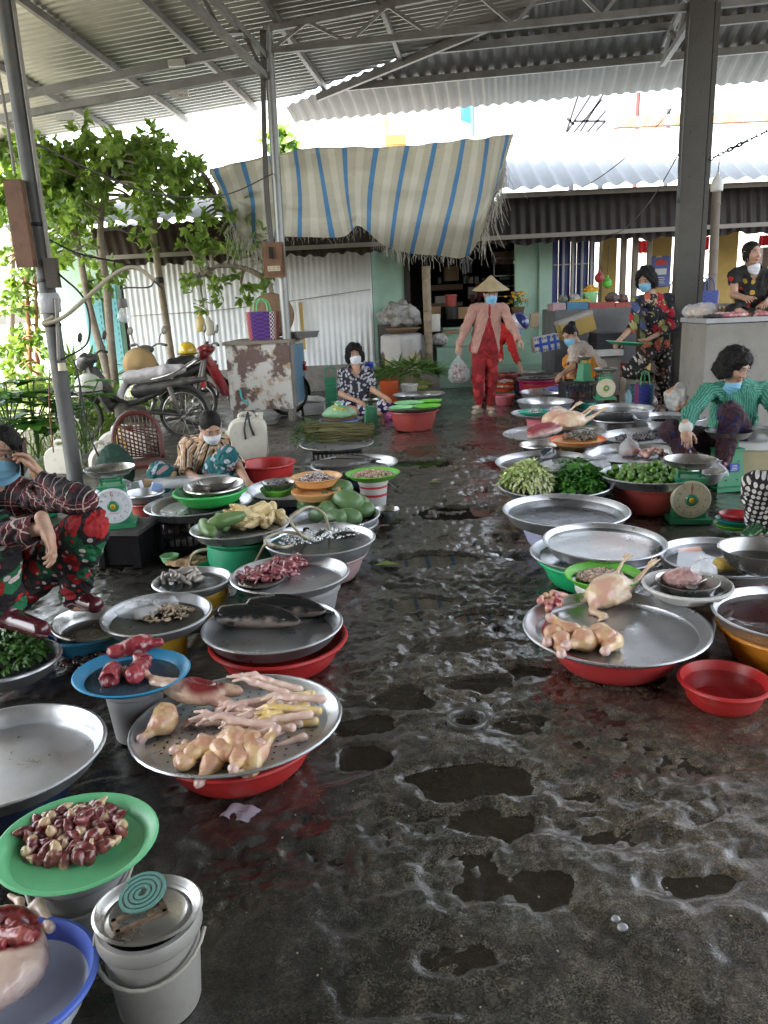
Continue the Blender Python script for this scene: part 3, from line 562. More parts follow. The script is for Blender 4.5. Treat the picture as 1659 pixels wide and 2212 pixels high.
V0('peach_basin','peach plastic basin upturned in the wide tray','basin',at(682,1058,.285),.155,'pot',.05,m_peach); pb=V0('peach_basin','peach plastic basin of tiny river fish in the wide tray','basin',at(683,1029,.34),.165,'plate',.06,m_peach)
fish=V('oval_tray','large metal tray with long grey fish beside the red tub','tray',(765,1000,186),.17,T,.06,m_alu)
U('dark_basin','dark basin under the tray of long grey fish','basin',fish,.8,.12,'basin',m_navy)
grc=V('metal_tray','metal tray with a lid and a green colander beside the corn','tray',(430,1086,228),.25,T,.055,m_alu,group=G1)
V0('steel_plate','shiny round steel plate lying in the tray under the green colander','plate',grc.C+[-.02,.0,-.015],grc.R*.82,'plate',.03,m_st,tilt=R_(3),ta=R_(20))
col_=V0('green_colander','bright green plastic colander holding steel bowls','colander',grc.C+[.06,.06,.065],.225,'basin',.085,pl('bright_green_plastic',(.04,.50,.10),dirt=.1))
V0('steel_bowl','wide steel bowl resting in the green colander','bowl',col_.C+[.03,.01,.03],.185,'basin',.07,m_st,tilt=R_(3),ta=0); V0('steel_bowl','small steel bowl inside the wide steel bowl of the green colander','bowl',col_.C+[.04,.04,.045],.12,'bowl',.055,m_st)
red_t=V('red_tub','big red plastic tub half full of water behind the crouching woman','tub',(575,999,126),.21,'basin',.21,m_red,water=.13,wm=m_redw)
vegt=V('metal_tray','metal tray carrying a bundle of water mimosa stems','tray',(727,957,158),.20,T,.03,m_alu,group=G1)
limeb=V('blue_basin','light blue basin covered by a round wooden board','basin',(733,906,84),.16,'basin',.16,pl('light_blue_plastic',(.16,.26,.55))); V0('wooden_board','round brown winnowing board lying on the light blue basin','board',limeb.C+[0,0,.02],limeb.R*.9,'plate',.02,M('basketry',(.26,.16,.09),rough=.8,n=(30,(.14,.09,.05),.6)))
V('yellow_dish','small yellow dish on the ground beside the light blue basin','dish',(676,917,40),.05,'bowl',.05,m_yel2)
rb=V('red_basin','red basin with a metal tray in front of the woman in polka dot trousers','basin',(893,886,106),.215,'basin',.215,m_redd)
rt=V0('metal_tray','flat metal tray holding the lime green dishes, on the red basin','tray',rb.C+[0,0,.035],rb.R*1.06,T,.03,m_alu)
for (u,v,w_,lb) in ((868,879,54,'pale green dish at the left of the tray on the red basin'),(922,876,62,'lime green dish at the right of the tray on the red basin'),(884,869,66,'pale green dish at the back of the tray on the red basin'),(930,865,50,'lime green dish at the far right of the tray on the red basin')):
    V0('green_dish',lb,'dish',at(u,v,.30),w_/2*depth(at(u,v,.3))/F,'plate',.03,m_lime if 'lime' in lb else m_pgrn)
pap=V('metal_tray','metal tray with two ripening papayas','tray',(905,851,112),.24,T,.05,m_alu,group=G1); U('grey_bucket','grey bucket under the tray of papayas','bucket',pap,.6,.19,'bucket',m_gry)
V('white_tub','white lidded tub beside the tray of papayas','tub',(884,829,37),.33,'bucket',.15,m_wht)
# ---- right row, near to far
ch=V('metal_tray','large metal tray with a whole plucked chicken and chicken quarters','tray',(1330,1351,388),.160,T,.035,m_alu,group=G1)
U('red_basin','red basin under the large tray with the whole chicken','basin',ch,.80,.127,'basin',pl('coral_red_plastic',(.56,.05,.05)))
rw=V('red_basin','red basin of water on the ground at the right edge','basin',(1565,1467,187),.092,'basin',.092,m_red,water=.062,wm=m_redw)
od=V('metal_tray','deep metal tray of bloody water at the right edge','tray',(1712,1322,322),.20,T,.07,m_alu,water=.045,wm=m_blood,group=G1); U('orange_basin','orange basin under the tray of bloody water','basin',od,.93,.145,'basin',m_or)
mb=V('white_basin','off white plastic basin of water around a steel bowl of minced meat','basin',(1485,1260,184),.225,'basin',.06,m_wht,water=.03)
U('white_bucket','stained white bucket with a blue band under the minced meat','bucket',mb,.56,.17,'bucket',pl('stained_white',(.52,.48,.44),dirt=.7),dx=.04)
mbo=V0('steel_bowl','steel bowl of pink minced meat','bowl',at(1484,1253,.25),.125,'bowl',.06,m_st)
shl=V('lime_dish','lime green dish of shelled shellfish on a white bucket','dish',(1304,1240,164),.215,'plate',.045,m_lime,water=.018); U('white_bucket','white bucket under the dish of shellfish','bucket',shl,.72,.172,'bucket',m_wht)
w1=V('metal_tray','shallow metal tray under the brimming tray of the right row','tray',(1290,1188,281),.17,T,.04,m_alu,group=G1); w2=V0('metal_tray','deep metal tray brimming with water, stacked on a shallow tray','tray',at(1305,1168,.235),257/2*depth(at(1305,1168,.235))/F,T,.06,m_alu,group=G1,water=.042)
U('green_basin','bright green basin under the two stacked trays','basin',w1,.84,.132,'basin',pl('vivid_green_plastic',(.02,.50,.18),dirt=.1),dx=-.02)
w3=V('metal_tray','deep metal tray of murky water on a lavender basin','tray',(1222,1101,266),.215,T,.07,m_alu,group=G1,water=.045); U('lavender_basin','lavender plastic basin under the tray of murky water','basin',w3,.76,.148,'basin',m_lav)
cab=V('metal_tray','metal tray heaped with shredded cabbage and green herbs','tray',(1200,1047,240),.20,T,.055,m_alu,group=G1); U('pink_basin','faded pink basin under the tray of shredded cabbage','basin',cab,.72,.148,'basin',m_rose)
fh=V('metal_tray','metal tray of water with a fish head behind the cabbage','tray',(1176,995,208),.22,T,.06,m_alu,group=G1,water=.03); U('orange_basin','orange basin under the tray with the fish head','basin',fh,.75,.162,'basin',m_peach)
lim=V('metal_tray','metal tray heaped with green limes','tray',(1412,1022,226),.245,T,.06,m_alu,group=G1); U('red_basin','tall red basin under the tray of limes','basin',lim,.82,.188,'basin',m_redd)
bg_=V('metal_tray','metal tray with a clear bag of pink meat behind the limes','tray',(1368,978,206),.23,T,.06,m_alu,group=G1); U('dark_basin','dark basin under the tray with the bag of pink meat','basin',bg_,.75,.172,'basin',m_navy)
shp=V('orange_dish','orange dish of grey shrimps on a metal bowl','dish',(1248,948,121),.29,'plate',.045,m_peach,two=m_ored); V0('metal_bowl','metal bowl under the orange dish of shrimps','bowl',shp.C+[0,0,-.045],shp.R*.75,'bowl',.06,m_st); U('yellow_basin','yellow basin under the orange dish of shrimps','basin',shp,.72,.187,'basin',m_yel2)
mbl=V('metal_bowl','empty metal bowl beside the orange dish of shrimps','bowl',(1168,959,92),.22,'basin',.075,m_st); U('orange_basin','orange basin under the empty metal bowl','basin',mbl,.8,.147,'basin',m_ored)
dk=V('metal_tray','wide shallow metal tray carrying two plucked ducks','tray',(1197,934,218),.20,T,.03,m_alu,group=G1); U('rose_basin','rose basin under the tray of plucked ducks','basin',dk,.6,.168,'basin',m_rose)
dkr=V('metal_tray','metal tray of dark eels and small fish beside the ducks','tray',(1400,940,206),.20,T,.05,m_alu,group=G1); U('maroon_basin','maroon basin under the tray of dark eels','basin',dkr,.8,.148,'basin',m_mag)
gp=V('metal_tray','metal tray holding a green dish and a blue dish of small fish','tray',(1178,892,146),.23,T,.03,m_alu,group=G1); U('pink_basin','pink basin under the tray with the green and blue dishes','basin',gp,.6,.198,'basin',m_pk)
gd=V0('green_dish','sea green dish of silvery fish','dish',at(1152,888,.265),.155,'plate',.035,pl('sea_green_plastic',(.03,.42,.28),dirt=.1)); bd2=V0('blue_dish','small blue dish of white clams','dish',at(1205,884,.265),.13,'plate',.03,pl('steel_blue_plastic',(.14,.28,.50)))
V('metal_basin','upper of the two big metal basins right of the ducks','basin',(1342,881,134),.30,'tray',.085,m_alu,water=.05); V('metal_basin','lower of the two big metal basins right of the ducks','basin',(1338,903,120),.215,'basin',.215,m_alu)
eel=V('metal_basin','big metal basin of dark water next to the woman in green','basin',(1446,901,150),.26,'tray',.09,m_alu,water=.06,wm=M('black_water',(.012,.012,.014),rough=.03)); U('pink_basin','pink basin under the big metal basin of dark water','basin',eel,.8,.172,'basin',m_rose)
t1=V('metal_tray','deep empty metal tray in front of the blue lid tray','tray',(1177,866,120),.28,T,.075,m_alu,group=G1); U('pink_basin','pink basin under the deep empty tray','basin',t1,.7,.208,'basin',m_pk)
t2=V('metal_tray','metal tray with a blue lid leaning in it','tray',(1182,845,116),.28,T,.07,m_alu,group=G1); U('red_basin','red basin under the tray with the blue lid','basin',t2,.75,.212,'basin',m_redd); V0('blue_plate','round blue plastic plate leaning in the metal tray','plate',at(1213,839,.31),.19,'plate',.02,m_vio,tilt=R_(4),ta=R_(0))
V('red_tub','wide red tub behind the tray with the blue lid','tub',(1172,827,88),.27,'basin',.27,m_red); tp=V('magenta_tub','magenta tub with a metal tray on it','tub',(1162,819,88),.29,'basin',.29,m_mag); V0('metal_tray','metal tray on the magenta tub','tray',tp.C+[0,0,.025],tp.R*.98,T,.04,m_alu,water=.02)
V('metal_tray','small metal tray behind the magenta tub','tray',(1128,812,60),.28,T,.05,m_alu); redp=V('metal_tray','metal tray of fish under the hand of the person in red sleeves','tray',(1135,803,82),.32,T,.06,m_alu,water=.02); U('dark_basin','dark basin under the tray of fish reached by the red sleeved person','basin',redp,.75,.258,'basin',m_navy)
V('teal_bucket','small teal bucket beside the red basket of the right row','bucket',(1266,868,46),.215,'bucket',.215,m_teal,handle=1); V('red_basket','round red plastic basket behind the teal bucket','basket',(1236,853,50),.22,'bucket',.22,m_red)
V('orange_dish','square orange dish of shrimps on a white bucket by the seated woman','dish',(1209,814,46),.30,'plate',.035,m_ored); V('white_bucket','white bucket under the square orange dish','bucket',(1209,822,34),.255,'bucket',.255,m_wht)
rbs=V('red_colander','red plastic colander with a black handle behind the round basin','colander',(1334,787,52),.40,'basin',.10,m_red); V('magenta_tub','magenta tub under the red colander','tub',(1350,803,56),.30,'basin',.30,m_mag)
sp=V('steel_tray','wide steel tray of water behind the bowl at the right edge','tray',(1560,1202,264),.20,T,.05,m_alu,group=G1,water=.03,wm=M('clear_water',(.06,.06,.07),rough=.02,alpha=.5)); U('dark_red_basin','dark red basin under the wide steel tray of water','basin',sp,.75,.152,'basin',m_redd)
V0('metal_bowl','deep metal bowl standing in the wide steel tray at the right edge','bowl',at(1640,1183,.31),.165,'bowl',.105,m_st,water=.05)
V('green_dish','bottom green dish of the stack beside the polka dot knee','dish',(1585,1130,82),.05,'plate',.03,m_lime); V('teal_dish','turquoise dish in the stack beside the polka dot knee','dish',(1588,1120,80),.075,'plate',.03,m_teal); V('red_dish','red dish on top of the stack beside the polka dot knee','dish',(1592,1110,72),.10,'plate',.03,m_red)
V('metal_bowl','metal bowl just behind the cream dial scale','bowl',(1530,1018,70),.28,'bowl',.08,m_alu)
V('green_dish','pale green dish lying by the leg of the standing woman','dish',(1478,872,58),.17,'plate',.04,m_pgrn); V('blue_basin','grey blue basin under the pale green dish','basin',(1478,880,70),.13,'basin',.13,pl('grey_blue_plastic',(.22,.30,.42)))
for k,(u,v,z,lb) in enumerate(((1090,853,.13,'bottom coral basket of the stack at the walking woman'),(1090,838,.19,'orange sieve on the stack of coral baskets'),(1092,827,.25,'middle orange sieve of white fish on the basket stack'),(1096,806,.33,'pink rimmed top basket behind the walking woman'))):
    V('plastic_basket' if k in (0,3) else 'orange_sieve',lb,'basket',(u,v,44+2*(k%2)),z,'bucket' if k in (0,3) else 'plate',.13 if k in(0,3) else .05,m_pk if k==0 else (m_ored if k!=3 else m_redd))
p=V('metal_pan_stack','pair of nested metal pans on the old cabinet','pan',(657,716,52),1,'tray',.07,m_alu)
p.o.location=Vector(aty(657,722,9.75))
VV,UU=V,U
# ================================================================ GOODS
def colz(V,fn): return np.clip(np.asarray(fn),0,1)
def blend(a,b,t): return np.asarray(a)*(1-t[...,None])+np.asarray(b)*t[...,None]
def flesh(name,rough=.32,sss=0,bump=(60,.3,.004),coat=.4): return M(name,vc=True,rough=rough,b=bump,sss=sss,coat=coat,spec=.5)
m_skinmeat=flesh('poultry_skin',bump=(260,.45,.002)); m_meat=flesh('raw_meat',.25,bump=(70,.5,.005)); m_fish=flesh('fish_skin',.18,bump=(180,.35,.002)); m_fruit=M('fruit_skin',vc=True,rough=.35,b=(90,.1,.002),n=(20,(.10,.09,.03),.25,.58,.7),spec=.45)
m_corn=M('corn_kernel',vc=True,rough=.4,b=(120,.3,.003))
def sm(name,prims,res,k,cf,mat,noise=0,nf=20.,post=None):
    Vv,Fq=sdf(prims,res,k); Nn=vnorm(Vv,Fq)
    if noise: Vv=Vv+Nn*(noise*fbm(Vv*nf+3.1,3))[:,None]
    if post is not None: Vv=post(Vv)
    return mk(name,Vv,Fq,mat,col=colz(Vv,cf(Vv,Nn)),data_only=True)
def eu(rx=0,ry=0,rz=0): return Euler((rx,ry,rz))
def put(name,me,label,cat,loc,rot=(0,0,0),group=None,s=1):
    o=ob(name,me,None,loc,rot); o.scale=(s,s,s); return tag(o,label,cat,group)
def pile(n,r,Rm,seed=1,tries=30,flat=1.,bias=.6):
    g=np.random.default_rng(seed); P=[]
    for i in range(n):
        best=None
        for t in range(tries):
            a=g.random()*2*np.pi; q=Rm*g.random()**bias; x,y=q*np.cos(a),q*np.sin(a); z=r*flat
            for p in P:
                d2=((x-p[0])**2+(y-p[1])**2); 
                if d2<(2*r)**2: z=max(z,p[2]+math.sqrt((2*r)**2-d2)*flat)
            sc=z+.25*q*flat
            if best is None or sc<best[0]: best=(sc,x,y,z)
        P.append(best[1:])
    return np.array(P)
# --- chicken feet
def foot_prims(sp):
    P=[cap_((0,0,0),(0,.075,.004),.0095,.0078),cap_((0,-.008,0),(0,.004,0),.0115,.010),cap_((0,.075,.004),(0,.085,.003),.0095,.009)]
    for a,l in ((-.5*sp,.05),(-.05,.062),(.42*sp,.052)):
        d=np.array([math.sin(a),math.cos(a),0]); q=np.array([0,.085,.003]); P+=[cap_(q,q+d*l*.55+[0,0,.007],.0058,.0052),cap_(q+d*l*.55+[0,0,.007],q+d*l+[0,0,-.004],.0052,.0036)]
    P.append(cap_((.004,.078,.003),(.02,.066,-.004),.005,.003)); return P
pinkf=lambda V,N: blend((.74,.50,.42),(.80,.62,.50),sstep(-.3,.4,fbm(V*40,2)))
yelf=lambda V,N: blend((.78,.56,.20),(.80,.62,.40),sstep(-.3,.4,fbm(V*40,2)))
FT=[sm('chicken_foot',foot_prims(s),.0026,.005,f,m_skinmeat,.0006,150) for s,f in ((.8,pinkf),(.45,pinkf),(.7,yelf))]
g=np.random.default_rng(5); fz=feet.z+.004
spots=[(560,1520,0),(585,1508,0),(610,1495,0),(640,1488,0),(668,1500,2),(690,1510,0),(545,1545,0),(575,1540,0),(600,1530,0),(630,1520,0),(655,1525,2),(680,1535,2),(520,1560,0),(550,1572,0),(580,1568,1),(605,1556,0),(632,1548,2),(660,1545,0),(600,1580,0),(625,1572,1),(570,1585,1),(640,1562,0),(672,1560,2),(648,1595,1)]
for i,(u,v,k) in enumerate(spots):
    p=at(u,v,fz+.012+.022*(i%3)*(i<22)); a=[1.9,1.7,1.5,2.0,1.2][i%5]+g.normal()*.25
    if i==23: a=1.9
    put('chicken_claw',FT[k if i%4 else (1 if k==0 else k)],['pale pink chicken foot in the heap on the perforated tray','slim pale chicken foot in the heap on the perforated tray','yellow chicken foot in the heap on the perforated tray'][k if i%4 else (1 if k==0 else k)],'chicken foot',p,(g.normal()*.25,g.normal()*.3,a),'chicken feet on the perforated tray',1.22+.12*g.random())
# --- drumsticks / thighs
def drum(seed,big=1.):
    P=[ell_((0,.0,0),(.031*big,.043,.027*big)),cap_((0,.03,0),(0,.078,.004),.017,.0105),cap_((0,.083,.004),(0,.088,.004),0.0125,.0105)]
    if big>1.1: P.append(ell_((.02,-.028,.0),(.036,.034,.024)))
    return P
def drumc(V,N):
    t=sstep(.068,.08,V[:,1]); c=blend((.70,.48,.23),(.60,.32,.20),sstep(-.05,.35,fbm(V*24+1,3))); c=blend(c,(.74,.56,.30),.5*sstep(.1,.5,fbm(V*30+9,2))); c=blend(c,(.42,.10,.08),.8*sstep(.0,-.04,V[:,1])*sstep(.1,.45,fbm(V*26+4,2))); return blend(c,(.64,.42,.36),t)
DR=[sm('drumstick',drum(0),.003,.012,drumc,m_skinmeat,.0022,35),sm('thigh',drum(1,1.25),.0032,.014,drumc,m_skinmeat,.003,30)]
for i,(u,v,a,k,h) in enumerate(((400,1640,.2,0,0),(425,1622,-.6,0,.012),(460,1642,2.9,0,0),(480,1620,.9,0,.02),(505,1600,-1.9,1,.03),(520,1632,3.0,0,.01),(548,1628,-.9,1,.01),(535,1598,1.2,0,.03),(445,1612,1.8,0,.02),(352,1560,2.6,1,.0))):
    put('drumstick',DR[k],'chicken drumstick in the heap at the front of the perforated tray' if i<9 else 'single chicken drumstick lying apart at the left of the perforated tray','drumstick',at(u,v,fz+.026+h),(g.normal()*.3,g.normal()*.3,a),'drumsticks on the perforated tray' if i<9 else None,1.08)
for i,(u,v,a,k) in enumerate(((1196,1368,2.7,0),(1213,1385,2.9,0),(1240,1368,.9,0),(1262,1383,2.2,1),(1295,1372,-.4,1),(1323,1385,2.6,0))):
    put('chicken_quarter',DR[k],'plucked chicken leg quarter in front of the whole chicken on the large tray','chicken leg',at(u,v,ch.z+.033),(g.normal()*.25,g.normal()*.25,a),'chicken legs in front of the whole chicken',1.28)
# --- chicken hearts
def heartc(V,N): 
    t=.9*sstep(.007,.014,V[:,1]+.004*fbm(V*120,2)); return blend(blend((.12,.022,.024),(.24,.06,.055),sstep(-.4,.4,fbm(V*70,2))),(.58,.42,.24),t)
HT=[sm('chicken_heart',[ell_((0,0,0),(.0118*a,.016*b_,.0115*a)),cap_((0,-.004,0),(.002,-.019*b_,0),.009,.0035),ell_((0,.012,0),(.0095,.006,.009)),cap_((.002,.013,0),(.003,.0235*c,.002),.0048,.004)],.0024,.006,heartc,m_meat,.001,130) for a,b_,c in ((1,1,1),(.9,1.2,.8),(1.12,.9,1.15))]
hc=at(160,1808,hearts.z+.004)
for i,p in enumerate(pile(92,.0125,.115,3,18,.72,.62)):
    q=np.array([p[0]*1.05-p[1]*.0,p[1]*.86,p[2]]); put('chicken_heart',HT[i%3],'dark red chicken heart with a cream cap in the heap on the green dish','chicken heart',hc+q,(g.random()*6,g.random()*6,g.random()*6),'chicken hearts on the green dish',1.1+.25*g.random())
# --- mosquito coil + stand
m=MB(); th=np.linspace(.6,4.2*2*np.pi,150); rr=.006+.0021*th*.82; pts=np.stack([rr*np.cos(th),rr*np.sin(th),0*th],1); Vv=[];Fs=[]
for i,(p,t) in enumerate(zip(pts,th)):
    e=np.array([math.cos(t),math.sin(t),0]); 
    for d,z in ((-.0035,0),(.0035,0),(.0035,.004),(-.0035,.004)): Vv.append(p+e*d+[0,0,z])
    if i: 
        for j in range(4): a=4*(i-1)+j; c=4*(i-1)+(j+1)%4; Fs.append([a,c,c+4,a+4])
m.add(Vv,Fs); o=m.build('mosquito_coil',M('coil_green',(.10,.24,.20),rough=.85,b=(200,.2,.001)),None,at(306,1931,.248),rot=(R_(-4),R_(-9),1.2)); tag(o,'green spiral mosquito coil lying on the metal plate','mosquito coil')
o=thing('coil_tin','brown rusty tin holder of the mosquito coil with ash around it','tin',at(302,1985,.228)); o.rotation_euler=(0,0,.55); o.scale=(1.35,1.35,1.35)
m=MB(); m.box((0,.012,.004),(.075,.006,.006)); m.box((0,-.012,.004),(.075,.006,.006)); m.box((.035,0,.004),(.008,.03,.006)); m.box((-.035,0,.004),(.008,.03,.006)); m.box((.015,0,.008),(.01,.024,.003)); m.build('frame',M('rust_tin',(.16,.10,.06),rough=.6,metal=.4,n=(60,(.3,.22,.15),.6)),o)
m=MB(); 
for i in range(40): a=g.random()*6; r=.03*g.random()**.7; m.box((-.025+r*math.cos(a),-.02+r*.6*math.sin(a),.002),(.003,.002,.002))
tag(m.build('ash',M('ash_brown',(.12,.08,.05),rough=.9),o),kind='stuff')
# --- cut duck in the enamel basin
def duckc(V,N):
    inn=V[:,2]; c=blend((.66,.46,.36),(.72,.54,.42),sstep(-.3,.5,fbm(V*14,3))); return c
dl=at(2,2105,enam.z+.02)
duck=thing('cut_duck','half of a plucked duck with its dark red inside showing, in the enamel basin','duck',dl)
Vv,Fq=sdf([ell_((0,-.015,.035),(.105,.10,.06)),ell_((-.02,.045,.05),(.085,.07,.05)),ell_((.02,.035,.115),(.072,.062,.06),sub=1),ell_((-.04,-.06,.04),(.06,.05,.05))],.004,.018); Nn=vnorm(Vv,Fq); Vv=Vv+Nn*(.004*fbm(Vv*22,3))[:,None]
cin=sstep(1.32,1.12,np.linalg.norm((Vv-[.02,.035,.115])/[.072,.062,.06],axis=1)); c=blend(duckc(Vv,Nn),blend((.14,.012,.015),(.30,.05,.05),sstep(-.3,.4,fbm(Vv*50,3))),cin)
mk('carcass',Vv,Fq,m_meat,duck,col=c)
Vv,Fq=sdf([cap_((.0,.10,.03),(.03,.13,.05),.02,.014),cap_((.03,.13,.05),(.085,.06,.055),.014,.012),cap_((.0,.10,.03),(-.02,.15,.045),.013,.008),cap_((-.02,.15,.045),(-.05,.165,.05),.008,.005)],.003,.01); mk('wing',Vv,Fq,m_skinmeat,duck,col=duckc(Vv,None))
Vv,Fq=sdf([cap_((-.04,.045,.065),(.05,.015,.075),.012,.02),cap_((.0,.06,.07),(.06,.03,.065),.01,.016),cap_((-.05,.02,.07),(.02,-.01,.085),.01,.012),cap_((.03,.05,.062),(.07,.0,.07),.012,.009)],.0035,.008); mk('giblets',Vv+.003*fbm(Vv*60,2)[:,None],Fq,m_meat,duck,col=blend((.28,.03,.03),(.46,.13,.11),sstep(-.2,.4,fbm(Vv*40,2))))
# --- half carcass with leg on the perforated tray
def carc(V,N): return blend(blend((.72,.50,.36),(.62,.36,.28),sstep(0,.5,fbm(V*20,3))),(.20,.025,.025),sstep(.075,.05,np.linalg.norm((V-[.02,.02,.055])/[1,1.1,1],axis=1))*sstep(.0,.3,N[:,2]))
me=sm('half_chicken',[ell_((0,0,.03),(.085,.055,.036)),ell_((.02,.02,.07),(.045,.026,.03),sub=1),cap_((-.06,-.01,.035),(-.13,-.005,.045),.03,.016),cap_((-.13,-.005,.045),(-.19,.03,.06),.012,.010),cap_((-.19,.03,.06),(-.25,.01,.052),.010,.009),
  cap_((-.25,.01,.052),(-.29,.025,.058),.006,.004),cap_((-.25,.01,.052),(-.295,.0,.048),.006,.004),cap_((-.25,.01,.052),(-.28,-.02,.045),.006,.004),cap_((-.24,.012,.055),(-.245,.035,.062),.005,.004),ell_((.09,.03,.03),(.045,.02,.02)),cap_((.07,-.02,.02),(.12,-.03,.02),.02,.012)],.0036,.014,carc,m_meat,.003,30)
put('half_chicken',me,'opened half chicken with its foot reaching over the left rim of the perforated tray','chicken',at(425,1512,fz+.012),(0,R_(4),-.22),s=1.12)
# --- beef pieces
def beefc(V,N): return blend(blend((.34,.05,.06),(.22,.02,.03),sstep(-.3,.4,fbm(V*30,3))),(.66,.50,.46),sstep(.2,.55,fbm(V*np.array([14,26,14])+5,3))*.75)
for i,(u,v,pr,a,lb) in enumerate(((243,1472,[cap_((0,-.035,.03),(0,.035,.035),.036,.03),ell_((0,-.05,.03),(.022,.02,.022),sub=1)],.1,'round raw beef shank piece with marrow, left in the blue dish'),(300,1463,[cap_((0,-.04,.03),(.005,.05,.035),.034,.030),cap_((.02,.06,.05),(-.02,.05,.06),.012)],-.05,'raw beef shank piece with a white fat band, right in the blue dish'),(290,1422,[cap_((-.07,0,.03),(.03,.02,.05),.03,.036),cap_((.03,.02,.05),(.10,.02,.05),.03,.018)],.1,'long raw beef piece at the back of the blue dish'))):
    me=sm('beef_piece',pr,.0034,.02,beefc,m_meat,.005,28); put('beef_piece',me,lb,'meat',at(u,v,meatb.z+.004),(0,0,a),s=.92)
# --- snakehead fish
def fishm(name,L,w,h,bend,top,bot,res=.006,tailw=1.,mat=None,fin=1,stripe=0):
    n=9; P=[]; sp=[.80,.95,1,1,.95,.86,.72,.52,.30]
    pos=[np.array([bend*L*.18*math.sin((i/(n-1))*2.6),-L*.5+L*.86*i/(n-1),0]) for i in range(n)]
    for i in range(n-1): P.append(cap_(pos[i]*[1,1,1]+[0,0,h],pos[i+1]+[0,0,h],w*sp[i],w*sp[i+1]))
    P.append(cap_(pos[0]+[0,0,h],pos[0]+[0,-.07*L,h*.80],w*.80,w*.52))
    def post(V): V=V.copy(); V[:,2]=np.where(V[:,2]<h,h+(V[:,2]-h)*min(1,(h/w)),h+(V[:,2]-h)*.9); return V
    cf=lambda V,N: blend(bot,top,sstep(-.25,.35,N[:,2]+.35*fbm(V*28,3)+.1))
    me=sm(name,P,res,w*.5,cf,mat or m_fish,w*.03,40,post)
    V2=[];F2=[]; e=pos[-1]; 
    if fin:
        mf=M('dark_fin',(.035,.028,.025),rough=.3,b=(90,.5,.003)); fm=[]
        m=MB(); a=np.linspace(-1,1,9)
        Vt=[e+[0,-.02*L,h]]; Vt+=[e+np.array([bend*.02,L*.13*math.cos(q*.7),h+0*q])+[w*.95*tailw*math.sin(q*1.2),0,.004*(k%2)] for k,q in enumerate(a)]
        m.add(Vt,[[0,k+1,k+2] for k in range(8)]); fm.append(('tail_fin',m.build('tail_fin',mf,data_only=True)))
        pp=np.array(pos)
        for s in (0,1):
            m=MB(); m.add([pp[1]+[(1 if s else -1)*w*.8,0,h*.7],pp[1]+[(1 if s else -1)*w*1.7,.03*L,h*.35],pp[1]+[(1 if s else -1)*w*1.5,.085*L,h*.35],pp[1]+[(1 if s else -1)*w*.8,.05*L,h*.7]],[[0,1,2,3]]); fm.append(('side_fin',m.build('side_fin',mf,data_only=True)))
        m=MB(); Vt=[]
        for i in range(2,8): Vt+=[pp[i]+[0,0,h+w*.80*sp[i]],pp[i]+[.004,.01,h+w*1.18*sp[i]]]
        m.add(Vt,[[2*k,2*k+2,2*k+3,2*k+1] for k in range(5)]); fm.append(('back_fin',m.build('back_fin',mf,data_only=True)))
    else: fm=None
    return me,fm
def putfish(name,ms,label,loc,rot,s=1,group=None):
    me,fm=ms
    o=ob(name,me,None,loc,rot); o.scale=(s,s,s); tag(o,label,'fish',group)
    [ob(nm,f_,o) for nm,f_ in (fm or [])]
SN=fishm('snakehead_fish',.33,.046,.040,-.75,(.012,.013,.014),(.30,.24,.21))
putfish('snakehead_fish',SN,'nearer black snakehead fish with a pale belly in the deep tray',at(572,1362,snake.z+.004),(0,R_(-12),R_(250)),1.12)
putfish('snakehead_fish',SN,'farther black snakehead fish lying behind the other in the deep tray',at(632,1340,snake.z+.004),(0,R_(-10),R_(252)),1.08)
# --- frogs
frogc=lambda V,N: blend(blend((.36,.10,.11),(.24,.05,.07),sstep(-.3,.4,fbm(V*40,2))),(.58,.36,.34),sstep(.2,.6,fbm(V*55+4,2)))
FG=sm('skinned_frog',[ell_((0,0,.02),(.024,.038,.018)),ell_((0,.045,.02),(.018,.022,.013)),cap_((.018,-.028,.015),(.045,.0,.016),.013,.010),cap_((.045,.0,.016),(.036,-.05,.01),.010,.006),cap_((-.018,-.028,.015),(-.045,.0,.016),.013,.010),cap_((-.045,.0,.016),(-.036,-.05,.01),.010,.006),cap_((.018,.025,.014),(.04,.045,.006),.007,.004),cap_((-.018,.025,.014),(-.04,.045,.006),.007,.004)],.0034,.008,frogc,m_meat,.002,60)
sml=V0('metal_plate','small metal plate of skinned frogs inside the larger tray','plate',at(563,1252,frog.z+.02),.105,'plate',.018,m_st)
for i,(u,v,h,a) in enumerate(((535,1248,.012,.4),(560,1252,.012,2.2),(585,1247,.012,4.),(558,1240,.03,1.2),(575,1232,.04,3.1),(592,1224,.01,-.7),(612,1219,.01,.6),(637,1222,.012,-1.3),(622,1234,.012,1.9),(645,1212,.02,-1.2),(600,1238,.03,5),(628,1226,.035,-1.5))):
    put('skinned_frog',FG,'skinned dark pink frog on the small plate in the tray' if i<5 else 'skinned dark pink frog lying directly on the tray behind the small plate','frog',at(u,v,frog.z+h),(g.normal()*.3,g.normal()*.4,a),'skinned frogs on the plate' if i<5 else 'skinned frogs on the tray',.95)
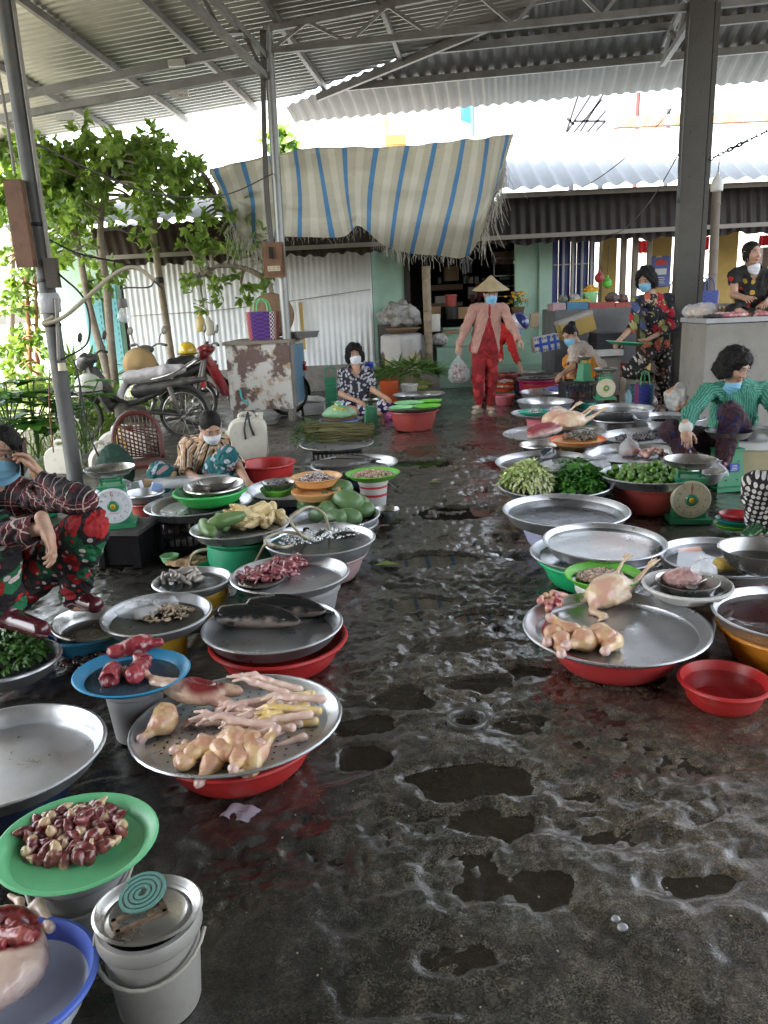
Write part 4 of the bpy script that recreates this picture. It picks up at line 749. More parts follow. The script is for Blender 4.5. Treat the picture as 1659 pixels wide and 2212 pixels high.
# --- bubbling tray: hoses, bubbles, live fish
m=MB()
for (a,n_) in ((at(655,1160,bub.z+.05),300),(at(715,1148,bub.z+.05),260)):
    for i in range(n_):
        q=g.normal(size=2)*[.062,.05]; r=.0035+.006*g.random()**2; m.lathe([(0,r),(r*.7,r*.7),(r,0)],a+[q[0],q[1],0],n=6)
o=m.build('bubbles',M('bubble',(.75,.8,.8),rough=.05,trans=.6,spec=.8),None,smooth=True); tag(o,'white froth of air bubbles on the water of the deep fish tray','bubbles',kind='stuff')
def hose(pts,r,lb,mt=None,n=8):
    P=cr(pts); o=MB(); o.tube(P-P[0],r,n=n); x=o.build('air_hose',mt or M('clear_hose',(.42,.38,.26),rough=.3),None,P[0],smooth=True); return tag(x,lb,'hose')
zb=bub.z+.055
hose([at(660,1163,zb),at(645,1150,zb+.06),at(628,1125,zb+.13),at(645,1105,zb+.17),at(672,1095,zb+.16),at(700,1110,zb+.12),at(708,1135,zb+.05),at(712,1145,zb)],.008,'tan air hose arching into the middle of the bubbling tray')
hose([at(668,1165,zb),at(640,1152,zb+.05),at(606,1150,zb+.06),at(575,1163,zb+.05),at(578,1175,zb+.03),at(610,1182,zb+.04),at(632,1178,zb)],.008,'tan air hose looping over the left rim of the bubbling tray')
hose([at(600,1182,zb+.02),at(575,1176,zb+.06),at(562,1195,.15),at(552,1215,.10),at(545,1228,.05)],.008,'tan air hose hanging down between the teal basin and the bubbling tray')
hose([at(408,1225,.005),at(420,1195,.12),at(455,1187,.14),at(478,1200,.12),at(480,1240,.005)],.009,'coiled tan hose standing on the wet floor beside the upturned teal basin')
LF=fishm('live_fish',.16,.022,.018,.3,(.03,.03,.022),(.2,.19,.15),.0045)
for i,(u,v,a) in enumerate(((640,1150,1.2),(700,1140,2.2),(745,1143,.8),(690,1165,2.8),(735,1165,1.9))): putfish('live_fish',LF,'small dark live fish in the bubbling tray','live fish' and at(u,v,bub.z+.026),(0,0,a),.9,'live fish in the bubbling tray')
# --- corn, mangoes, papayas, limes
def cornc(V,N):
    a=np.arctan2(V[:,0],V[:,2]); t=np.clip(np.abs(np.sin(a*6)),0,1)**.3*np.clip(np.abs(np.sin(V[:,1]*np.pi/.0075)),0,1)**.2; return blend((.50,.32,.12),(.80,.68,.40),sstep(.5,.95,t))
def cornpost(V):
    a=np.arctan2(V[:,0],V[:,2]); r=np.hypot(V[:,0],V[:,2])+1e-6; d=.0012*(np.clip(np.abs(np.sin(a*6)),0,1)**.5*np.clip(np.abs(np.sin(V[:,1]*np.pi/.0075)),0,1)**.5)
    V=V.copy(); V[:,0]*=1+d/r; V[:,2]*=1+d/r; return V
CN=sm('corn_cob',[cap_((0,-.055,0),(0,.02,0),.0225,.0215),cap_((0,.02,0),(0,.075,0),.0215,.009)],.0024,.01,cornc,m_corn,0,1,cornpost)
cc=at(545,1128,corn.z+.012); k=0
for i,p in enumerate(pile(32,.026,.165,8,20,.8,.55)):
    put('corn_cob',CN,'peeled pale yellow corn cob in the heap on the metal tray','corn cob',cc+p*[1,.9,1]+[.0,0,.008],(g.normal()*.3,g.normal()*.5,2.2+g.normal()*.8),'corn cobs heaped on the metal tray',1.05)
def fruit(L,w,c1,c2,res=.005,bendy=0.): 
    cf=lambda V,N: blend(c1,c2,sstep(-.25,.5,fbm(V*16+2,3)))
    return sm('fruit',[ell_((bendy*.2,-L*.12,0),(w,L*.40,w*.93)),ell_((0,L*.16,0),(w*.82,L*.36,w*.8))],res,w*.5,cf,m_fruit,.0015,20)
GP=fruit(.25,.05,(.10,.19,.06),(.16,.24,.09))
for i,(u,v,z,a,lb) in enumerate(((447,1140,.055,.45,'front green papaya at the left of the corn'),(478,1128,.05,.35,'middle green papaya at the left of the corn'),(490,1122,.09,-1.2,'back green papaya with an orange patch behind the corn'))):
    put('green_papaya',GP,lb,'papaya',at(u,v,corn.z+z),(R_(8),0,a),s=.85)
MG=fruit(.125,.047,(.10,.19,.075),(.17,.26,.12))
for i,(u,v,z,a,s) in enumerate(((660,1090,.06,.5,1.02),(735,1055,.13,1.2,1.1),(752,1082,.11,1.35,1.25),(702,1078,.075,.2,.9),(706,1100,.07,.1,.95),(738,1070,.05,.8,1),(690,1113,.045,.9,1),(785,1102,.05,1.8,.95),(755,1117,.04,1.4,1),(725,1120,.04,1.2,1),(715,1060,.06,.6,1),(775,1085,.06,1.5,.9),(680,1098,.03,1,1))):
    put('green_mango',MG,('big ' if s>1.05 else '')+'green mango in the heap on the metal tray','mango',at(u,v,mang.z+z),(R_(15)*(i%3-1),0,a),'green mangoes on the metal tray',s*1.22)
RP=fruit(.30,.06,(.14,.20,.05),(.24,.24,.05))
for i,(u,v,a,lb) in enumerate(((900,838,-1.35,'ripening papaya in front on the metal tray beside the red basin'),(912,830,-1.5,'ripening papaya lying behind the other one on the metal tray'))): put('papaya',RP,lb,'papaya',at(u,v,pap.z+.07),(0,0,a),s=1.05)
LM=sm('lime',[ell_((0,0,0),(.0245,.027,.0245)),ell_((0,.027,0),(.006,.004,.006))],.0034,.006,lambda V,N: blend((.07,.17,.025),(.16,.28,.05),sstep(-.3,.5,fbm(V*45,3))),m_fruit,.0004,120)
lc=np.array([lim.C[0],lim.C[1],lim.z])
for p in pile(110,.026,.275,4,18,.85,.6): put('lime',LM,'round green lime in the heap on the metal tray','lime',lc+p,(g.random()*6,g.random()*6,g.random()*6),'limes heaped on the metal tray',.95+.18*g.random())
# --- heaps of small things
def bits(name,label,cat,c,Rx,Ry,hgt,n,size,mat,asp=(1,1,1),seed=0,lying=True):
    g2=np.random.default_rng(seed); m=MB()
    for i in range(n):
        a=g2.random()*2*np.pi; r=g2.random()**.6; x,y=r*math.cos(a)*Rx,r*math.sin(a)*Ry; z=hgt*(1-r*r)*(.6+.5*g2.random())
        Rm=np.array(Euler((g2.normal()*.4,g2.normal()*.4,g2.random()*6.3)).to_matrix())*np.array(asp)*size*(.7+.6*g2.random())
        m.lathe([(0,-1),(.75,-.55),(1,.1),(.7,.75),(0,1)],(x,y,z+size*.4),n=6,R=Rm)
    o=m.build(name,mat,None,c,smooth=True); return tag(o,label,cat,kind='stuff')
def isl(name,c,rough=.3,v=.5,n=None): return M(name,c,rough=rough,isl=v,n=n,coat=.3)
bits('snails','heap of tiny brown snails on the lime green dish','snails',snl.C+[0,0,-.02],snl.R*.72,snl.R*.72,.03,330,.0085,isl('snail',(.40,.27,.19)),(1,1.3,1),1)
bits('shellfish','shelled shellfish in water on the lime green dish','shellfish',at(1296,1246,shl.z+.012),shl.R*.62,shl.R*.5,.02,260,.0085,isl('shellfish_flesh',(.42,.30,.23),.2,.6),(1,1.6,.8),2)
bits('small_fish','small grey fish in the metal bowl on the sieve','fish',fb.C+[0,0,-.035],.07,.07,.03,60,.012,isl('grey_fish',(.20,.20,.21),.2),(.7,2.6,.6),3)
bits('river_fish','heap of tiny silver river fish in the peach basin','fish',pb.C+[0,0,-.03],.11,.10,.045,260,.009,isl('silver_fish',(.42,.36,.36),.2,.6),(.5,2.6,.5),4)
bits('prawns','small brown prawns on the metal tray','prawns',at(352,1328,shr.z+.012),.12,.08,.025,160,.009,isl('prawn',(.30,.22,.14),.25,.5),(.6,2.6,.6),5)
bits('squid','pale grey squid in the small tray of water','squid',at(398,1250,sq.z+.02),.10,.07,.03,26,.022,isl('squid_skin',(.36,.32,.28),.2,.3),(.7,1.9,.6),6)
bits('shrimps','grey shrimps heaped on the orange dish','shrimps',at(1258,945,shp.z+.015),.14,.12,.035,150,.016,isl('grey_shrimp',(.16,.14,.10),.2,.5),(.5,2.2,.5),7)
bits('silver_fish','small silvery fish on the sea green dish','fish',gd.C+[.02,.02,-.02],.08,.08,.02,80,.011,isl('silver_fish',(.42,.36,.36)),(.5,2.4,.5),8)
bits('clams','pale clams heaped on the small blue dish','clams',bd2.C+[.0,.02,-.015],.09,.08,.03,120,.012,isl('clam',(.55,.47,.42),.4,.3),(1,1.3,.8),9)
bits('eels','dark small fish and snails spread over the tray beside the ducks','fish',at(1372,945,dkr.z+.012),.17,.10,.02,220,.012,isl('dark_fish',(.11,.095,.085),.2,.6),(.6,2.2,.6),10)
bits('black_eels','dark eels piled at the right of the tray','eels',at(1432,938,dkr.z+.015),.10,.10,.04,40,.022,isl('eel',(.03,.032,.04),.15,.4),(.7,2.4,.7),11)
bits('fish_pieces','pale fish pieces on the orange sieves','fish',at(1090,836,.20),.11,.10,.02,60,.014,isl('white_fish',(.6,.52,.46),.3,.3),(.8,1.6,.6),12); bits('fish_pieces','pale fish pieces on the middle orange sieve','fish',at(1092,825,.26),.11,.10,.02,60,.014,isl('white_fish',(.6,.52,.46)),(.8,1.6,.6),13)
bits('dark_fish','small dark fish in the tray on the magenta tub','fish',tp.C+[0,0,.0],.13,.11,.02,40,.018,isl('dark_fish',(.1,.09,.08)),(.6,2.2,.6),14)
bits('shrimp_pile','grey shrimps on the square orange dish','shrimps',at(1209,811,.30),.11,.1,.03,90,.014,isl('pale_shrimp',(.34,.28,.22),.3,.4),(.5,2.2,.5),15)
bits('entrails','wet dark entrails and scraps on the floor behind the blue dish','scraps',at(215,1432,.004),.16,.05,.03,70,.014,isl('dark_scraps',(.09,.045,.045),.12,.7),(1,1.4,.7),16)
# --- big fish, fish head, ducks, whole chicken, offal
BF=fishm('grey_fish',.48,.045,.032,.5,(.10,.095,.09),(.20,.185,.175),.008)
putfish('grey_fish',BF,'long grey catfish in front on the large tray beside the red tub',at(750,1008,fish.z+.006),(0,0,R_(-85)),1); putfish('grey_fish',BF,'dark grey catfish lying at the back of the large tray beside the red tub',at(775,997,fish.z+.006),(0,0,R_(-100)),.8)
FH=fishm('fish_piece',.16,.045,.04,.1,(.03,.035,.05),(.55,.55,.58),.006); putfish('fish_piece',FH,'silver and black fish head in the tray behind the cabbage',at(1182,993,fh.z+.01),(0,R_(10),R_(150)),1.1)
def plk(V,N): return blend(blend((.70,.50,.30),(.74,.56,.40),sstep(-.3,.4,fbm(V*18,3))),(.66,.34,.28),.7*sstep(.1,.5,fbm(V*12+7,2)))
def duckm(name,seed):
    P=[ell_((0,0,.065),(.095,.125,.075)),ell_((0,-.07,.055),(.075,.07,.055)),cap_((.05,.07,.05),(.07,.15,.075),.032,.014),cap_((-.05,.07,.05),(-.06,.15,.08),.032,.014)]
    for s in (1,-1):
        e=np.array([s*.065,.15,.078]); w=e+[s*.01,.10,.045]; P.append(cap_(e,w,.010,.0085))
        for d in (-.5,0,.5): P.append(cap_(w,w+[.05*d,.05,.012],.0055,.004))
        P+= [cap_((s*.07,-.05,.05),(s*.095,.02,.045),.018,.014),cap_((s*.095,.02,.045),(s*.085,-.06,.035),.013,.009)]
    P+= [cap_((0,-.12,.045),(.03,-.18,.03),.026,.016),cap_((.03,-.18,.03),(.08,-.185,.025),.015,.014),ell_((.10,-.19,.026),(.024,.018,.018)),cap_((.105,-.20,.024),(.10,-.23,.018),.009,.006)]
    return P
CK=sm('plucked_chicken',duckm('c',0),.0045,.018,plk,m_skinmeat,.003,24)
put('whole_chicken',CK,'whole plucked chicken with its neck curled and feet up, on the large tray','chicken',at(1318,1300,ch.z+.004),(R_(6),R_(-4),R_(-52)),s=.86)
put('plucked_duck',CK,'yellowish plucked bird with raised feet, back of the wide shallow tray','duck',at(1205,922,dk.z+.02),(R_(3),R_(6),R_(-62)),s=1.22); put('plucked_duck',CK,'plucked bird with feet pointing right, right side of the wide shallow tray','duck',at(1232,928,dk.z+.02),(R_(3),R_(-6),R_(-74)),s=1.2)
me=sm('cut_meat',[ell_((0,0,.03),(.16,.07,.045)),ell_((-.02,.02,.07),(.13,.03,.03))],.006,.02,lambda V,N: blend((.72,.52,.46),(.30,.06,.07),sstep(.02,.05,V[:,2]+.01*fbm(V*20,2))*sstep(-.4,.2,V[:,1]*6+.3)),m_meat,.006,18); put('cut_meat',me,'opened bird with dark red flesh in front of the plucked birds','meat',at(1178,940,dk.z+.01),(0,R_(-8),.3),s=1.1)
offc=lambda V,N: blend(blend((.60,.36,.22),(.62,.28,.24),sstep(-.3,.3,fbm(V*25,2))),(.30,.04,.05),sstep(.1,.4,fbm(V*22+8,2)))
g3=np.random.default_rng(3); P=[]
for i in range(14): a=g3.random()*6.3; r=.055*g3.random(); c=np.array([r*math.cos(a),r*.8*math.sin(a),.02+.025*g3.random()]); d=g3.normal(size=3)*.025; P.append(cap_(c,c+d*[1,1,.4],.009+.008*g3.random(),.008+.006*g3.random()))
P.append(cap_((.02,.03,.045),(.075,.03,.04),.022,.006)); me=sm('offal',P,.0034,.005,offc,m_meat,.002,50); put('chicken_offal',me,'pile of chicken offal at the left of the large tray','offal',at(1192,1318,ch.z+.008),(0,0,.2),s=1.1)
me=sm('mince',[ell_((0,0,.02),(.085,.06,.045)),ell_((.03,0,.03),(.05,.05,.03))],.004,.03,lambda V,N: blend((.50,.27,.25),(.60,.38,.34),sstep(-.3,.4,fbm(V*60,3))),m_meat,.004,60); put('minced_meat',me,'mound of pink minced meat in the steel bowl','meat',at(1470,1262,mbo.z+.006),(0,0,.1))
sp_=thing('spoon','steel spoon standing in the bowl of minced meat','spoon',at(1497,1267,mbo.z+.025)); m=MB(); e=at(1538,1245,mbo.z+.09)-np.array(sp_.location); m.tube([[0,0,0],e*.5,e],[.004,.003,.005]); m.lathe([(0,-.004),(.02,-.001),(.024,.004),(.02,.002),(0,-.002)],(-.01,-.005,0),n=14); m.build('body',m_st,sp_,smooth=True)
# --- clear plastic bags
def bag(label,c,r,hgt,mat,fill=None,seed=0,tie=True,sx=1.,sy=1.,cat='plastic bag'):
    g2=np.random.default_rng(seed); n=28; prof_=[(0,0),(.7,.0),(.98,.12),(1,.3),(.85,.5),(.55,.68),(.22,.8),(.10,.85),(.25,.95),(.38,1.02)] if tie else [(0,0),(.8,.0),(1,.2),(1.02,.5),(.9,.7),(.7,.85)]
    a=np.arange(n)*2*np.pi/n; V=[];Fs=[]
    for i,(q,z) in enumerate(prof_):
        w=1+.13*np.sin(a*5+seed+i*.6)*(.3+z)+.09*np.sin(a*9+i*1.1); V.append(np.stack([r*q*w*np.cos(a)*sx,r*q*w*np.sin(a)*sy,hgt*z+.03*hgt*np.sin(a*4+i)*(i>2)],1))
        if i:
            for j in range(n): j2=(j+1)%n; Fs.append([(i-1)*n+j,(i-1)*n+j2,i*n+j2,i*n+j])
    o=thing('plastic_bag',label,cat,c); V=np.concatenate(V); V=V+.05*r*np.stack([fbm(V*40/ (r*30)+k,2) for k in (1,5,9)],1); mk('film',V,Fs,mat,o)
    if fill: fill(o)
    return o
m_clear=M('clear_film',(.80,.82,.84),rough=.22,alpha=.38,b=(25,.7,.01),spec=.7); m_milky=M('milky_film',(.70,.70,.72),rough=.35,alpha=.62,b=(25,.7,.01))
def blobs(n,r,rr,col,seed,z=.5):
    g2=np.random.default_rng(seed); P=[ell_(((g2.random()-.5)*1.4*r,(g2.random()-.5)*1.4*r,rr*.8+g2.random()*r*z),np.array([1.1,1,.8])*rr*(.8+.4*g2.random())) for _ in range(n)]
    return lambda o: mk('contents',*sdf(P,rr/5,rr*.3),M('fill_%d'%seed,col,rough=.3,n=(20,tuple(x*.5 for x in col),.5),coat=.4),o)
bag('clear bag of pink meat standing in the metal tray behind the limes',at(1358,985,bg_.z),.075,.17,m_clear,blobs(7,.07,.03,(.55,.28,.25),31),2)
bag('crumpled clear bag beside the steel bowl of minced meat',at(1520,1238,.27),.05,.07,m_clear,None,3); bag('clear bag hanging at the side of the bowl behind the cream dial scale',at(1548,1030,.19),.07,.11,m_clear,None,4)
bag('white plastic bag of greens behind the shredded cabbage',at(1242,1018,cab.z+.03),.15,.09,m_milky,None,5,False,1.6,.8)
bag('tied green bag of vegetables on the round wooden board',limeb.C+[0,0,.03],.15,.16,M('green_film',(.30,.62,.38),rough=.25,alpha=.6,b=(25,.7,.01)),blobs(8,.11,.05,(.45,.40,.08),33),6,True,1.2,1)
bag('crumpled clear plastic in the tray of small prawns',at(305,1330,shr.z+.01),.075,.06,m_clear,None,7,False,1.2,.8); bag('second crumpled clear plastic at the back of the tray of small prawns',at(345,1310,shr.z+.01),.06,.05,m_clear,None,8,False,1.3,.7)
bag('crumpled clear bag draped behind the tray with the green colander',at(415,1050,grc.C[2]-.01),.17,.08,m_clear,None,9,False,1.6,.6)
bag('white crumpled paper and bag on the wet floor behind the frog tray',at(492,1284,.0),.045,.05,m_milky,None,10,False)
b_=bag('clear bag of dark pieces hanging behind the wide steel tray',at(1365,985,bg_.z),.01,.01,m_clear); bpy.data.objects.remove(b_.children[0]); bpy.data.objects.remove(b_)
bits('pink_meat','pink meat pieces at the right of the tray behind the limes','meat',at(1412,985,bg_.z+.01),.10,.06,.04,22,.024,isl('pink_meat',(.62,.36,.32),.3,.2),(1,1.3,.8),17)
# --- leafy goods
def leafs(name,label,cat,c,Rx,Ry,hgt,n,L,W,mat,seed,curl=.4,up=.5,parent=None):
    g2=np.random.default_rng(seed); V=[];Fs=[]
    for i in range(n):
        a=g2.random()*6.283; r=g2.random()**.55; p=np.array([r*math.cos(a)*Rx,r*math.sin(a)*Ry,hgt*(1-r**2.2)*(.35+.7*g2.random())]); yaw=a+g2.normal()*.9; pit=up*g2.random()+.25-.6*r+g2.normal()*.25; l=L*(.6+.7*g2.random()); w=W*(.6+.7*g2.random())
        d=np.array([math.cos(yaw)*math.cos(pit),math.sin(yaw)*math.cos(pit),math.sin(pit)]); s=np.array([-math.sin(yaw),math.cos(yaw),0]); t=g2.normal()*.5; nn=np.cross(d,s); s=s*math.cos(t)+nn*math.sin(t); nn=np.cross(d,s)
        for q,ww,b2 in ((0,.15,0),(.35,1,.12*curl),(.7,.85,.05*curl),(1,.05,-.35*curl)):
            for sg in (-1,0,1): V.append(p+d*l*q+s*sg*w*ww*.5+nn*(l*b2-.22*abs(sg)*w*ww*curl*-1))
        e=i*12
        for k in range(3):
            for j in range(2): x=e+k*3+j; Fs.append([x,x+1,x+4,x+3])
    o=mk(name,V,Fs,mat,parent,c); return tag(o,label,cat,kind='stuff') if not parent else o
def leafm(name,c,v=.45,rough=.4,tr=.0): return M(name,c,rough=rough,isl=v,n=(6,tuple(x*1.5 for x in c),.4),spec=.4)
leafs('cabbage','pale shredded cabbage heaped on the left of the metal tray','cabbage',at(1140,1050,cab.z+.01),.17,.19,.14,760,.055,.030,M('cabbage_shred',(.50,.60,.22),rough=.35,isl=.25,n=(3,(.72,.74,.50),.8)),21,1.6,1.5)
leafs('green_herbs','dark green herb leaves heaped beside the cabbage','herbs',at(1255,1050,cab.z+.01),.18,.19,.11,620,.060,.040,leafm('herb_leaf',(.06,.19,.03)),22,.6,.8)
leafs('chopped_greens','chopped greens in the white bag behind the cabbage','greens',at(1240,1010,cab.z+.07),.13,.08,.06,260,.045,.016,leafm('chopped_leaf',(.06,.16,.03)),23)
leafs('chopped_herbs','chopped green herbs filling the basin at the left edge','herbs',at(10,1418,herb.z+.035),.155,.15,.07,700,.038,.022,leafm('pennywort',(.055,.13,.028)),24,.8,.9)
leafs('water_spinach','bundles of water spinach with long stems lying by the bamboo prop','greens',aty(885,806,11.2),.42,.22,.16,420,.26,.022,leafm('spinach_stem',(.11,.24,.04)),25,.2,.3)
# bundle of water mimosa: brown stems with leafy ends
m=MB(); c=at(727,950,vegt.z); bo=thing('mimosa_bundle','bundle of brown water mimosa stems with green feathery ends on the metal tray','vegetables',c)
for i in range(170):
    y=(g.random()-.5)*.30; z=.02+.14*g.random()*(1-(y/.17)**2*.6); x=(g.random()-.5)*.04
    m.tube(cr([[-.27+x,y,z+.01],[-.05,y*1.02,z+.012*g.normal()],[.16,y,z+.01*g.normal()],[.34+x,y,z*.8+.01]],3),.0042,n=4,cap=False)
m.build('stems',M('mimosa_stem',(.14,.13,.05),rough=.6,isl=.5,n=(8,(.10,.07,.04),.6)),bo,smooth=True)
leafs('fronds','','',(-.24,0,.03),.16,.20,.14,500,.07,.010,leafm('frond',(.06,.12,.03),.5),26,.3,.8,bo); leafs('fronds','','',(.30,0,.02),.10,.17,.12,260,.05,.008,leafm('frond_dark',(.04,.06,.02),.5),27,.3,.8,bo)
# bits on the ground
m=MB(); P=at(518,1758); V=[];Fs=[]
for i in range(9):
    for j in range(7): V.append([(-.04+.01*i)*1.15+.006*j/6,(-.03+.01*j)*1.15,.006+.004*math.sin(i*1.4)+.003*math.sin(j*1.7+i)])
for i in range(8):
    for j in range(6): Fs.append([i*7+j,(i+1)*7+j,(i+1)*7+j+1,i*7+j+1])
tag(mk('paper_scrap',V,Fs,M('wet_paper',(.32,.28,.33),rough=.35,n=(30,(.22,.19,.23),.6)),None,P,(0,0,-.35)),'wet grey paper scrap on the floor in front of the red basin','paper scrap')
for (u,v,s,lb) in ((1330,1985,.011,'whitish pebble on the wet floor at the lower right'),(1073,1352,.018,'dark stone on the wet floor beside the large chicken tray'),(1345,2003,.013,'dark pebble just below the whitish pebble'),(1237,1527,.008,'small pebble on the floor in front of the coral basin')):
    me=sm('pebble',[ell_((0,0,0),(s,s*.75,s*.6))],s/6,.002,lambda V,N: np.full((len(V),3),.26 if 'whit' in lb else .07),m_meat,s*.1,90); put('pebble',me,lb,'pebble',at(u,v,.004))
for (u,v,lb) in ((835,1220,'yellow green leaf on the wet floor beside the rose basin'),(938,1042,'pale leaf scrap in the middle of the aisle')):
    tag(mk('fallen_leaf',np.array([[-.05,0,0],[0,.025,.008],[.05,0,0],[0,-.025,.01]])*(1.5 if u<900 else 1.2),[[0,1,2,3]],leafm('fallen_leaf',(.22,.30,.05) if u<900 else (.4,.38,.2)),None,at(u,v,.012)),lb,'leaf')
m=MB()
for i in range(130):
    u,v=300+g.random()*1300,940+g.random()**.8*1250; p=at(u,v,.002); s=.0015+.0025*g.random(); m.box(p+[0,0,s*.3],np.array([1,1.3,.6])*s,R=np.array(Euler((0,0,g.random()*6)).to_matrix()))
tag(m.build('litter',M('pale_litter',(.22,.19,.15),rough=.7,isl=.7)),'tiny pale scraps scattered over the wet floor','litter',kind='stuff')

rp=at(1010,1553); o=thing('drain_ring','round worn concrete ring of a drain hole set in the aisle floor','drain',rp); m=MB(); m.lathe([(.070,-.02),(.074,.004),(.068,.012),(.058,.010),(.054,-.004),(.053,-.03)],n=30,wob=.03); m.build('rim',M('worn_ring',(.075,.072,.06),rough=.35,n=(20,(.04,.04,.034),.7),b=(60,.6,.006),coat=.5),o,smooth=True)
# ================================================================ PEOPLE
m_body=M('skin',vc=True,rough=.5,b=(120,.12,.002),sss=.08,spec=.4)
m_hair=M('black_hair',(.008,.007,.007),rough=.55,b=(70,.9,.01),n=(60,(.022,.019,.018),.6),spec=.2)
m_mblue=M('mask_blue',(.22,.50,.72),rough=.75,b=(60,.15,.002)); m_mwhite=M('mask_white',(.68,.70,.76),rough=.8,b=(60,.15,.002))
def pat(name,base,layers,rough=.8):
    """cloth print on the cloth's own coordinates; layers: ('dots',scale,rand,thr,colours) ('stripe',axis,freq,lo,hi,colour)"""
    m=M(name,base,rough=rough,b=(11,.9,.03)); N,L,p=nodes(m); a=N.new('ShaderNodeAttribute'); a.attribute_name='pc'; cur=None
    nz=N.new('ShaderNodeTexNoise'); nz.inputs['Scale'].default_value=14; L.new(a.outputs['Vector'],nz.inputs['Vector'])
    sep=N.new('ShaderNodeSeparateXYZ'); L.new(a.outputs['Vector'],sep.inputs[0])
    def mth(op,x,y=0.):
        q=N.new('ShaderNodeMath'); q.operation=op
        for s,i in ((x,0),(y,1)):
            if isinstance(s,(int,float)): q.inputs[i].default_value=s
            else: L.new(s,q.inputs[i])
        return q.outputs[0]
    for ly in layers:
        if ly[0]=='dots':
            v=N.new('ShaderNodeTexVoronoi'); v.voronoi_dimensions='2D'; v.inputs['Scale'].default_value=ly[1]; v.inputs['Randomness'].default_value=ly[2]; L.new(a.outputs['Vector'],v.inputs['Vector'])
            d=v.outputs['Distance']
            if ly[2]>.5: d=mth('ADD',d,mth('MULTIPLY',mth('SUBTRACT',nz.outputs[0],.5),.5))
            fac=mth('LESS_THAN',d,ly[3]); cols=ly[4]
            if len(cols)>1:
                r=N.new('ShaderNodeValToRGB'); r.color_ramp.interpolation='CONSTANT'; sc=N.new('ShaderNodeSeparateColor'); L.new(v.outputs['Color'],sc.inputs[0]); L.new(sc.outputs[0],r.inputs[0])
                e=r.color_ramp.elements
                while len(e)<len(cols): e.new(.5)
                for i,c in enumerate(cols): e[i].position=i/len(cols); e[i].color=(*c,1)
                col=r.outputs[0]
            else: col=cols[0]
        else:
            _,ax,fr,lo,hi,c=ly; f=mth('FRACT',mth('MULTIPLY',sep.outputs[ax],fr)); fac=mth('MULTIPLY',mth('GREATER_THAN',f,lo),mth('LESS_THAN',f,hi)); col=c
        x=N.new('ShaderNodeMix'); x.data_type='RGBA'; L.new(fac,x.inputs[0])
        for s,i in ((cur if cur is not None else base,6),(col,7)):
            if isinstance(s,tuple): x.inputs[i].default_value=(*s,1)
            else: L.new(s,x.inputs[i])
        cur=x.outputs[2]
    L.new(cur,p.inputs['Base Color'])
    if all(l[0]=='dots' for l in layers) or 'plaid' in name: m['flatprint']=1
    return m
def hframe(f,up=(0,0,1)):
    f=np.array(f,float); f/=np.linalg.norm(f); u=np.array(up,float); u-=f*(u@f); u/=np.linalg.norm(u); s=np.cross(f,u); return np.stack([s,f,u],1)
def skinc(t): return np.array((.46,.275,.19))*t
def headmesh(c,B,nk,tone=1.,res=.004):
    T=lambda *p: c+B@np.array(p,float)
    P=[ell_(T(0,-.012,.035),(.073,.09,.078),B),ell_(T(0,.02,-.02),(.061,.068,.085),B),ell_(T(0,.046,-.088),(.032,.03,.024),B),cap_(T(0,.083,.006),T(0,.099,-.03),.008,.0125,k=.012),ell_(T(.013,.088,-.034),(.009,.010,.008),B,k=.008),ell_(T(-.013,.088,-.034),(.009,.010,.008),B,k=.008),cap_(T(-.034,.074,.027),T(.034,.074,.027),.013,.013,k=.015)]
    for s in (1,-1): P+=[ell_(T(s*.034,.05,-.028),(.027,.026,.03),B),ell_(T(s*.031,.093,.006),(.018,.014,.010),B,sub=1,k=.008),ell_(T(s*.031,.070,.006),(.0145,.0145,.0125),B,k=.003),ell_(T(s*.074,-.008,-.005),(.009,.02,.031),B,k=.006)]
    P+=[ell_(T(0,.083,-.058),(.023,.011,.0055),B,k=.006),ell_(T(0,.082,-.069),(.019,.011,.0065),B,k=.006),cap_(T(0,-.028,-.05),np.array(nk,float),.052,.058,k=.03)]
    V,Fq=sdf(P,res,.022); q=(V-c)@B; x,y,z=q[:,0],q[:,1],q[:,2]; ax=np.abs(x)
    C=np.tile(skinc(tone),(len(V),1))*(1+.10*fbm(V*30,2))[:,None]; 
    C=blend(C,np.array((.42,.15,.13))*tone,.85*sstep(1.25,.9,np.sqrt((x/.026)**2+((z+.063)/.0125)**2))*(y>.06)); C=blend(C,np.array((.52,.25,.19))*tone,.5*sstep(.04,.0,np.hypot(ax-.04,z+.03))*(y>.03))
    e=np.sqrt(((ax-.031)/.0145)**2+((z-.006)/.0062)**2); C=blend(C,(.55,.52,.5),sstep(1.1,.9,e)*(y>.06)); C=blend(C,(.03,.02,.018),sstep(1.1,.8,np.hypot(ax-.031,z-.006)/.0062)*(y>.06)); C=blend(C,(.06,.04,.03),sstep(.3,.1,np.abs(e-1.12))*(z>.007)*(y>.055))
    C=blend(C,(.05,.035,.03),.85*sstep(.006,.003,np.abs(z-.030+.12*(ax-.032)**1))*(ax>.012)*(ax<.05)*(y>.045)); return V,Fq,C
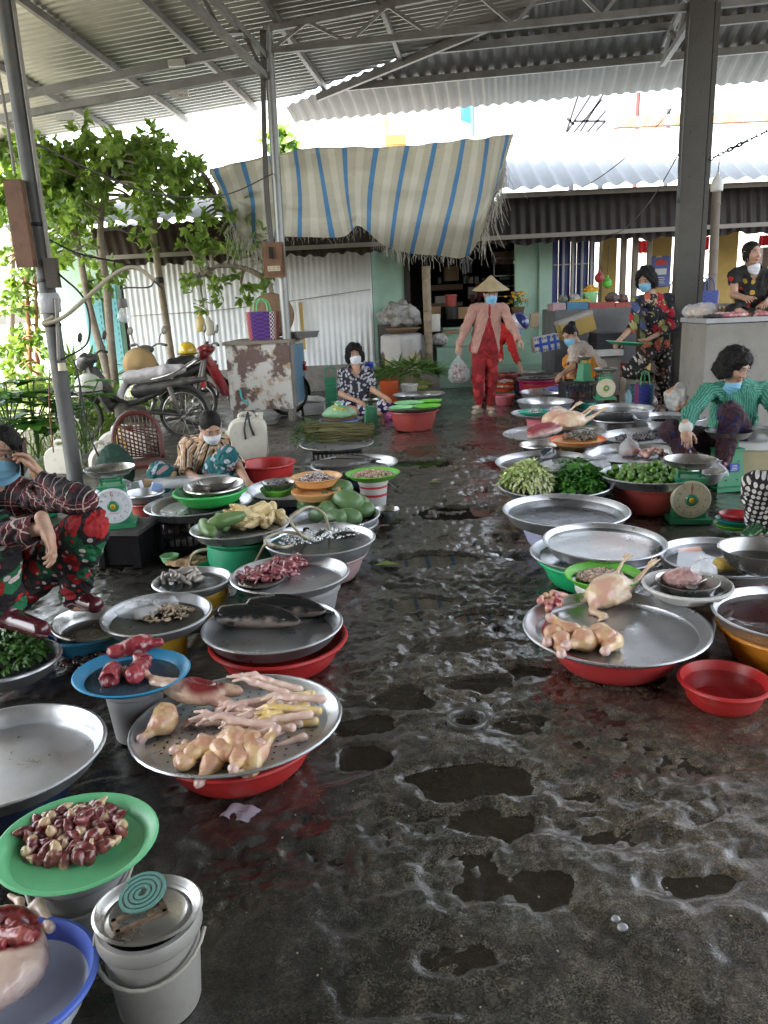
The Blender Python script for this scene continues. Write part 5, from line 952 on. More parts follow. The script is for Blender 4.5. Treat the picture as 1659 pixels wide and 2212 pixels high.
def handmesh(wr,d,n,thumb=1,curl=.5,tone=1.,res=.0035,s=.92):
    d=np.array(d,float); d/=np.linalg.norm(d); n=np.array(n,float); n-=d*(n@d); n/=np.linalg.norm(n); sd_=np.cross(d,n)*thumb; wr=np.array(wr,float)
    Bm=np.stack([d,sd_,n],1); T=lambda a,b,c: wr+s*(Bm@np.array([a,b,c],float))
    P=[ell_(T(.045,0,0),np.array((.05,.040,.0165))*s,Bm,k=.012),cap_(wr-d*.05,T(.02,0,0),.025,.023,k=.02)]
    for i,(b,l,r) in enumerate(((.029,.066,.0088),(.010,.075,.0090),(-.009,.070,.0086),(-.027,.055,.0076))):
        p0=T(.075-.004*abs(i-1),b,0); c=curl*(.8+.18*i); seg=[l*.46,l*.32,l*.24]; ang=0; p=p0; P.append(cap_(T(.05,b*.8,0),p0,r*s,r*s,k=.006))
        for k,q in enumerate(seg):
            ang+=c*(.6 if k==0 else .75); dr=Bm@np.array([math.cos(ang),.10*b/.03*(1 if k==0 else .3),math.sin(ang)]); p2=p+dr*q*s; P.append(cap_(p,p2,r*s*(1-.07*k),r*s*(.93-.08*k),k=.0035)); p=p2
    p=T(.022,.030,.006); ang=.75
    for k,q in enumerate((.04,.032,.026)):
        dr=Bm@np.array([math.cos(ang),math.sin(ang),.25+.3*curl]); dr/=np.linalg.norm(dr); p2=p+dr*q*s; P.append(cap_(p,p2,(.0125-.0012*k)*s,(.0115-.0016*k)*s,k=.007)); p=p2; ang-=.22+.2*curl
    V,Fq=sdf(P,res,.006); C=np.tile(skinc(tone),(len(V),1))*(1+.12*fbm(V*45,2))[:,None]; return V,Fq,C
def person(label,J,face,up=(0,0,1),tone=1.,shirt=None,trou=None,hair='bob',mask=None,hands=(None,None),sleeve=1.,res=.009,feet_=None,bare=(),tw=1.,bust=1.,hl=1.,neck=0.,girth=1.):
    J={k:(v if isinstance(v,np.ndarray) else aty(*v)) for k,v in J.items()}
    base=(J['pel']*[1,1,0]); o=thing('person',label,'person',base)
    B=hframe(face,up); c=J['head']; sd_=(J['shR']-J['shL']); sd_/=np.linalg.norm(sd_); nk,pel=J['nk'],J['pel']; ax_=(nk-pel); fr=np.cross(sd_,ax_); fr/=np.linalg.norm(fr); fr*= 1 if fr@np.array([0,-1,0])>0 or True else -1
    if 'fr' in J: fr=J['fr']
    ref=-fr
    P=[cap_(nk-[0,0,.01],c+B@np.array([0,-.025,-.05]),.056,.05),cap_(nk+sd_*.05-ax_*.18,pel+sd_*.06,.085,.095),cap_(nk-sd_*.05-ax_*.18,pel-sd_*.06,.085,.095),cap_(J['shL'],J['shR'],.048,.048)]
    for s in 'LR':
        P+=[cap_(J['sh'+s],J['el'+s],.044,.037),cap_(J['el'+s],J['wr'+s],.036,.0255)]
        if 'kn'+s in J:
            P+=[cap_(J['hip'+s] if 'hip'+s in J else pel,J['kn'+s],.078,.052),cap_(J['kn'+s],J['an'+s],.05,.034)]
            if s not in bare: P.append(cap_(J['an'+s]-[0,0,.03],J['to'+s],.034,.026))
    Vb,Fb=sdf(P,res,.03); parts=[(Vb,Fb,np.tile(skinc(tone),(len(Vb),1))*(1+.10*fbm(Vb*25,2))[:,None]),headmesh(c,B,nk,tone,.0045 if res>.007 else .0036)]
    for s,hh in zip('LR',hands):
        if hh:
            dr=J['wr'+s]-J['el'+s] if hh[0] is None else np.array(hh[0],float); parts.append(handmesh(J['wr'+s]+dr/np.linalg.norm(dr)*.012,dr,hh[1],hh[2],hh[3],tone))
    V=np.concatenate([p[0] for p in parts]); off=np.cumsum([0]+[len(p[0]) for p in parts]); Fs=np.concatenate([p[1]+k for p,k in zip(parts,off)]); C=np.concatenate([p[2] for p in parts])
    mk('body',V-base,Fs,m_body,o,col=np.clip(C,0,1))
    def cloth(name,prims,mat,k=.035,amp=.006,cut=None,rs=None):
        V,Fq=sdf(prims,rs or res,k); Nn=vnorm(V,Fq); pc=pcoord(prims,V)
        pq=np.stack([V@sd_+.45*(V@fr),V[:,2]+.40*(V@fr),0*V[:,2]],1) if mat.get('flatprint') else pc
        w=fbm(np.stack([pc[:,0]*7,pc[:,1]*26+2.5*np.sin(pc[:,0]*18),0*pc[:,0]+len(label)],1),3); V=V+Nn*(amp*w)[:,None]+Nn*(amp*.8*fbm(V*11,2))[:,None]
        if cut is not None:
            ok=cut(V); Fq=Fq[ok[Fq].all(1)]
        return mk(name,V-base,Fq,mat,o,vec=pq)
    rf=dict(ref=tuple(ref))
    if shirt:
        g_=girth; low=pel+(nk-pel)*hl*.0 
        tp=[cap_(nk+sd_*.052-ax_*.16,pel+sd_*.062,.098*g_,.118*g_,**rf),cap_(nk-sd_*.052-ax_*.16,pel-sd_*.062,.098*g_,.118*g_,off=0,**rf),cap_(nk-ax_*.05,J['shL'],.072,.062,**rf),cap_(nk-ax_*.05,J['shR'],.072,.062,**rf)]
        for k_,s in ((0,'L'),(1,'R')):
            sl=sleeve[k_] if isinstance(sleeve,tuple) else sleeve; a,b_,w=J['sh'+s],J['el'+s],J['wr'+s]
            if sl<=.5: tp.append(cap_(a,a+(b_-a)*sl*2,.062,.060,**rf))
            else: tp+=[cap_(a,b_,.061,.052,**rf),cap_(b_,b_+(w-b_)*(sl-.5)*2,.051,.042,**rf)]
        def cut(V):
            ok=np.ones(len(V),bool)
            if neck:
                d=(V-nk)@fr; h=(V-nk)@(ax_/np.linalg.norm(ax_)); ss=np.abs((V-nk)@sd_); ok&=~((h>-.10*neck+ss*1.6*1)&(ss<.07)&(d>.0)&(h<.2))
            for k_,s in ((0,'L'),(1,'R')):
                sl=sleeve[k_] if isinstance(sleeve,tuple) else sleeve; a,b_,w=J['sh'+s],J['el'+s],J['wr'+s]
                e,dd=(a+(b_-a)*sl*2,b_-a) if sl<=.5 else (b_+(w-b_)*(sl-.5)*2,w-b_); dd=dd/np.linalg.norm(dd); q=(V-e)@dd; ok&=~((q>0)&(q<.08)&(np.linalg.norm(V-e-q[:,None]*dd,axis=1)<.062))
            return ok
        cloth('shirt',tp,shirt,.035,.0105,cut)
    if trou:
        tq=[cap_(pel+sd_*.05,pel-sd_*.05,.108*girth,.108*girth,**rf)]
        for s in 'LR':
            if 'kn'+s in J:
                h=J['hip'+s] if 'hip'+s in J else pel; tq+=[cap_(h,J['kn'+s],.092*tw,.074*tw,**rf),cap_(J['kn'+s],J['an'+s],.072*tw,.056*tw,**rf)]
        def cut2(V):
            ok=np.ones(len(V),bool)
            for s in 'LR':
                if 'kn'+s in J:
                    d=J['an'+s]-J['kn'+s]; d/=np.linalg.norm(d); q=(V-J['an'+s])@d; ok&=~((q>-.01)&(q<.1)&(np.linalg.norm(V-J['an'+s]-q[:,None]*d,axis=1)<.1))
            return ok
        cloth('trousers',tq,trou,.03,.0105,cut2)
    if feet_:
        for s in 'LR':
            if 'an'+s in J and s not in bare:
                a,t=J['an'+s],J['to'+s]; d=(t-a)*[1,1,0]; d/=np.linalg.norm(d)+1e-9
                if feet_[0]=='boot':
                    pr=[cap_(a+(J['kn'+s]-a)*.62,a,.064,.052),cap_(a,np.array([a[0],a[1],t[2]+.01])-d*.03,.05,.044),cap_(np.array([a[0],a[1],t[2]+.008])-d*.03,t+[0,0,.004],.042,.036)]
                    V,Fq=sdf(pr,.007,.02)
                else: V,Fq=sdf([cap_(np.array([a[0],a[1],t[2]-.015])-d*.05,t+[0,0,-.012],.036,.038),cap_(a*.45+t*.55+[0,0,.012]+np.cross(d,[0,0,1])*.03,a*.45+t*.55+[0,0,.012]-np.cross(d,[0,0,1])*.03,.022)],.007,.012)
                mk('boot' if feet_[0]=='boot' else 'sandal',V-base,Fq,feet_[1],o)
    # hair
    T=lambda *p: c+B@np.array(p,float)
    facecut=[ell_(T(0,.10,-.018),(.061,.064,.100),B,sub=1,k=.012)]
    if hair=='bob': hp_=[ell_(T(0,-.025,.045),(.105,.118,.105),B),ell_(T(.082,-.02,-.03),(.042,.068,.072),B),ell_(T(-.082,-.02,-.03),(.042,.068,.072),B),ell_(T(0,-.085,-.04),(.092,.055,.085),B),ell_(T(.02,.066,.078),(.06,.035,.03),B)]; na,nf=.014,21
    elif hair=='tied': hp_=[ell_(T(0,-.014,.042),(.079,.095,.082),B),ell_(T(0,-.05,-.01),(.07,.055,.06),B),cap_(T(0,-.10,.0),T(.0,-.12,-.14),.03,.018)]; na,nf=.003,40
    elif hair=='bun': hp_=[ell_(T(0,-.014,.042),(.079,.095,.082),B),ell_(T(0,-.05,-.01),(.07,.055,.06),B),ell_(T(0,-.085,.095),(.05,.045,.04),B)]; na,nf=.004,40
    elif hair=='long': hp_=[ell_(T(0,-.016,.042),(.082,.096,.084),B),ell_(T(.06,-.01,-.02),(.026,.05,.06),B),cap_(T(-.03,-.07,0),T(-.07,-.05,-.26),.045,.03),ell_(T(-.062,-.01,-.03),(.026,.05,.07),B)]; na,nf=.004,40
    V,Fq=sdf(hp_+facecut,.006,.02); Nh=vnorm(V,Fq); V=V+Nh*(na*fbm(V*nf,4))[:,None]; gh=np.random.default_rng(len(label)); vs_=[V]; fs_=[list(map(int,f)) for f in Fq]; e_=len(V)
    for i_ in gh.integers(0,len(V),420 if hair=='bob' else 200):
        n_=Nh[i_]; t_=np.array([0,0,-1.])+gh.normal(size=3)*(.7 if hair=='bob' else .35); t_-=n_*(t_@n_); t_/=np.linalg.norm(t_)+1e-9; w_=np.cross(t_,n_)*.0016; l_=.03+.05*gh.random(); c_=gh.normal()*.5
        for q_ in (0,.35,.7,1): 
            p_=V[i_]+t_*l_*q_+n_*(.001+.010*q_*(1.2-q_)*(1 if hair=='bob' else .5))+np.cross(t_,n_)*c_*l_*q_*q_; vs_.append(np.stack([p_-w_*(1-q_*.8),p_+w_*(1-q_*.8)]))
        fs_+=[[e_+2*k_,e_+2*k_+1,e_+2*k_+3,e_+2*k_+2] for k_ in range(3)]; e_+=8
    mk('hair',np.concatenate(vs_)-base,fs_,m_hair,o)
    if mask:
        mm,dz=mask[0],mask[1]; V=[];Fs=[]; nu,nv=17,13
        for i in range(nu):
            th=(-1+2*i/(nu-1))*1.25
            for j in range(nv):
                t=j/(nv-1); z=-.112+.108*t; ry=.098+.018*math.exp(-((z+.036)/.030)**2)*math.cos(th)**3-.014*sstep(-.07,-.115,z); x=.076*math.sin(th)*(1-.10*(1-t)); y=.0+ry*math.cos(th)**.8+.003*math.sin(t*22)*math.cos(th)
                z2=z*(1-.55*abs(math.sin(th))**2)-.03*abs(math.sin(th))**2+dz; y+= (.012 if dz<-.02 else 0); V.append(T(x,y-(.02 if dz<-.02 else 0),z2))
        for i in range(nu-1):
            for j in range(nv-1): a=i*nv+j; Fs.append([a,a+nv,a+nv+1,a+1])
        me=mk('mask',np.array(V)-base,Fs,mm,o)
        mm2=MB(); 
        for s in (1,-1): mm2.tube(cr([T(s*.070,.03,-.012+dz*.6),T(s*.083,.0,.02),T(s*.083,-.022,.0),T(s*.072,.02,-.06+dz*.6)],5)-base,.0022,n=5)
        mm2.build('mask_strap',m_mwhite,o,smooth=True)
    o['_j']=0; del o['_j']; return o,J,B,base
def part(o,base,name,prims,mat,res=.006,k=.01,noise=0,col=None):
    V,Fq=sdf(prims,res,k)
    if noise: V=V+vnorm(V,Fq)*(noise*fbm(V*40,3))[:,None]
    return mk(name,V-base,Fq,mat,o,col=col)
# --- walking woman with conical hat
y=9.68; cl_red=pat('maroon_leaf_print',(.22,.008,.012),[('dots',9,1,.42,[(.40,.03,.03),(.30,.012,.014),(.22,.008,.012)])]); cl_pink=pat('pink_striped_cotton',(.52,.30,.25),[('stripe',0,55,.0,.45,(.36,.19,.155))])
o,J,B,bs=person('walking woman in a conical hat, pink striped jacket and red trousers, carrying a clear bag',dict(head=(1060,636,y),nk=(1057,661,y),shL=(1024,668,y),shR=(1087,668,y),elL=(1006,709,y-.02),elR=(1103,702,y-.10),wrL=(990,747,y-.05),wrR=(1122,735,y-.22),pel=(1047,752,y),hipL=(1036,757,y),hipR=(1060,757,y),knL=(1032,818,y-.08),knR=(1061,818,y),anL=(1034,874,y-.04),anR=(1057,879,y-.02),toL=(1025,889,y-.14),toR=(1063,892,y-.14)),(.04,-1,-.12),shirt=cl_pink,trou=cl_red,hair='tied',mask=(m_mblue,0),hands=(((0,0,-1),(0,1,0),1,.9),(None,(-.3,-.3,-1),-1,.35)),feet_=('sandal',M('cream_sandal',(.50,.42,.32),rough=.6)),tw=.98)
mt=M('palm_leaf_hat',(.42,.33,.20),rough=.75,n=(6,(.28,.21,.12),.5),b=(30,.3,.004))
m=MB(); tilt=hframe((.04,-1,-.10)); m.lathe([(0,.150),(.01,.147),(.08,.082),(.155,.026),(.222,-.018),(.224,-.022),(.220,-.022),(.15,.02),(.075,.076),(0,.14)],n=40,R=tilt@np.diag([1,1,1.])@np.array([[1,0,0],[0,1,0],[0,0,1]])); hat=m.build('hat',mt,o,J['head']+[0,-.01,.075]-bs,smooth=True)
sh_=[c for c in o.children if c.name.startswith('shirt')][0]; me=sh_.data; me.materials.append(cl_red); n_=len(me.polygons); ce=np.zeros(n_*3); me.polygons.foreach_get('center',ce); ce=ce.reshape(-1,3)+bs-J['nk']; h_=-ce[:,2]; w_=np.where(h_<.14,.012+.0*h_,.012+(h_-.14)*.30); me.polygons.foreach_set('material_index',((ce[:,1]<-.02)&(np.abs(ce[:,0]+.008+.05*h_)<w_)).astype(np.int32))
zb_=J['wrL']-[0,0,.09]; bag('clear bag of dark shellfish carried in the walking woman hand',zb_-[0,0,.36],.125,.38,M('thin_clear_film',(.75,.76,.78),rough=.2,alpha=.22,b=(25,.7,.01),spec=.7),blobs(26,.075,.032,(.16,.06,.06),41,2.4),12)
# --- seated woman with white mask
y=9.75; cl_bw=pat('black_white_paisley',(.02,.02,.03),[('dots',30,1,.46,[(.42,.42,.46),(.02,.02,.03),(.34,.34,.40)])]); cl_pd=pat('navy_polka',(.018,.016,.09),[('dots',13,.25,.36,[(.62,.6,.68)])])
o,J,B,bs=person('woman sitting cross-legged in a white mask, black patterned blouse and polka dot trousers',dict(head=(766,766,y),nk=(769,797,y),shL=(741,806,y),shR=(795,806,y),elL=(737,851,y-.05),elR=(806,843,y-.05),wrL=(775,868,y-.35),wrR=(832,858,y-.30),pel=(766,872,y),hipL=(752,880,y-.02),hipR=(785,880,y-.02),knL=(735,879,y-.32),knR=(833,876,y-.32),anL=(795,889,y-.42),anR=(770,889,y-.40),toL=(820,893,y-.40),toR=(745,893,y-.40)),(.1,-1,-.05),(-.12,0,1),shirt=cl_bw,trou=cl_pd,mask=(m_mwhite,0),hands=((None,(0,0,-1),1,.5),(None,(0,0,-1),-1,.5)),sleeve=.42,neck=1,girth=1.05)
# --- crouching woman in brown stripes
y=5.9; cl_br=pat('brown_striped_cotton',(.42,.24,.12),[('stripe',0,16,.0,.2,(.02,.018,.02)),('stripe',0,16,.25,.42,(.60,.55,.48)),('stripe',0,16,.6,.68,(.6,.5,.4))]); cl_tl=pat('teal_dotted',(.006,.10,.11),[('dots',17,.9,.34,[(.50,.34,.16),(.42,.24,.26),(.4,.45,.5),(.006,.10,.11)])])
o,J,B,bs=person('woman crouching over the trays in a brown striped shirt and teal dotted trousers',dict(head=(455,922,y-.10),nk=(442,955,y),shL=(404,962,y+.02),shR=(482,958,y-.02),elL=(402,1022,y-.12),elR=(512,1003,y-.15),wrL=(462,1052,y-.45),wrR=(533,1040,y-.45),pel=(415,1030,y+.12),hipL=(395,1035,y+.1),hipR=(440,1035,y+.1),knL=(342,1020,y-.25),knR=(490,985,y-.28),anL=(360,1078,y-.12),anR=(478,1068,y-.12),toL=(352,1090,y-.3),toR=(485,1082,y-.3)),(.38,-.75,-.55),(.1,-.4,1),shirt=cl_br,trou=cl_tl,hair='tied',mask=(m_mwhite,0),hands=((None,(0,0,-1),1,.6),(None,(0,0,-1),-1,.6)),sleeve=.56,feet_=('sandal',m_black),tw=1.02,res=.0075)
# --- plaid woman on the phone
y=3.05; cl_pl=pat('red_plaid',(.085,.008,.016),[('stripe',0,13,.0,.28,(.012,.010,.014)),('stripe',1,13,.0,.28,(.014,.010,.014)),('stripe',0,13,.60,.66,(.48,.38,.32)),('stripe',1,13,.60,.66,(.48,.38,.32)),('stripe',0,13,.30,.33,(.32,.2,.2)),('stripe',1,13,.82,.85,(.32,.2,.2))]); cl_fl=pat('red_green_floral',(.010,.008,.010),[('dots',9,1,.40,[(.008,.12,.045),(.010,.008,.010),(.005,.07,.03)]),('dots',10.5,1,.36,[(.36,.006,.010),(.30,.01,.012),(.010,.008,.01)]),('dots',19,1,.17,[(.62,.5,.5),(.4,.01,.012),(.5,.42,.42)])])
m_mboot=M('maroon_rubber',(.075,.010,.018),rough=.18,n=(4,(.05,.008,.012),.6),coat=.5)
o,J,B,bs=person('squatting woman on the phone in red plaid shirt, floral trousers and maroon boots',dict(head=(2,982,y),nk=(0,1045,y+.06),shL=(-85,1075,y+.0),shR=(62,1072,y+.05),elL=(-60,1165,y-.26),elR=(172,1080,y-.22),wrL=(98,1140,y-.38),wrR=(88,1036,y-.10),pel=(-25,1270,y+.22),hipL=(-70,1270,y+.2),hipR=(40,1268,y+.2),knL=(-10,1152,y-.25),knR=(188,1140,y-.12),anL=(18,1325,y-.24),anR=(160,1290,y+.08),toL=(88,1362,y-.36),toR=(205,1308,y-.02)),(.30,-1,-.02),(.05,0,1),shirt=cl_pl,trou=cl_fl,hair='tied',mask=(m_mblue,0),hands=(((.25,-.2,-.8),(-1,-.3,-.3),1,.55),((-.35,-.05,1),(-.6,-.5,.1),1,.7)),sleeve=(.95,.97),feet_=('boot',m_mboot),tw=1.08,res=.0068)
m=MB(); q=J['wrR']+np.array([-.075,.05,.085]); ph=thing('phone','dark mobile phone held to the ear by the woman in plaid','phone',q); m.box((0,0,0),(.012,.07,.135),R=np.array(Euler((.25,.15,.2)).to_matrix())); m.build('body',M('phone_black',(.01,.01,.012),rough=.15),ph)
# --- red sleeved person bending behind the walking woman
y=10.5; m_redcl=M('bright_red_cloth',(.42,.012,.010),rough=.8,b=(14,.4,.02))
o,J,B,bs=person('person in red sleeves and blue helmet bending down behind the walking woman',dict(head=(1120,702,y-.05),nk=(1098,708,y),shL=(1070,712,y+.05),shR=(1098,716,y-.08),elL=(1075,752,y),elR=(1107,752,y-.12),wrL=(1082,780,y-.2),wrR=(1121,786,y-.2),pel=(1040,752,y+.15),hipL=(1035,760,y+.15),hipR=(1048,760,y+.1),knL=(1033,800,y+.1),knR=(1050,800,y+.05),anL=(1035,850,y+.15),anR=(1048,852,y+.1),toL=(1045,860,y),toR=(1060,862,y)),(.55,-.5,-.62),(.5,-.2,.8),shirt=m_redcl,trou=M('pink_trousers',(.55,.16,.22),rough=.8),hair='tied',mask=(m_mblue,0),hands=(None,((.3,-.2,-.8),(-.7,-.3,-.3),-1,.5)),sleeve=.96,feet_=('sandal',m_black))
hv=M('helmet_blue',(.02,.03,.14),rough=.25,coat=.5); V,Fq=sdf([ell_(J['head']+B@np.array([0,-.015,.045]),(.118,.135,.11),B),ell_(J['head']+B@np.array([0,.02,-.10]),(.15,.16,.10),B,sub=1)],.006,.008); q=(V-J['head'])@B
mk('helmet',V-bs,Fq,M('helmet_paint',vc=True,rough=.22,coat=.5),o,col=blend(np.tile((.62,.62,.66),(len(V),1)),(.02,.03,.15),sstep(.055,.06,q[:,2]+.25*q[:,1])*1.0))
# --- seated woman with hair bun
y=9.3; cl_ch=pat('cream_check',(.50,.42,.36),[('stripe',0,22,.0,.12,(.34,.27,.22)),('stripe',1,22,.0,.12,(.36,.29,.24))]); m_org=M('orange_trousers',(.56,.22,.02),rough=.8,b=(14,.5,.02))
o,J,B,bs=person('woman with a hair bun squatting in a cream checked shirt and orange trousers',dict(head=(1232,724,y-.05),nk=(1246,748,y),shL=(1240,757,y-.12),shR=(1268,757,y+.12),elL=(1236,793,y-.25),elR=(1255,800,y),wrL=(1214,809,y-.40),wrR=(1230,812,y-.2),pel=(1283,796,y+.10),hipL=(1278,800,y),hipR=(1290,800,y+.2),knL=(1270,781,y-.30),knR=(1228,782,y-.02),anL=(1272,825,y-.22),anR=(1238,826,y-.05),toL=(1255,832,y-.35),toR=(1222,832,y-.15)),(-.75,-.55,-.42),(-.3,0,1),shirt=cl_ch,trou=m_org,hair='bun',mask=(m_mblue,0),hands=((None,(0,0,-1),1,.5),None),sleeve=.42,feet_=('sandal',m_black))
# --- standing woman in floral
y=8.9; cl_f2=pat('black_floral',(.008,.008,.014),[('dots',7.5,1,.34,[(.10,.13,.035),(.008,.008,.014),(.30,.28,.10)]),('dots',8,1,.37,[(.42,.015,.02),(.5,.10,.05),(.008,.008,.014),(.38,.01,.03),(.06,.09,.22)]),('dots',16,1,.13,[(.55,.42,.2),(.5,.3,.25)])]); cl_f3=pat('speckled_floral',(.012,.010,.010),[('dots',26,1,.40,[(.5,.46,.42),(.012,.01,.01),(.30,.12,.06),(.012,.01,.01),(.42,.4,.38)])])
o,J,B,bs=person('woman standing on one leg in black floral clothes, holding a green dish',dict(head=(1395,605,y),nk=(1406,640,y+.03),shL=(1378,652,y-.10),shR=(1442,648,y+.08),elL=(1368,705,y-.22),elR=(1455,704,y-.02),wrL=(1341,732,y-.34),wrR=(1404,731,y-.22),pel=(1418,752,y+.05),hipL=(1405,760,y),hipR=(1432,760,y+.08),knL=(1358,802,y-.18),knR=(1432,815,y+.02),anL=(1402,812,y+.15),anR=(1434,872,y+.1),toL=(1412,842,y+.12),toR=(1425,888,y-.08)),(-.62,-.72,-.32),(-.08,0,1),shirt=cl_f2,trou=cl_f3,mask=(m_mblue,0),hands=((None,(.2,.2,-1),1,.45),(None,(-.2,.2,1),1,.5)),sleeve=(.68,.82),feet_=('sandal',M('cream_sandal')),tw=1.08,girth=1.0)
V0('green_dish','sea green plastic dish held by the standing woman','dish',aty(1352,739,y-.34),.215,'plate',.03,m_grn,tilt=R_(6),ta=R_(90))
# --- woman sitting on the counter
y=8.25; cl_f4=pat('black_dotted_dress',(.008,.007,.007),[('dots',9,1,.22,[(.42,.02,.02),(.45,.30,.04),(.008,.007,.007)])])
o,J,B,bs=person('woman sitting on the counter in a black dotted dress, mask under her chin',dict(head=(1624,548,y),nk=(1622,582,y+.03),shL=(1587,594,y),shR=(1657,592,y),elL=(1585,637,y-.06),elR=(1672,636,y-.05),wrL=(1608,643,y-.34),wrR=(1655,652,y-.34),pel=(1622,668,y+.05),hipL=(1605,672,y),hipR=(1640,672,y),knL=(1585,672,y-.24),knR=(1668,668,y-.24),anL=(1630,684,y-.33),anR=(1610,684,y-.30),toL=(1650,688,y-.30),toR=(1595,686,y-.30)),(.30,-1,.02),shirt=cl_f4,trou=cl_f4,hair='long',mask=(m_mwhite,-.098),hands=((None,(.5,0,-1),1,.4),(None,(0,0,-1),-1,.5)),sleeve=.24,neck=1.1,girth=1.05)
# --- woman in green stripes
y=5.6; cl_g=pat('green_striped_knit',(.02,.17,.115),[('stripe',0,48,.0,.42,(.10,.30,.22))]); cl_dk=pat('dark_violet_print',(.035,.012,.020),[('dots',14,1,.3,[(.02,.015,.08),(.04,.012,.02)])])
o,J,B,bs=person('sitting woman in a green striped knit and dark trousers, mask under her chin',dict(head=(1588,792,y-.02),nk=(1590,836,y+.05),shL=(1528,848,y+.02),shR=(1650,843,y+.05),elL=(1492,893,y-.18),elR=(1682,893,y-.1),wrL=(1481,925,y-.42),wrR=(1690,935,y-.35),pel=(1580,950,y+.15),hipL=(1550,958,y+.1),hipR=(1612,958,y+.1),knL=(1450,930,y-.20),knR=(1578,892,y-.34),anL=(1500,1010,y-.25),anR=(1560,1010,y-.25),toL=(1485,1020,y-.4),toR=(1555,1022,y-.42)),(.50,-.80,-.42),(.15,-.1,1),shirt=cl_g,trou=cl_dk,mask=(m_mblue,-.076),hands=(((.05,-.25,-1),(.2,1,0),1,.5),None),sleeve=(.97,.97),feet_=('boot',M('maroon_rubber')),tw=1.05,girth=1.1,res=.0078)
a=J['wrL']; d=(J['wrL']-J['elL']); d/=np.linalg.norm(d); part(o,bs,'cuff',[cap_(a-d*.035,a-d*.012,.044,.046)],M('white_cuff',(.58,.56,.52),rough=.85,b=(60,.4,.005)),.005,.008)
# --- polka dot person at the right edge
y=4.05; cl_p=pat('black_polka',(.010,.008,.010),[('dots',30,.15,.36,[(.62,.58,.56)])])
o,J,B,bs=person('person squatting at the right edge in black polka dot trousers and green boots',dict(head=(1790,850,y+.1),nk=(1785,900,y+.15),shL=(1705,925,y+.1),shR=(1860,925,y+.1),elL=(1700,1010,y-.1),elR=(1870,1010,y-.05),wrL=(1740,1060,y-.3),wrR=(1800,1060,y-.3),pel=(1775,1090,y+.25),hipL=(1745,1095,y+.2),hipR=(1805,1095,y+.2),knL=(1640,1052,y-.05),knR=(1800,1040,y-.2),anL=(1640,1135,y+.02),anR=(1780,1150,y),toL=(1612,1160,y-.16),toR=(1770,1172,y-.2)),(-.3,-1,-.2),shirt=cl_dk,trou=cl_p,hair='tied',sleeve=.9,feet_=('boot',M('green_rubber',(.02,.085,.03),rough=.25,n=(5,(.015,.06,.02),.6))),tw=1.22,res=.009)
# ================================================================ TREES AND PLANTS
m_bark=M('pale_bark',(.26,.22,.17),rough=.85,n=(9,(.14,.12,.09),.7),n2=(22,(.38,.36,.31),.5,.58,.7),b=(30,.5,.01))
def leafmat(name,c1,c2,tr=.45,rough=.35):
    m=M(name,c1,rough=rough,isl=.5,n=(1.5,c2,.7)); N,L,p=nodes(m); t=N.new('ShaderNodeBsdfTranslucent'); t.inputs[0].default_value=(c2[0]*1.6,c2[1]*1.7,c2[2],1); x=N.new('ShaderNodeMixShader'); x.inputs[0].default_value=tr*.6
    o=N['Material Output']; L.new(p.outputs[0],x.inputs[1]); L.new(t.outputs[0],x.inputs[2]); L.new(x.outputs[0],o.inputs[0]); return m
m_leaf=leafmat('jackfruit_leaf',(.09,.16,.05),(.22,.31,.08),.9); m_leafy=leafmat('bright_leaf',(.07,.14,.02),(.13,.20,.03)); m_broad=leafmat('broad_leaf',(.06,.17,.03),(.10,.24,.05),.7); m_grass=leafmat('grass_blade',(.08,.15,.03),(.16,.22,.05))
def leafcloud(centers,per,L,W,seed,droop=.3,up=.3,spray=True):
    g2=np.random.default_rng(seed); V=[];Fs=[];e=0
    for c,r in centers:
        ns=max(int(per*(r/.25)**2/7),3)
        for s in range(ns):
            d=g2.normal(size=3); d/=np.linalg.norm(d); tip=c+d*r*g2.random()**.45*np.array([1,1,.85]); ax=d*.6+g2.normal(size=3)*.4+[0,0,up]; ax/=np.linalg.norm(ax)
            for k in range(7 if spray else 1):
                q=np.cross(ax,g2.normal(size=3)); q/=np.linalg.norm(q); ld=ax*(.5+.3*g2.random())+q*(.8)-np.array([0,0,droop*g2.random()]); ld/=np.linalg.norm(ld); p=tip-ax*.08*g2.random(); l=L*(.65+.6*g2.random()); w=W*(.7+.5*g2.random())
                sd_=np.cross(ld,ax+g2.normal(size=3)*.3); sd_/=np.linalg.norm(sd_)+1e-9; nn=np.cross(sd_,ld)
                for t,ww,bz in ((0,.08,0),(.3,.7,.03),(.62,1,.02),(.88,.6,-.06),(1,.04,-.13)):
                    for sg in (-1,0,1): V.append(p+ld*l*t+sd_*sg*w*.5*ww+nn*(bz*l+.16*abs(sg)*w*ww))
                for a in range(4):
                    for b_ in range(2): x=e+a*3+b_; Fs.append([x,x+1,x+4,x+3])
                e+=15
    return np.array(V),Fs
def tree(name,label,base,trunks,clusters,per,L,W,seed,lm,r0=.07,droop=.3,cat='tree',up=.3,bark=None):
    o=thing(name,label,cat,base); m=MB(); ends=[]
    for tr in trunks:
        P=cr(tr,5); m.tube(P-base,np.linspace(r0,r0*.45,len(P)),n=9); ends+=list(P[len(P)//3:])
    ends=np.array(ends); cl=[]
    for (u,v,y,r) in clusters:
        c=aty(u,v,y); cl.append((c,r)); q=ends[np.linalg.norm(ends-c,axis=1).argmin()]; mid=(q+c)/2+np.array([0,0,.06]); m.tube(cr([q,mid,c],4)-base,np.linspace(.022,.008,9),n=5)
    m.build('trunk',bark or m_bark,o,smooth=True)
    V,Fs=leafcloud(cl,per,L,W,seed,droop,up); mk('crown',V-base,Fs,lm,o); return o
Yt=10.6
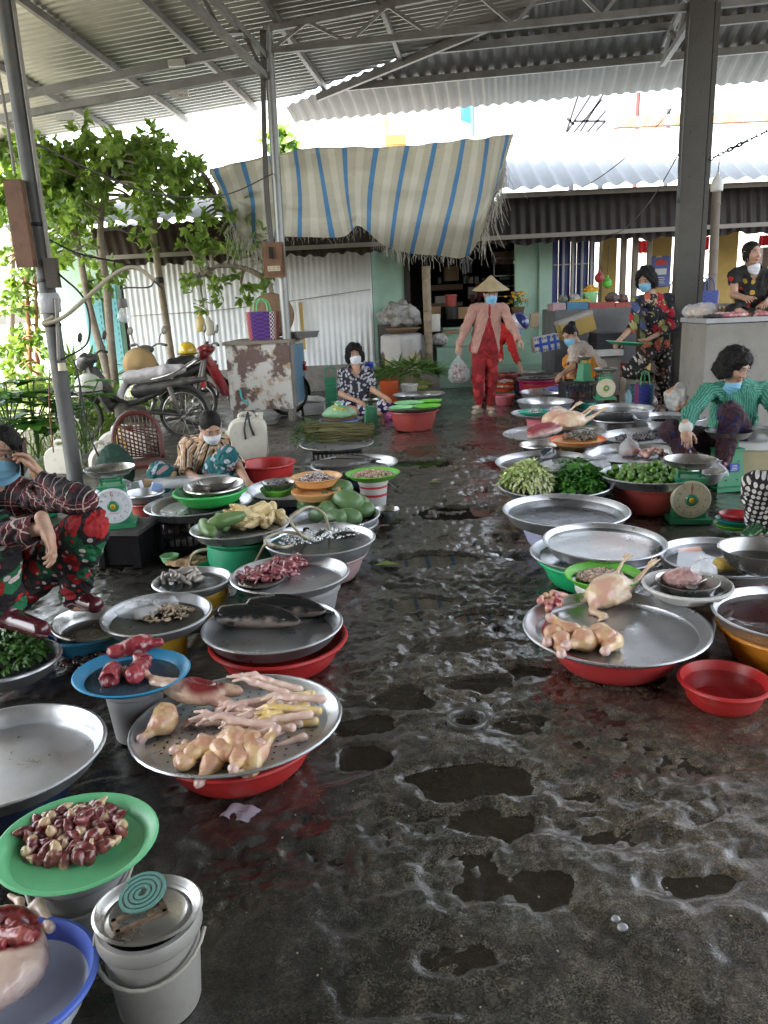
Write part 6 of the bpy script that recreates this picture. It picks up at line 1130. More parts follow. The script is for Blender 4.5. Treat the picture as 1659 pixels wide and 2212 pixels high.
tb=at(243,812)*0+aty(243,812,Yt); tb[2]=0
ta1=[tb]+[aty(u,v,Yt+dy) for u,v,dy in ((227,784,0),(207,717,0),(187,634,.05),(170,534,.1),(150,440,.2),(135,340,.3))]
ta2=[tb]+[aty(u,v,Yt+dy) for u,v,dy in ((240,745,0),(230,617,-.05),(217,517,-.1),(225,420,-.1),(250,330,0))]
gt=np.random.default_rng(77); cl=[]
for (u0,u1,v0,v1,n_) in ((75,200,312,430,20),(180,340,296,400,22),(300,420,330,460,15),(110,330,400,520,20),(90,170,490,560,9),(190,250,560,640,4),(60,130,305,390,9)):
    for i in range(n_): cl.append((gt.uniform(u0,u1),gt.uniform(v0,v1),Yt+gt.normal()*.45,.17+.12*gt.random()))
tree('jackfruit_tree','forked jackfruit tree with glossy leaves standing in the yard behind the leaning post',tb,[ta1,ta2],cl,62,.125,.066,1,m_leaf,.062)
tb2=aty(590,700,11.0); tb2[2]=0; cl=[]
for (u0,u1,v0,v1,n_) in ((385,480,345,430,11),(400,560,430,560,20),(400,470,560,640,5),(430,500,620,670,2),(500,600,480,640,5),(560,600,560,620,2)):
    for i in range(n_): cl.append((gt.uniform(u0,u1),gt.uniform(v0,v1),10.9+gt.normal()*.25,.14+.10*gt.random()))
tree('young_tree','slender young tree with drooping leaves in front of the white metal wall',tb2,[[tb2]+[aty(u,v,11.0) for u,v in ((588,647),(578,605),(562,554),(520,500),(470,430))],[aty(578,605,11.0),aty(530,580,10.95),aty(470,575,10.9),aty(430,600,10.9)]],cl,44,.125,.06,2,m_leaf,.04,.5)
cl=[(gt.uniform(15,92),gt.uniform(480,860),12.5+gt.normal()*.4,.25) for i in range(46)]
b0=aty(60,860,12.5); b0[2]=0; tree('climbing_vine','tall mass of climbing vine with brown stems at the left edge of the yard','' if 0 else b0,[[b0,aty(62,700,12.5),aty(50,520,12.5)],[b0+[.2,0,0],aty(80,760,12.4),aty(78,620,12.4)]],cl,24,.13,.08,3,m_leafy,.05,cat='vine',bark=M('rusty_stem',(.25,.13,.06),rough=.9))
cl=[(gt.uniform(0,70),gt.uniform(290,480),14+gt.normal()*.5,.35) for i in range(16)]+[(gt.uniform(590,630),gt.uniform(290,340),14.5,.25) for i in range(0)]
b0=aty(20,860,14.); b0[2]=0; tree('yard_tree','bright leafed tree at the far left edge beyond the vine',b0,[[b0,aty(25,600,14),aty(30,420,14)]],cl,30,.20,.11,4,m_leafy,.08)
b0=np.array(aty(605,400,16.5)); b0[2]=0; cl=[(gt.uniform(585,625),gt.uniform(285,350),16.5+gt.normal()*.2,.28) for i in range(9)]; tree('yard_tree','treetop showing over the left end of the striped tarp',b0,[[b0,aty(603,400,16.5),aty(605,330,16.5)]],cl,26,.26,.13,5,m_leafy,.06)
# broad palmate plant at the left edge, low bushes, grass
for k,(u,v,y,n_,L,lb) in enumerate(((30,985,7.6,16,.34,'broad leaved green plant at the left edge beside the leaning post'),(85,1000,7.8,12,.30,'second broad leaved plant just left of the leaning post'),(190,1000,8.0,8,.22,'low green plant behind the leaning post by the front wheel'))):
    b0=at(u,v); b0=np.array([aty(u,v,y)[0],y,0.]); o=thing('broad_leaf_plant',lb,'plant',b0); m=MB(); V=[];Fs=[];e=0; gp_=np.random.default_rng(40+k)
    for i in range(n_):
        a=gp_.random()*6.28; hgt=.25+.55*gp_.random(); tip=np.array([math.cos(a)*.3*gp_.random(),math.sin(a)*.3*gp_.random(),hgt]); m.tube(cr([[0,0,0],tip*[.3,.3,.6],tip],4),.008,n=5)
        for j in range(7):
            b2=a+(-1+2*j/6)*2.0; d=np.array([math.cos(b2),math.sin(b2),.25-.35*gp_.random()]); d/=np.linalg.norm(d); l=L*(1-.25*abs(j-3)/3); s=np.cross(d,[0,0,1]); s/=np.linalg.norm(s)
            for t,w in ((0,.05),(.45,.22),(.75,.16),(1,.01)):
                for sg in (-1,0,1): V.append(tip+d*l*t+s*sg*l*w+np.array([0,0,.06*abs(sg)*w-.10*l*t*t]))
            for q in range(3):
                for r in range(2): x=e+q*3+r; Fs.append([x,x+1,x+4,x+3])
            e+=12
    m.build('stem',M('green_stem',(.08,.14,.04),rough=.6),o,smooth=True); mk('leaves',V,Fs,m_broad,o)
for k,(u,y,w_,h_,lb) in enumerate(((150,9.4,.5,.35,'yellow green bush behind the leaning post'),(225,10.2,.5,.45,'pale leafy bush at the foot of the forked tree'),(45,10.5,.8,.6,'yellow green bush at the foot of the vine'),(150,11.5,.5,.7,'spiky yellow leaved plant behind the forked tree'))):
    b0=np.array([aty(u,820,y)[0],y,0.]); o=thing('bush',lb,'bush',b0); gg=np.random.default_rng(60+k); cs=[(np.array([gg.normal()*w_*.4,gg.normal()*.25,h_*(.2+.8*gg.random())]),.16) for i in range(14)]; V,Fs=leafcloud(cs,34,.13 if k<3 else .4,.055 if k<3 else .05,70+k,.2,.5); mk('leaves',V,Fs,m_grass if k!=1 else m_leafy,o)
V=[];Fs=[];gg=np.random.default_rng(90)
for i in range(5200):
    x,y=gg.uniform(-9,-2.95),gg.uniform(7.0,14); x=x if y>8.4 else min(x,-3.1)
    if fbm(np.array([[x*.6,y*.6,0]]),2)[0]<-.15: continue
    a=gg.random()*6.3; l=.10+.22*gg.random(); d=np.array([math.cos(a)*.5,math.sin(a)*.5,1])*l; s=np.array([-math.sin(a),math.cos(a),0])*.008; p=np.array([x,y,0]); e=len(V); V+=[p-s,p+s,p+d*.6+s*.7,p+d*.6-s*.7,p+d*[1.6,1.6,.9]]; Fs+=[[e,e+1,e+2,e+3],[e+3,e+2,e+4]]
tag(mk('grass',V,Fs,m_grass),'rough green grass growing in the yard behind the post','grass',kind='stuff')
# ================================================================ STRIPED TARP
top=[(452,366,10.2),(520,350,10.25),(590,334,10.3),(650,325,10.35),(705,319,10.4),(780,318,10.45),(860,313,10.5),(930,308,10.5),(1000,301,10.5),(1060,295,10.5),(1108,290,10.5)]
bot=[(500,488,10.7),(545,520,10.7),(600,512,10.75),(660,512,10.8),(742,512,10.85),(775,488,10.9),(830,530,10.95),(880,546,10.95),(945,552,10.9),(1015,548,10.85),(1072,420,10.7)]
def rs(P,n):
    P=np.array([aty(*p) for p in P]); return np.stack([np.interp(np.linspace(0,1,n),np.linspace(0,1,len(P)),P[:,i]) for i in range(3)],1)
nu,nv=132,36; TP,BT=cr(np.array([aty(*p) for p in top]),14),cr(np.array([aty(*p) for p in bot]),14)
def rsm(P,n): t=np.linspace(0,len(P)-1,n); return np.stack([np.interp(t,np.arange(len(P)),P[:,i]) for i in range(3)],1)
TP,BT=rsm(TP,nu),rsm(BT,nu); V=[];U=[]
for i in range(nu):
    for j in range(nv):
        t=j/(nv-1); s=i/(nu-1); b_=TP[i]*(1-t)+BT[i]*t; q=np.array([[s*4,t*3.,.2]])
        b_=b_+np.array([.03*math.sin(math.pi*t)*math.sin(s*9),.16*math.sin(math.pi*t)*(.6+.4*math.sin(s*5+1))+.09*fbm(q,3)[0]+.035*fbm(np.array([[s*14,t*2.2,.7]]),3)[0]+.02*math.sin(s*60+3*t)*(1-t),-.0]); V.append(b_); U.append((s,t,0))
idx=np.arange(nu*nv).reshape(nu,nv); Fs=np.stack([idx[:-1,:-1],idx[1:,:-1],idx[1:,1:],idx[:-1,1:]],-1).reshape(-1,4)
V=np.array(V); to=thing('striped_tarp','blue and beige striped tarpaulin with a frayed lower edge hanging between post and shops','tarp',V[nv*60])
mt=M('tarp_weave',(.42,.36,.25),rough=.6); N,L,p=nodes(mt); a=N.new('ShaderNodeAttribute'); a.attribute_name='pc'; sp3=N.new('ShaderNodeSeparateXYZ'); L.new(a.outputs['Vector'],sp3.inputs[0])
def mth(op,x,y=0.,z=None):
    q=N.new('ShaderNodeMath'); q.operation=op
    for s_,i in ((x,0),(y,1),(z,2)):
        if s_ is None: continue
        if isinstance(s_,(int,float)): q.inputs[i].default_value=s_
        else: L.new(s_,q.inputs[i])
    return q.outputs[0]
def mixc(f,a_,b_):
    x=N.new('ShaderNodeMix'); x.data_type='RGBA'; L.new(f,x.inputs[0])
    for s_,i in ((a_,6),(b_,7)):
        if isinstance(s_,tuple): x.inputs[i].default_value=(*s_,1)
        else: L.new(s_,x.inputs[i])
    return x.outputs[2]
fx=mth('FRACT',mth('MULTIPLY_ADD',sp3.outputs[0],11.5,.86)); blue=mth('MULTIPLY',mth('GREATER_THAN',fx,.0),mth('LESS_THAN',fx,.17)); pale=mth('MULTIPLY',mth('GREATER_THAN',fx,.48),mth('LESS_THAN',fx,.74))
nz=N.new('ShaderNodeTexNoise'); nz.inputs['Scale'].default_value=1; nz.inputs['Detail'].default_value=5; mp=N.new('ShaderNodeMapping'); mp.inputs['Scale'].default_value=(10,90,1); L.new(a.outputs['Vector'],mp.inputs[0]); L.new(mp.outputs[0],nz.inputs['Vector'])
base=mixc(pale,(.43,.39,.28),(.57,.53,.42)); base=mixc(mth('MULTIPLY',nz.outputs[0],.55),base,(.58,.54,.44)); base=mixc(blue,base,(.09,.22,.38)); L.new(base,p.inputs['Base Color'])
tl=N.new('ShaderNodeBsdfTranslucent'); L.new(base,tl.inputs[0]); x=N.new('ShaderNodeMixShader'); x.inputs[0].default_value=.6; L.new(p.outputs[0],x.inputs[1]); L.new(tl.outputs[0],x.inputs[2]); L.new(x.outputs[0],N['Material Output'].inputs[0]); bu=N.new('ShaderNodeBump'); bu.inputs['Strength'].default_value=.8; bu.inputs['Distance'].default_value=.03; L.new(nz.outputs[0],bu.inputs['Height']); L.new(bu.outputs[0],p.inputs['Normal'])
mk('sheet',V-np.array(to.location),Fs,mt,to,vec=U)
m=MB(); gg=np.random.default_rng(17); lo=np.array(to.location)
def fr_(p,l,n_=1):
    for _ in range(n_):
        q=p+[gg.normal()*.02,gg.normal()*.02,0]; ll=l*(.35+.9*gg.random()); d=gg.normal(size=3)*.12; m.tube(np.array([q,q+[d[0]*.3,d[1]*.3,-ll*.5],q+[d[0]*ll*1.6,d[1]*ll*1.6,-ll]])-lo,.0024,n=3,cap=False)
for i in range(nu):
    s=i/(nu-1); l=.09+.10*(s<.22)+.05*(.55<s<.95); fr_(BT[i],l*(.6+.8*gg.random()),(3 if s<.22 else 1 if s<.55 else 2))
for t in np.linspace(.42,1,22): fr_(TP[-1]*(1-t)+BT[-1]*t,.35,4)
for k in range(60): fr_(BT[int(nu*.0)+k%20]+[.0,0,.08],.45,1)
for k in range(40): fr_(BT[nu-8+(k%7)],.42,1)
m.build('frayed_edge',M('frayed_thread',(.52,.50,.44),rough=.8,isl=.25),to,smooth=True)
m=MB(); m.tube(np.array([TP[0],TP[nu//3],TP[2*nu//3],TP[-1]])-lo,.004,n=5); m.tube(np.array([TP[-1],TP[-1]+[.25,1.3,.1]])-lo,.006,n=5); m.tube(np.array([TP[0],TP[0]+[-.3,1.9,-.2]])-lo,.006,n=5); m.build('rope',M('old_rope',(.3,.27,.2),rough=.9),to,smooth=True)
# ================================================================ MOTORBIKES, CABINET
m_tyre=M('tyre_rubber',(.02,.02,.02),rough=.8,n=(12,(.10,.09,.07),.5)); m_chr=M('dull_chrome',(.45,.44,.42),rough=.3,metal=.9,n=(10,(.2,.17,.13),.6)); m_blk=M('dusty_black',(.035,.034,.033),rough=.5,n=(7,(.12,.11,.09),.6)); m_dust=M('dusty_steel',(.16,.15,.13),rough=.6,metal=.4,n=(9,(.10,.08,.06),.6)); m_redp=M('red_paint',(.20,.012,.018),rough=.3,coat=.4,n=(5,(.13,.02,.02),.5)); m_lens=M('headlight_lens',(.65,.66,.66),rough=.08,spec=.8,metal=.3)
def wheel(o,c,r,name='wheel',w=.04):
    R90=np.array(Matrix.Rotation(math.pi/2,3,'X')); e=thing_part(name,o,c); m=MB(); a=np.arange(10)*2*np.pi/10; m.lathe([(r-w*.55+w*.6*math.cos(t),w*.55*math.sin(t)) for t in np.append(a,0)],n=36,R=R90); m.build('tyre',m_tyre,e,smooth=True)
    m=MB(); m.lathe([(r-w*1.25,-.018),(r-w*1.0,-.014),(r-w*1.0,.014),(r-w*1.25,.018),(r-w*1.4,0),(r-w*1.25,-.018)],n=36,R=R90); m.lathe([(0,-.05),(.04,-.05),(.05,-.03),(.05,.03),(.04,.05),(0,.05)],n=16,R=R90); m.build('rim',m_chr,e,smooth=True,sharp=40)
    m=MB()
    for k in range(18): t=k*2*np.pi/18; s=1 if k%2 else -1; m.tube([[.04*math.cos(t+.5*s),.03*s,.04*math.sin(t+.5*s)],[(r-w*1.3)*math.cos(t),0,(r-w*1.3)*math.sin(t)]],.0025,n=4,cap=False)
    m.build('spokes',m_chr,e)
def thing_part(name,parent,loc):
    e=bpy.data.objects.new(name,None); COL.objects.link(e); e.parent=parent; e.location=Vector(loc); e.empty_display_size=.05; return e
def bike(label,loc,rot,body,seatm,scoot=False):
    o=thing('motorbike',label,'motorbike',loc,None,rot); R=.285
    wheel(o,(.62,0,R),R); wheel(o,(-.60,0,R),R)
    m=MB(); m.tube([[.62,.07,R],[.50,.07,.62],[.43,.05,.86]],.022); m.tube([[.62,-.07,R],[.50,-.07,.62],[.43,-.05,.86]],.022); m.build('fork',m_dust,o,smooth=True)
    m=MB(); m.tube(cr([[.43,0,.82],[.30,0,.60],[.05,0,.42],[-.25,0,.50],[-.62,0,.66]],4),.035); m.tube([[.22,0,.5],[.08,0,.24],[-.18,0,.24],[-.30,0,.46]],.02); m.tube([[-.60,.10,R],[-.2,.10,.33],[-.12,.08,.34]],.022); m.tube([[-.60,-.10,R],[-.2,-.10,.33]],.022); m.build('frame',m_blk,o,smooth=True)
    V,Fq=sdf([cap_((.10,-.07,.36),(.10,.07,.36),.075),cap_((-.05,-.10,.30),(-.05,.10,.30),.085),cap_((.10,0,.36),(.26,0,.40),.055),ell_((.05,.13,.30),(.10,.02,.07))],.012,.02); mk('engine',V,Fq,m_dust,o)
    m=MB(); m.tube(cr([[.18,-.10,.30],[.05,-.12,.18],[-.25,-.13,.20],[-.75,-.14,.30]],4),[.018]*5+[.02]*4+[.04]*4,n=10); m.build('exhaust',m_chr,o,smooth=True)
    for yy,z in ((.07,0),(-.07,0)): m=MB(); m.tube([[-.58,yy*1.6,.30],[-.50,yy*1.5,.60]],[.022,.03],n=10); m.build('shock_absorber',m_dust,o,smooth=True)
    V,Fq=sdf([cap_((-.02,0,.70),(-.45,0,.75),.075,.08),cap_((-.45,0,.75),(-.62,0,.78),.08,.055)],.012,.03); V=V+vnorm(V,Fq)*(.012*fbm(V*np.array([6,14,6]),3))[:,None]; mk('seat',V,Fq,seatm,o)
    V,Fq=sdf([cap_((-.10,0,.55),(-.62,0,.63),.075,.055),cap_((-.62,0,.63),(-.86,0,.66),.05,.03)],.012,.03); mk('tail_body',V,Fq,body,o)
    a=np.linspace(R_(20),R_(165),14); 
    for cx,nm,a0,a1 in ((.62,'front_fender',R_(10),R_(150)),(-.60,'rear_fender',R_(35),R_(190))):
        V=[];Fs=[]; aa=np.linspace(a0,a1,16)
        for i,t in enumerate(aa):
            for j in range(5): yy=(-1+j*.5)*.065; V.append([cx+(R+.035-abs(-1+j*.5)**2*.02)*math.cos(t),yy,R+(R+.035-abs(-1+j*.5)**2*.02)*math.sin(t)])
            if i: 
                for j in range(4): e=(i-1)*5+j; Fs.append([e,e+1,e+6,e+5])
        mk(nm,V,Fs,body if nm[0]=='f' else m_blk,o)
    m=MB(); m.tube(cr([[.34,.34,.98],[.36,.2,1.0],[.40,.06,.93],[.40,-.06,.93],[.36,-.2,1.0],[.34,-.34,.98]],4),.011); m.tube([[.34,.34,.98],[.33,.24,.995]],.018); m.tube([[.34,-.34,.98],[.33,-.24,.995]],.018); m.build('handlebar',m_blk,o,smooth=True)
    for s in (1,-1):
        m=MB(); m.tube(cr([[.36,s*.22,.99],[.36,s*.26,1.10],[.34,s*.30,1.15]],4),.006); m.lathe([(0,-.006),(.05,-.006),(.055,0),(.05,.006),(0,.006)],(.33,s*.32,1.17),n=16,R=np.array(Matrix.Rotation(1.4,3,'Y'))); m.build('mirror',m_blk,o,smooth=True)
    V,Fq=sdf([ell_((.46,0,.88),(.09,.11,.09)),ell_((.40,0,.93),(.09,.14,.06))],.01,.02); mk('headlight_housing',V,Fq,body,o)
    V,Fq=sdf([ell_((.52,0,.875),(.045,.085,.055))],.008,.01); mk('headlight',V,Fq,m_lens,o)
    V=[];Fs=[]
    for i in range(9):
        t=i/8
        for j in range(7): yy=(-1+j/3)*(.10+.14*t*(1.15-t)*2); V.append([.46-.20*t+.10*abs(-1+j/3)**2*-1+.02,yy,.84-.50*t])
        if i:
            for j in range(6): e=(i-1)*7+j; Fs.append([e,e+1,e+8,e+7])
    mk('leg_shield',V,Fs,body,o)
    m=MB(); m.box((-.86,0,.60),(.03,.10,.06)); m.build('tail_light',M('tail_red',(.3,.01,.01),rough=.2),o)
    if not scoot:
        m=MB(); m.tube(cr([[-.30,.12,.68],[-.55,.14,.74],[-.78,.10,.86],[-.80,0,.88],[-.78,-.10,.86],[-.55,-.14,.74],[-.30,-.12,.68]],4),.012); m.build('grab_rail',m_chr,o,smooth=True)
    return o
y1=8.7; x0=(aty(185,930,y1)[0]+aty(392,905,y1)[0])/2
bike('dusty black motorbike with a plastic covered seat parked side-on behind the jerrycans',(x0,y1,0),R_(176),m_blk,M('plastic_covered_seat',(.42,.40,.40),rough=.4,n=(6,(.30,.28,.27),.6),b=(18,.8,.02)))
p=aty(433,800,9.55); bike('red motorbike facing the aisle, half hidden behind the rusty cabinet',(p[0]+.42,9.95,0),R_(205),m_redp,m_blk,True)
p=aty(310,790,9.9); bike('grey motorbike at the back with a conical hat hanging on its handlebar',(p[0]+.15,10.6,0),R_(238),m_blk,m_blk)
def zframe(d):
    d=np.array(d,float); d/=np.linalg.norm(d); x_=np.cross([0,0,1.],d); x_/=np.linalg.norm(x_); return np.stack([x_,np.cross(d,x_),d],1)
def helmet(label,c,col,r=.125,f=(0,-1,0)):
    B=hframe(f); V,Fq=sdf([ell_((0,0,0),(r*.95,r*1.08,r)),ell_(B@np.array([0,.02,-r*1.1]),(r*1.4,r*1.5,r*.75),sub=1)],.007,.008); o=thing('helmet',label,'helmet',c); mk('shell',V,Fq,M('helmet_shell_'+label[:5],col,rough=.25,coat=.5,n=(5,tuple(x*.8 for x in col),.5)),o); m=MB(); q=np.array([[math.cos(t)*r*1.02,math.sin(t)*r*1.12,-r*.28] for t in np.linspace(0,2*np.pi,25)]); m.tube(q,.008,n=6); m.build('trim',m_black,o,smooth=True); return o
helmet('white helmet hung on the front of the black motorbike',aty(192,836,y1-.25),(.52,.52,.45),.15); helmet('yellow helmet hung beside the red motorbike',aty(405,758,9.5),(.55,.36,.02),.11,(.4,-1,0))
c=aty(303,787,9.3); o=thing('conical_hat','woven conical hat hanging on a handlebar behind the black motorbike','hat',c); m=MB(); m.lathe([(0,.13),(.07,.075),(.14,.03),(.20,-.01),(.195,-.012),(.13,.024),(0,.12)],n=36,R=zframe((.45,-.85,.12))); m.build('cone',M('hat_weave',(.40,.27,.12),rough=.8,n=(5,(.30,.19,.08),.5),b=(40,.3,.004)),o,smooth=True)
# rusty cabinet
A=aty(500,895,9.7)*[1,1,0]; Bc=aty(636,905,9.62)*[1,1,0]; Cc=aty(703,880,10.45)*[1,1,0]
o=thing('metal_cabinet','rust stained white metal cabinet with a blue side door behind the middle post','cabinet',A)
e1=(Bc-A); L1=np.linalg.norm(e1); e1/=L1; e2=np.cross([0,0,1],e1); L2=.85; z0,z1=.16,.96; fp=lambda a,b_,z: e1*a+e2*b_+np.array([0,0,z])
Rc=np.stack([e1,e2,[0,0,1]],1); mrust=M('rusted_white_steel',(.50,.49,.46),rough=.55,n2=(3.2,(.10,.055,.045),.95,.50,.55),n=(7,(.33,.20,.10),.8,.50,.62))
N,L,pn=nodes(mrust)
m=MB(); m.box(fp(L1/2,L2/2,(z0+z1)/2),(L1,L2,z1-z0),R=Rc); m.build('body',mrust,o)
m=MB(); m.box(fp(L1/2,L2/2,z1+.022),(L1+.05,L2+.05,.04),R=Rc); m.build('top',M('weathered_timber'),o)
m=MB(); m.box(fp(L1+.012,L2*.58,(z0+z1)/2),(.02,L2*.72,z1-z0-.08),R=Rc); m.build('door',M('blue_paint_worn',(.09,.20,.30),rough=.55,n=(4,(.13,.24,.33),.6),n2=(18,(.2,.15,.1),.6,.62,.7)),o)
m=MB(); m.box(fp(L1+.012,L2*.12,(z0+z1)/2),(.022,L2*.2,z1-z0-.02),R=Rc); m.build('side_plank',M('grey_plank',(.24,.23,.22),rough=.8,n=(8,(.15,.14,.13),.7)),o)
for a,b_ in ((.04,.04),(L1-.04,.04),(.04,L2-.04),(L1-.04,L2-.04)): m=MB(); m.box(fp(a,b_,z0/2),(.05,.05,z0),R=Rc); m.build('leg',M('weathered_timber'),o)
m=MB(); q=A*0+fp(L1*.22,-.006,.30); m.tube(cr([fp(L1*.18,-.006,.42),fp(L1*.2,-.006,.30),fp(L1*.30,-.006,.24)],5),.012,n=5); m.build('paint_mark',M('turquoise_paint',(.05,.42,.45),rough=.5),o)
CT=lambda a,b_: A+fp(a,b_,z1+.045)
# woven bag, winnowing basket and pan stack on the cabinet
def weave(name,cols,sc):
    m=M(name,cols[0],rough=.4); N,L,p=nodes(m); tc=N.new('ShaderNodeAttribute'); tc.attribute_name='pc'; s=N.new('ShaderNodeSeparateXYZ'); L.new(tc.outputs['Vector'],s.inputs[0])
    ck=N.new('ShaderNodeTexChecker'); ck.inputs['Scale'].default_value=sc; L.new(tc.outputs['Vector'],ck.inputs['Vector']); r=N.new('ShaderNodeValToRGB'); r.color_ramp.interpolation='CONSTANT'; f=N.new('ShaderNodeMath'); f.operation='FRACT'; mu=N.new('ShaderNodeMath'); mu.operation='MULTIPLY'; mu.inputs[1].default_value=3.2; L.new(s.outputs[0],mu.inputs[0]); L.new(mu.outputs[0],f.inputs[0]); L.new(f.outputs[0],r.inputs[0]); e=r.color_ramp.elements
    while len(e)<len(cols)-1: e.new(.5)
    for i,c in enumerate(cols[1:]): e[i].position=i/(len(cols)-1); e[i].color=(*c,1)
    x=N.new('ShaderNodeMix'); x.data_type='RGBA'; L.new(ck.outputs['Fac'],x.inputs[0]); L.new(r.outputs[0],x.inputs[6]); x.inputs[7].default_value=(*cols[0],1); L.new(x.outputs[2],p.inputs['Base Color']); return m
def wbag(label,c,w,d,h,mat,rot=0,hcol=(.1,.5,.2)):
    o=thing('woven_bag',label,'bag',c,None,rot); V=[];Fs=[];pc=[]; n=40; tops=[]
    for j in range(7):
        t=j/6
        for i in range(n):
            a=i*2*np.pi/n; q=abs(math.cos(a))**.35*np.sign(math.cos(a)),abs(math.sin(a))**.35*np.sign(math.sin(a)); V.append([q[0]*w/2*(1+.12*t),q[1]*d/2*(1+.1*t),h*t]); pc.append([a*.16,t*h,0])
        if j: 
            for i in range(n): Fs.append([(j-1)*n+i,(j-1)*n+(i+1)%n,j*n+(i+1)%n,j*n+i])
    Fs.append(list(range(n))[::-1]); mk('body',V,Fs,mat,o,vec=pc,smooth=False)
    for s in (1,-1): m=MB(); m.tube(cr([[-w*.25,s*d*.5,h-.02],[-w*.2,s*d*.42,h+.10],[0,s*d*.38,h+.15],[w*.2,s*d*.42,h+.10],[w*.25,s*d*.5,h-.02]],5),.009); m.build('handle',M('bag_handle_%.2f'%hcol[0],hcol,rough=.4),o,smooth=True)
    return o
wm1=weave('woven_multi',[(.05,.02,.10),(.55,.05,.05),(.10,.03,.25),(.6,.5,.5),(.45,.25,.03)],42); wm2=weave('woven_blue',[(.015,.03,.18),(.04,.10,.42),(.02,.05,.30),(.25,.12,.1)],42)
wbag('multicoloured woven plastic bag on the rusty cabinet',CT(L1*.55,.25),.36,.22,.34,wm1,-.05)
o=thing('winnowing_basket','round brown winnowing basket leaning behind the woven bag on the cabinet','basket',CT(L1*.62,.52)+[0,0,.29]); m=MB(); m.lathe([(0,.03),(.24,.02),(.275,-.02),(.285,-.02),(.25,.03),(0,.04)],n=36,R=np.array(Euler((R_(80),0,.1)).to_matrix())); m.build('tray',M('basketry'),o,smooth=True)
p=bpy.data.objects['metal_pan_stack']; p.location=Vector(CT(L1+.0,.40)+[.12,0,.0]); p.children[0].scale=(1,1,1)
o=thing('timber_lath','upright ochre lath leaning on the white metal wall','lath',aty(658,755,12.9)); m=MB(); m.bar((0,0,0),(-.02,.05,.75),.05,.03,up=(0,1,0)); m.build('lath',M('ochre_lath',(.45,.30,.08),rough=.7),o)
# ================================================================ SCALES
m_sg=M('scale_green',(.025,.21,.095),rough=.4,n=(6,(.02,.15,.07),.5),n2=(20,(.20,.24,.16),.5,.6,.72)); m_dialw=M('dial_white',(.62,.64,.68),rough=.35,n=(8,(.5,.5,.52),.3)); m_dialc=M('dial_cream',(.50,.46,.32),rough=.4,n=(8,(.38,.33,.22),.5)); m_ink=M('dial_ink',(.02,.02,.02),rough=.6); m_redink=M('red_ink',(.5,.03,.03),rough=.6); m_gold=M('gold_emblem',(.6,.36,.02),rough=.4)
def digits(s,size,parent,loc,rot,mat,name='numeral'):
    cu=bpy.data.curves.new(name,'FONT'); cu.body=s; cu.size=size; cu.align_x='CENTER'; cu.align_y='CENTER'; cu.extrude=.0003; cu.materials.append(mat)
    t=bpy.data.objects.new(name,cu); COL.objects.link(t); bpy.context.view_layer.update(); me=bpy.data.meshes.new_from_object(t); bpy.data.objects.remove(t); o=ob(name,me,parent,loc,rot); return o
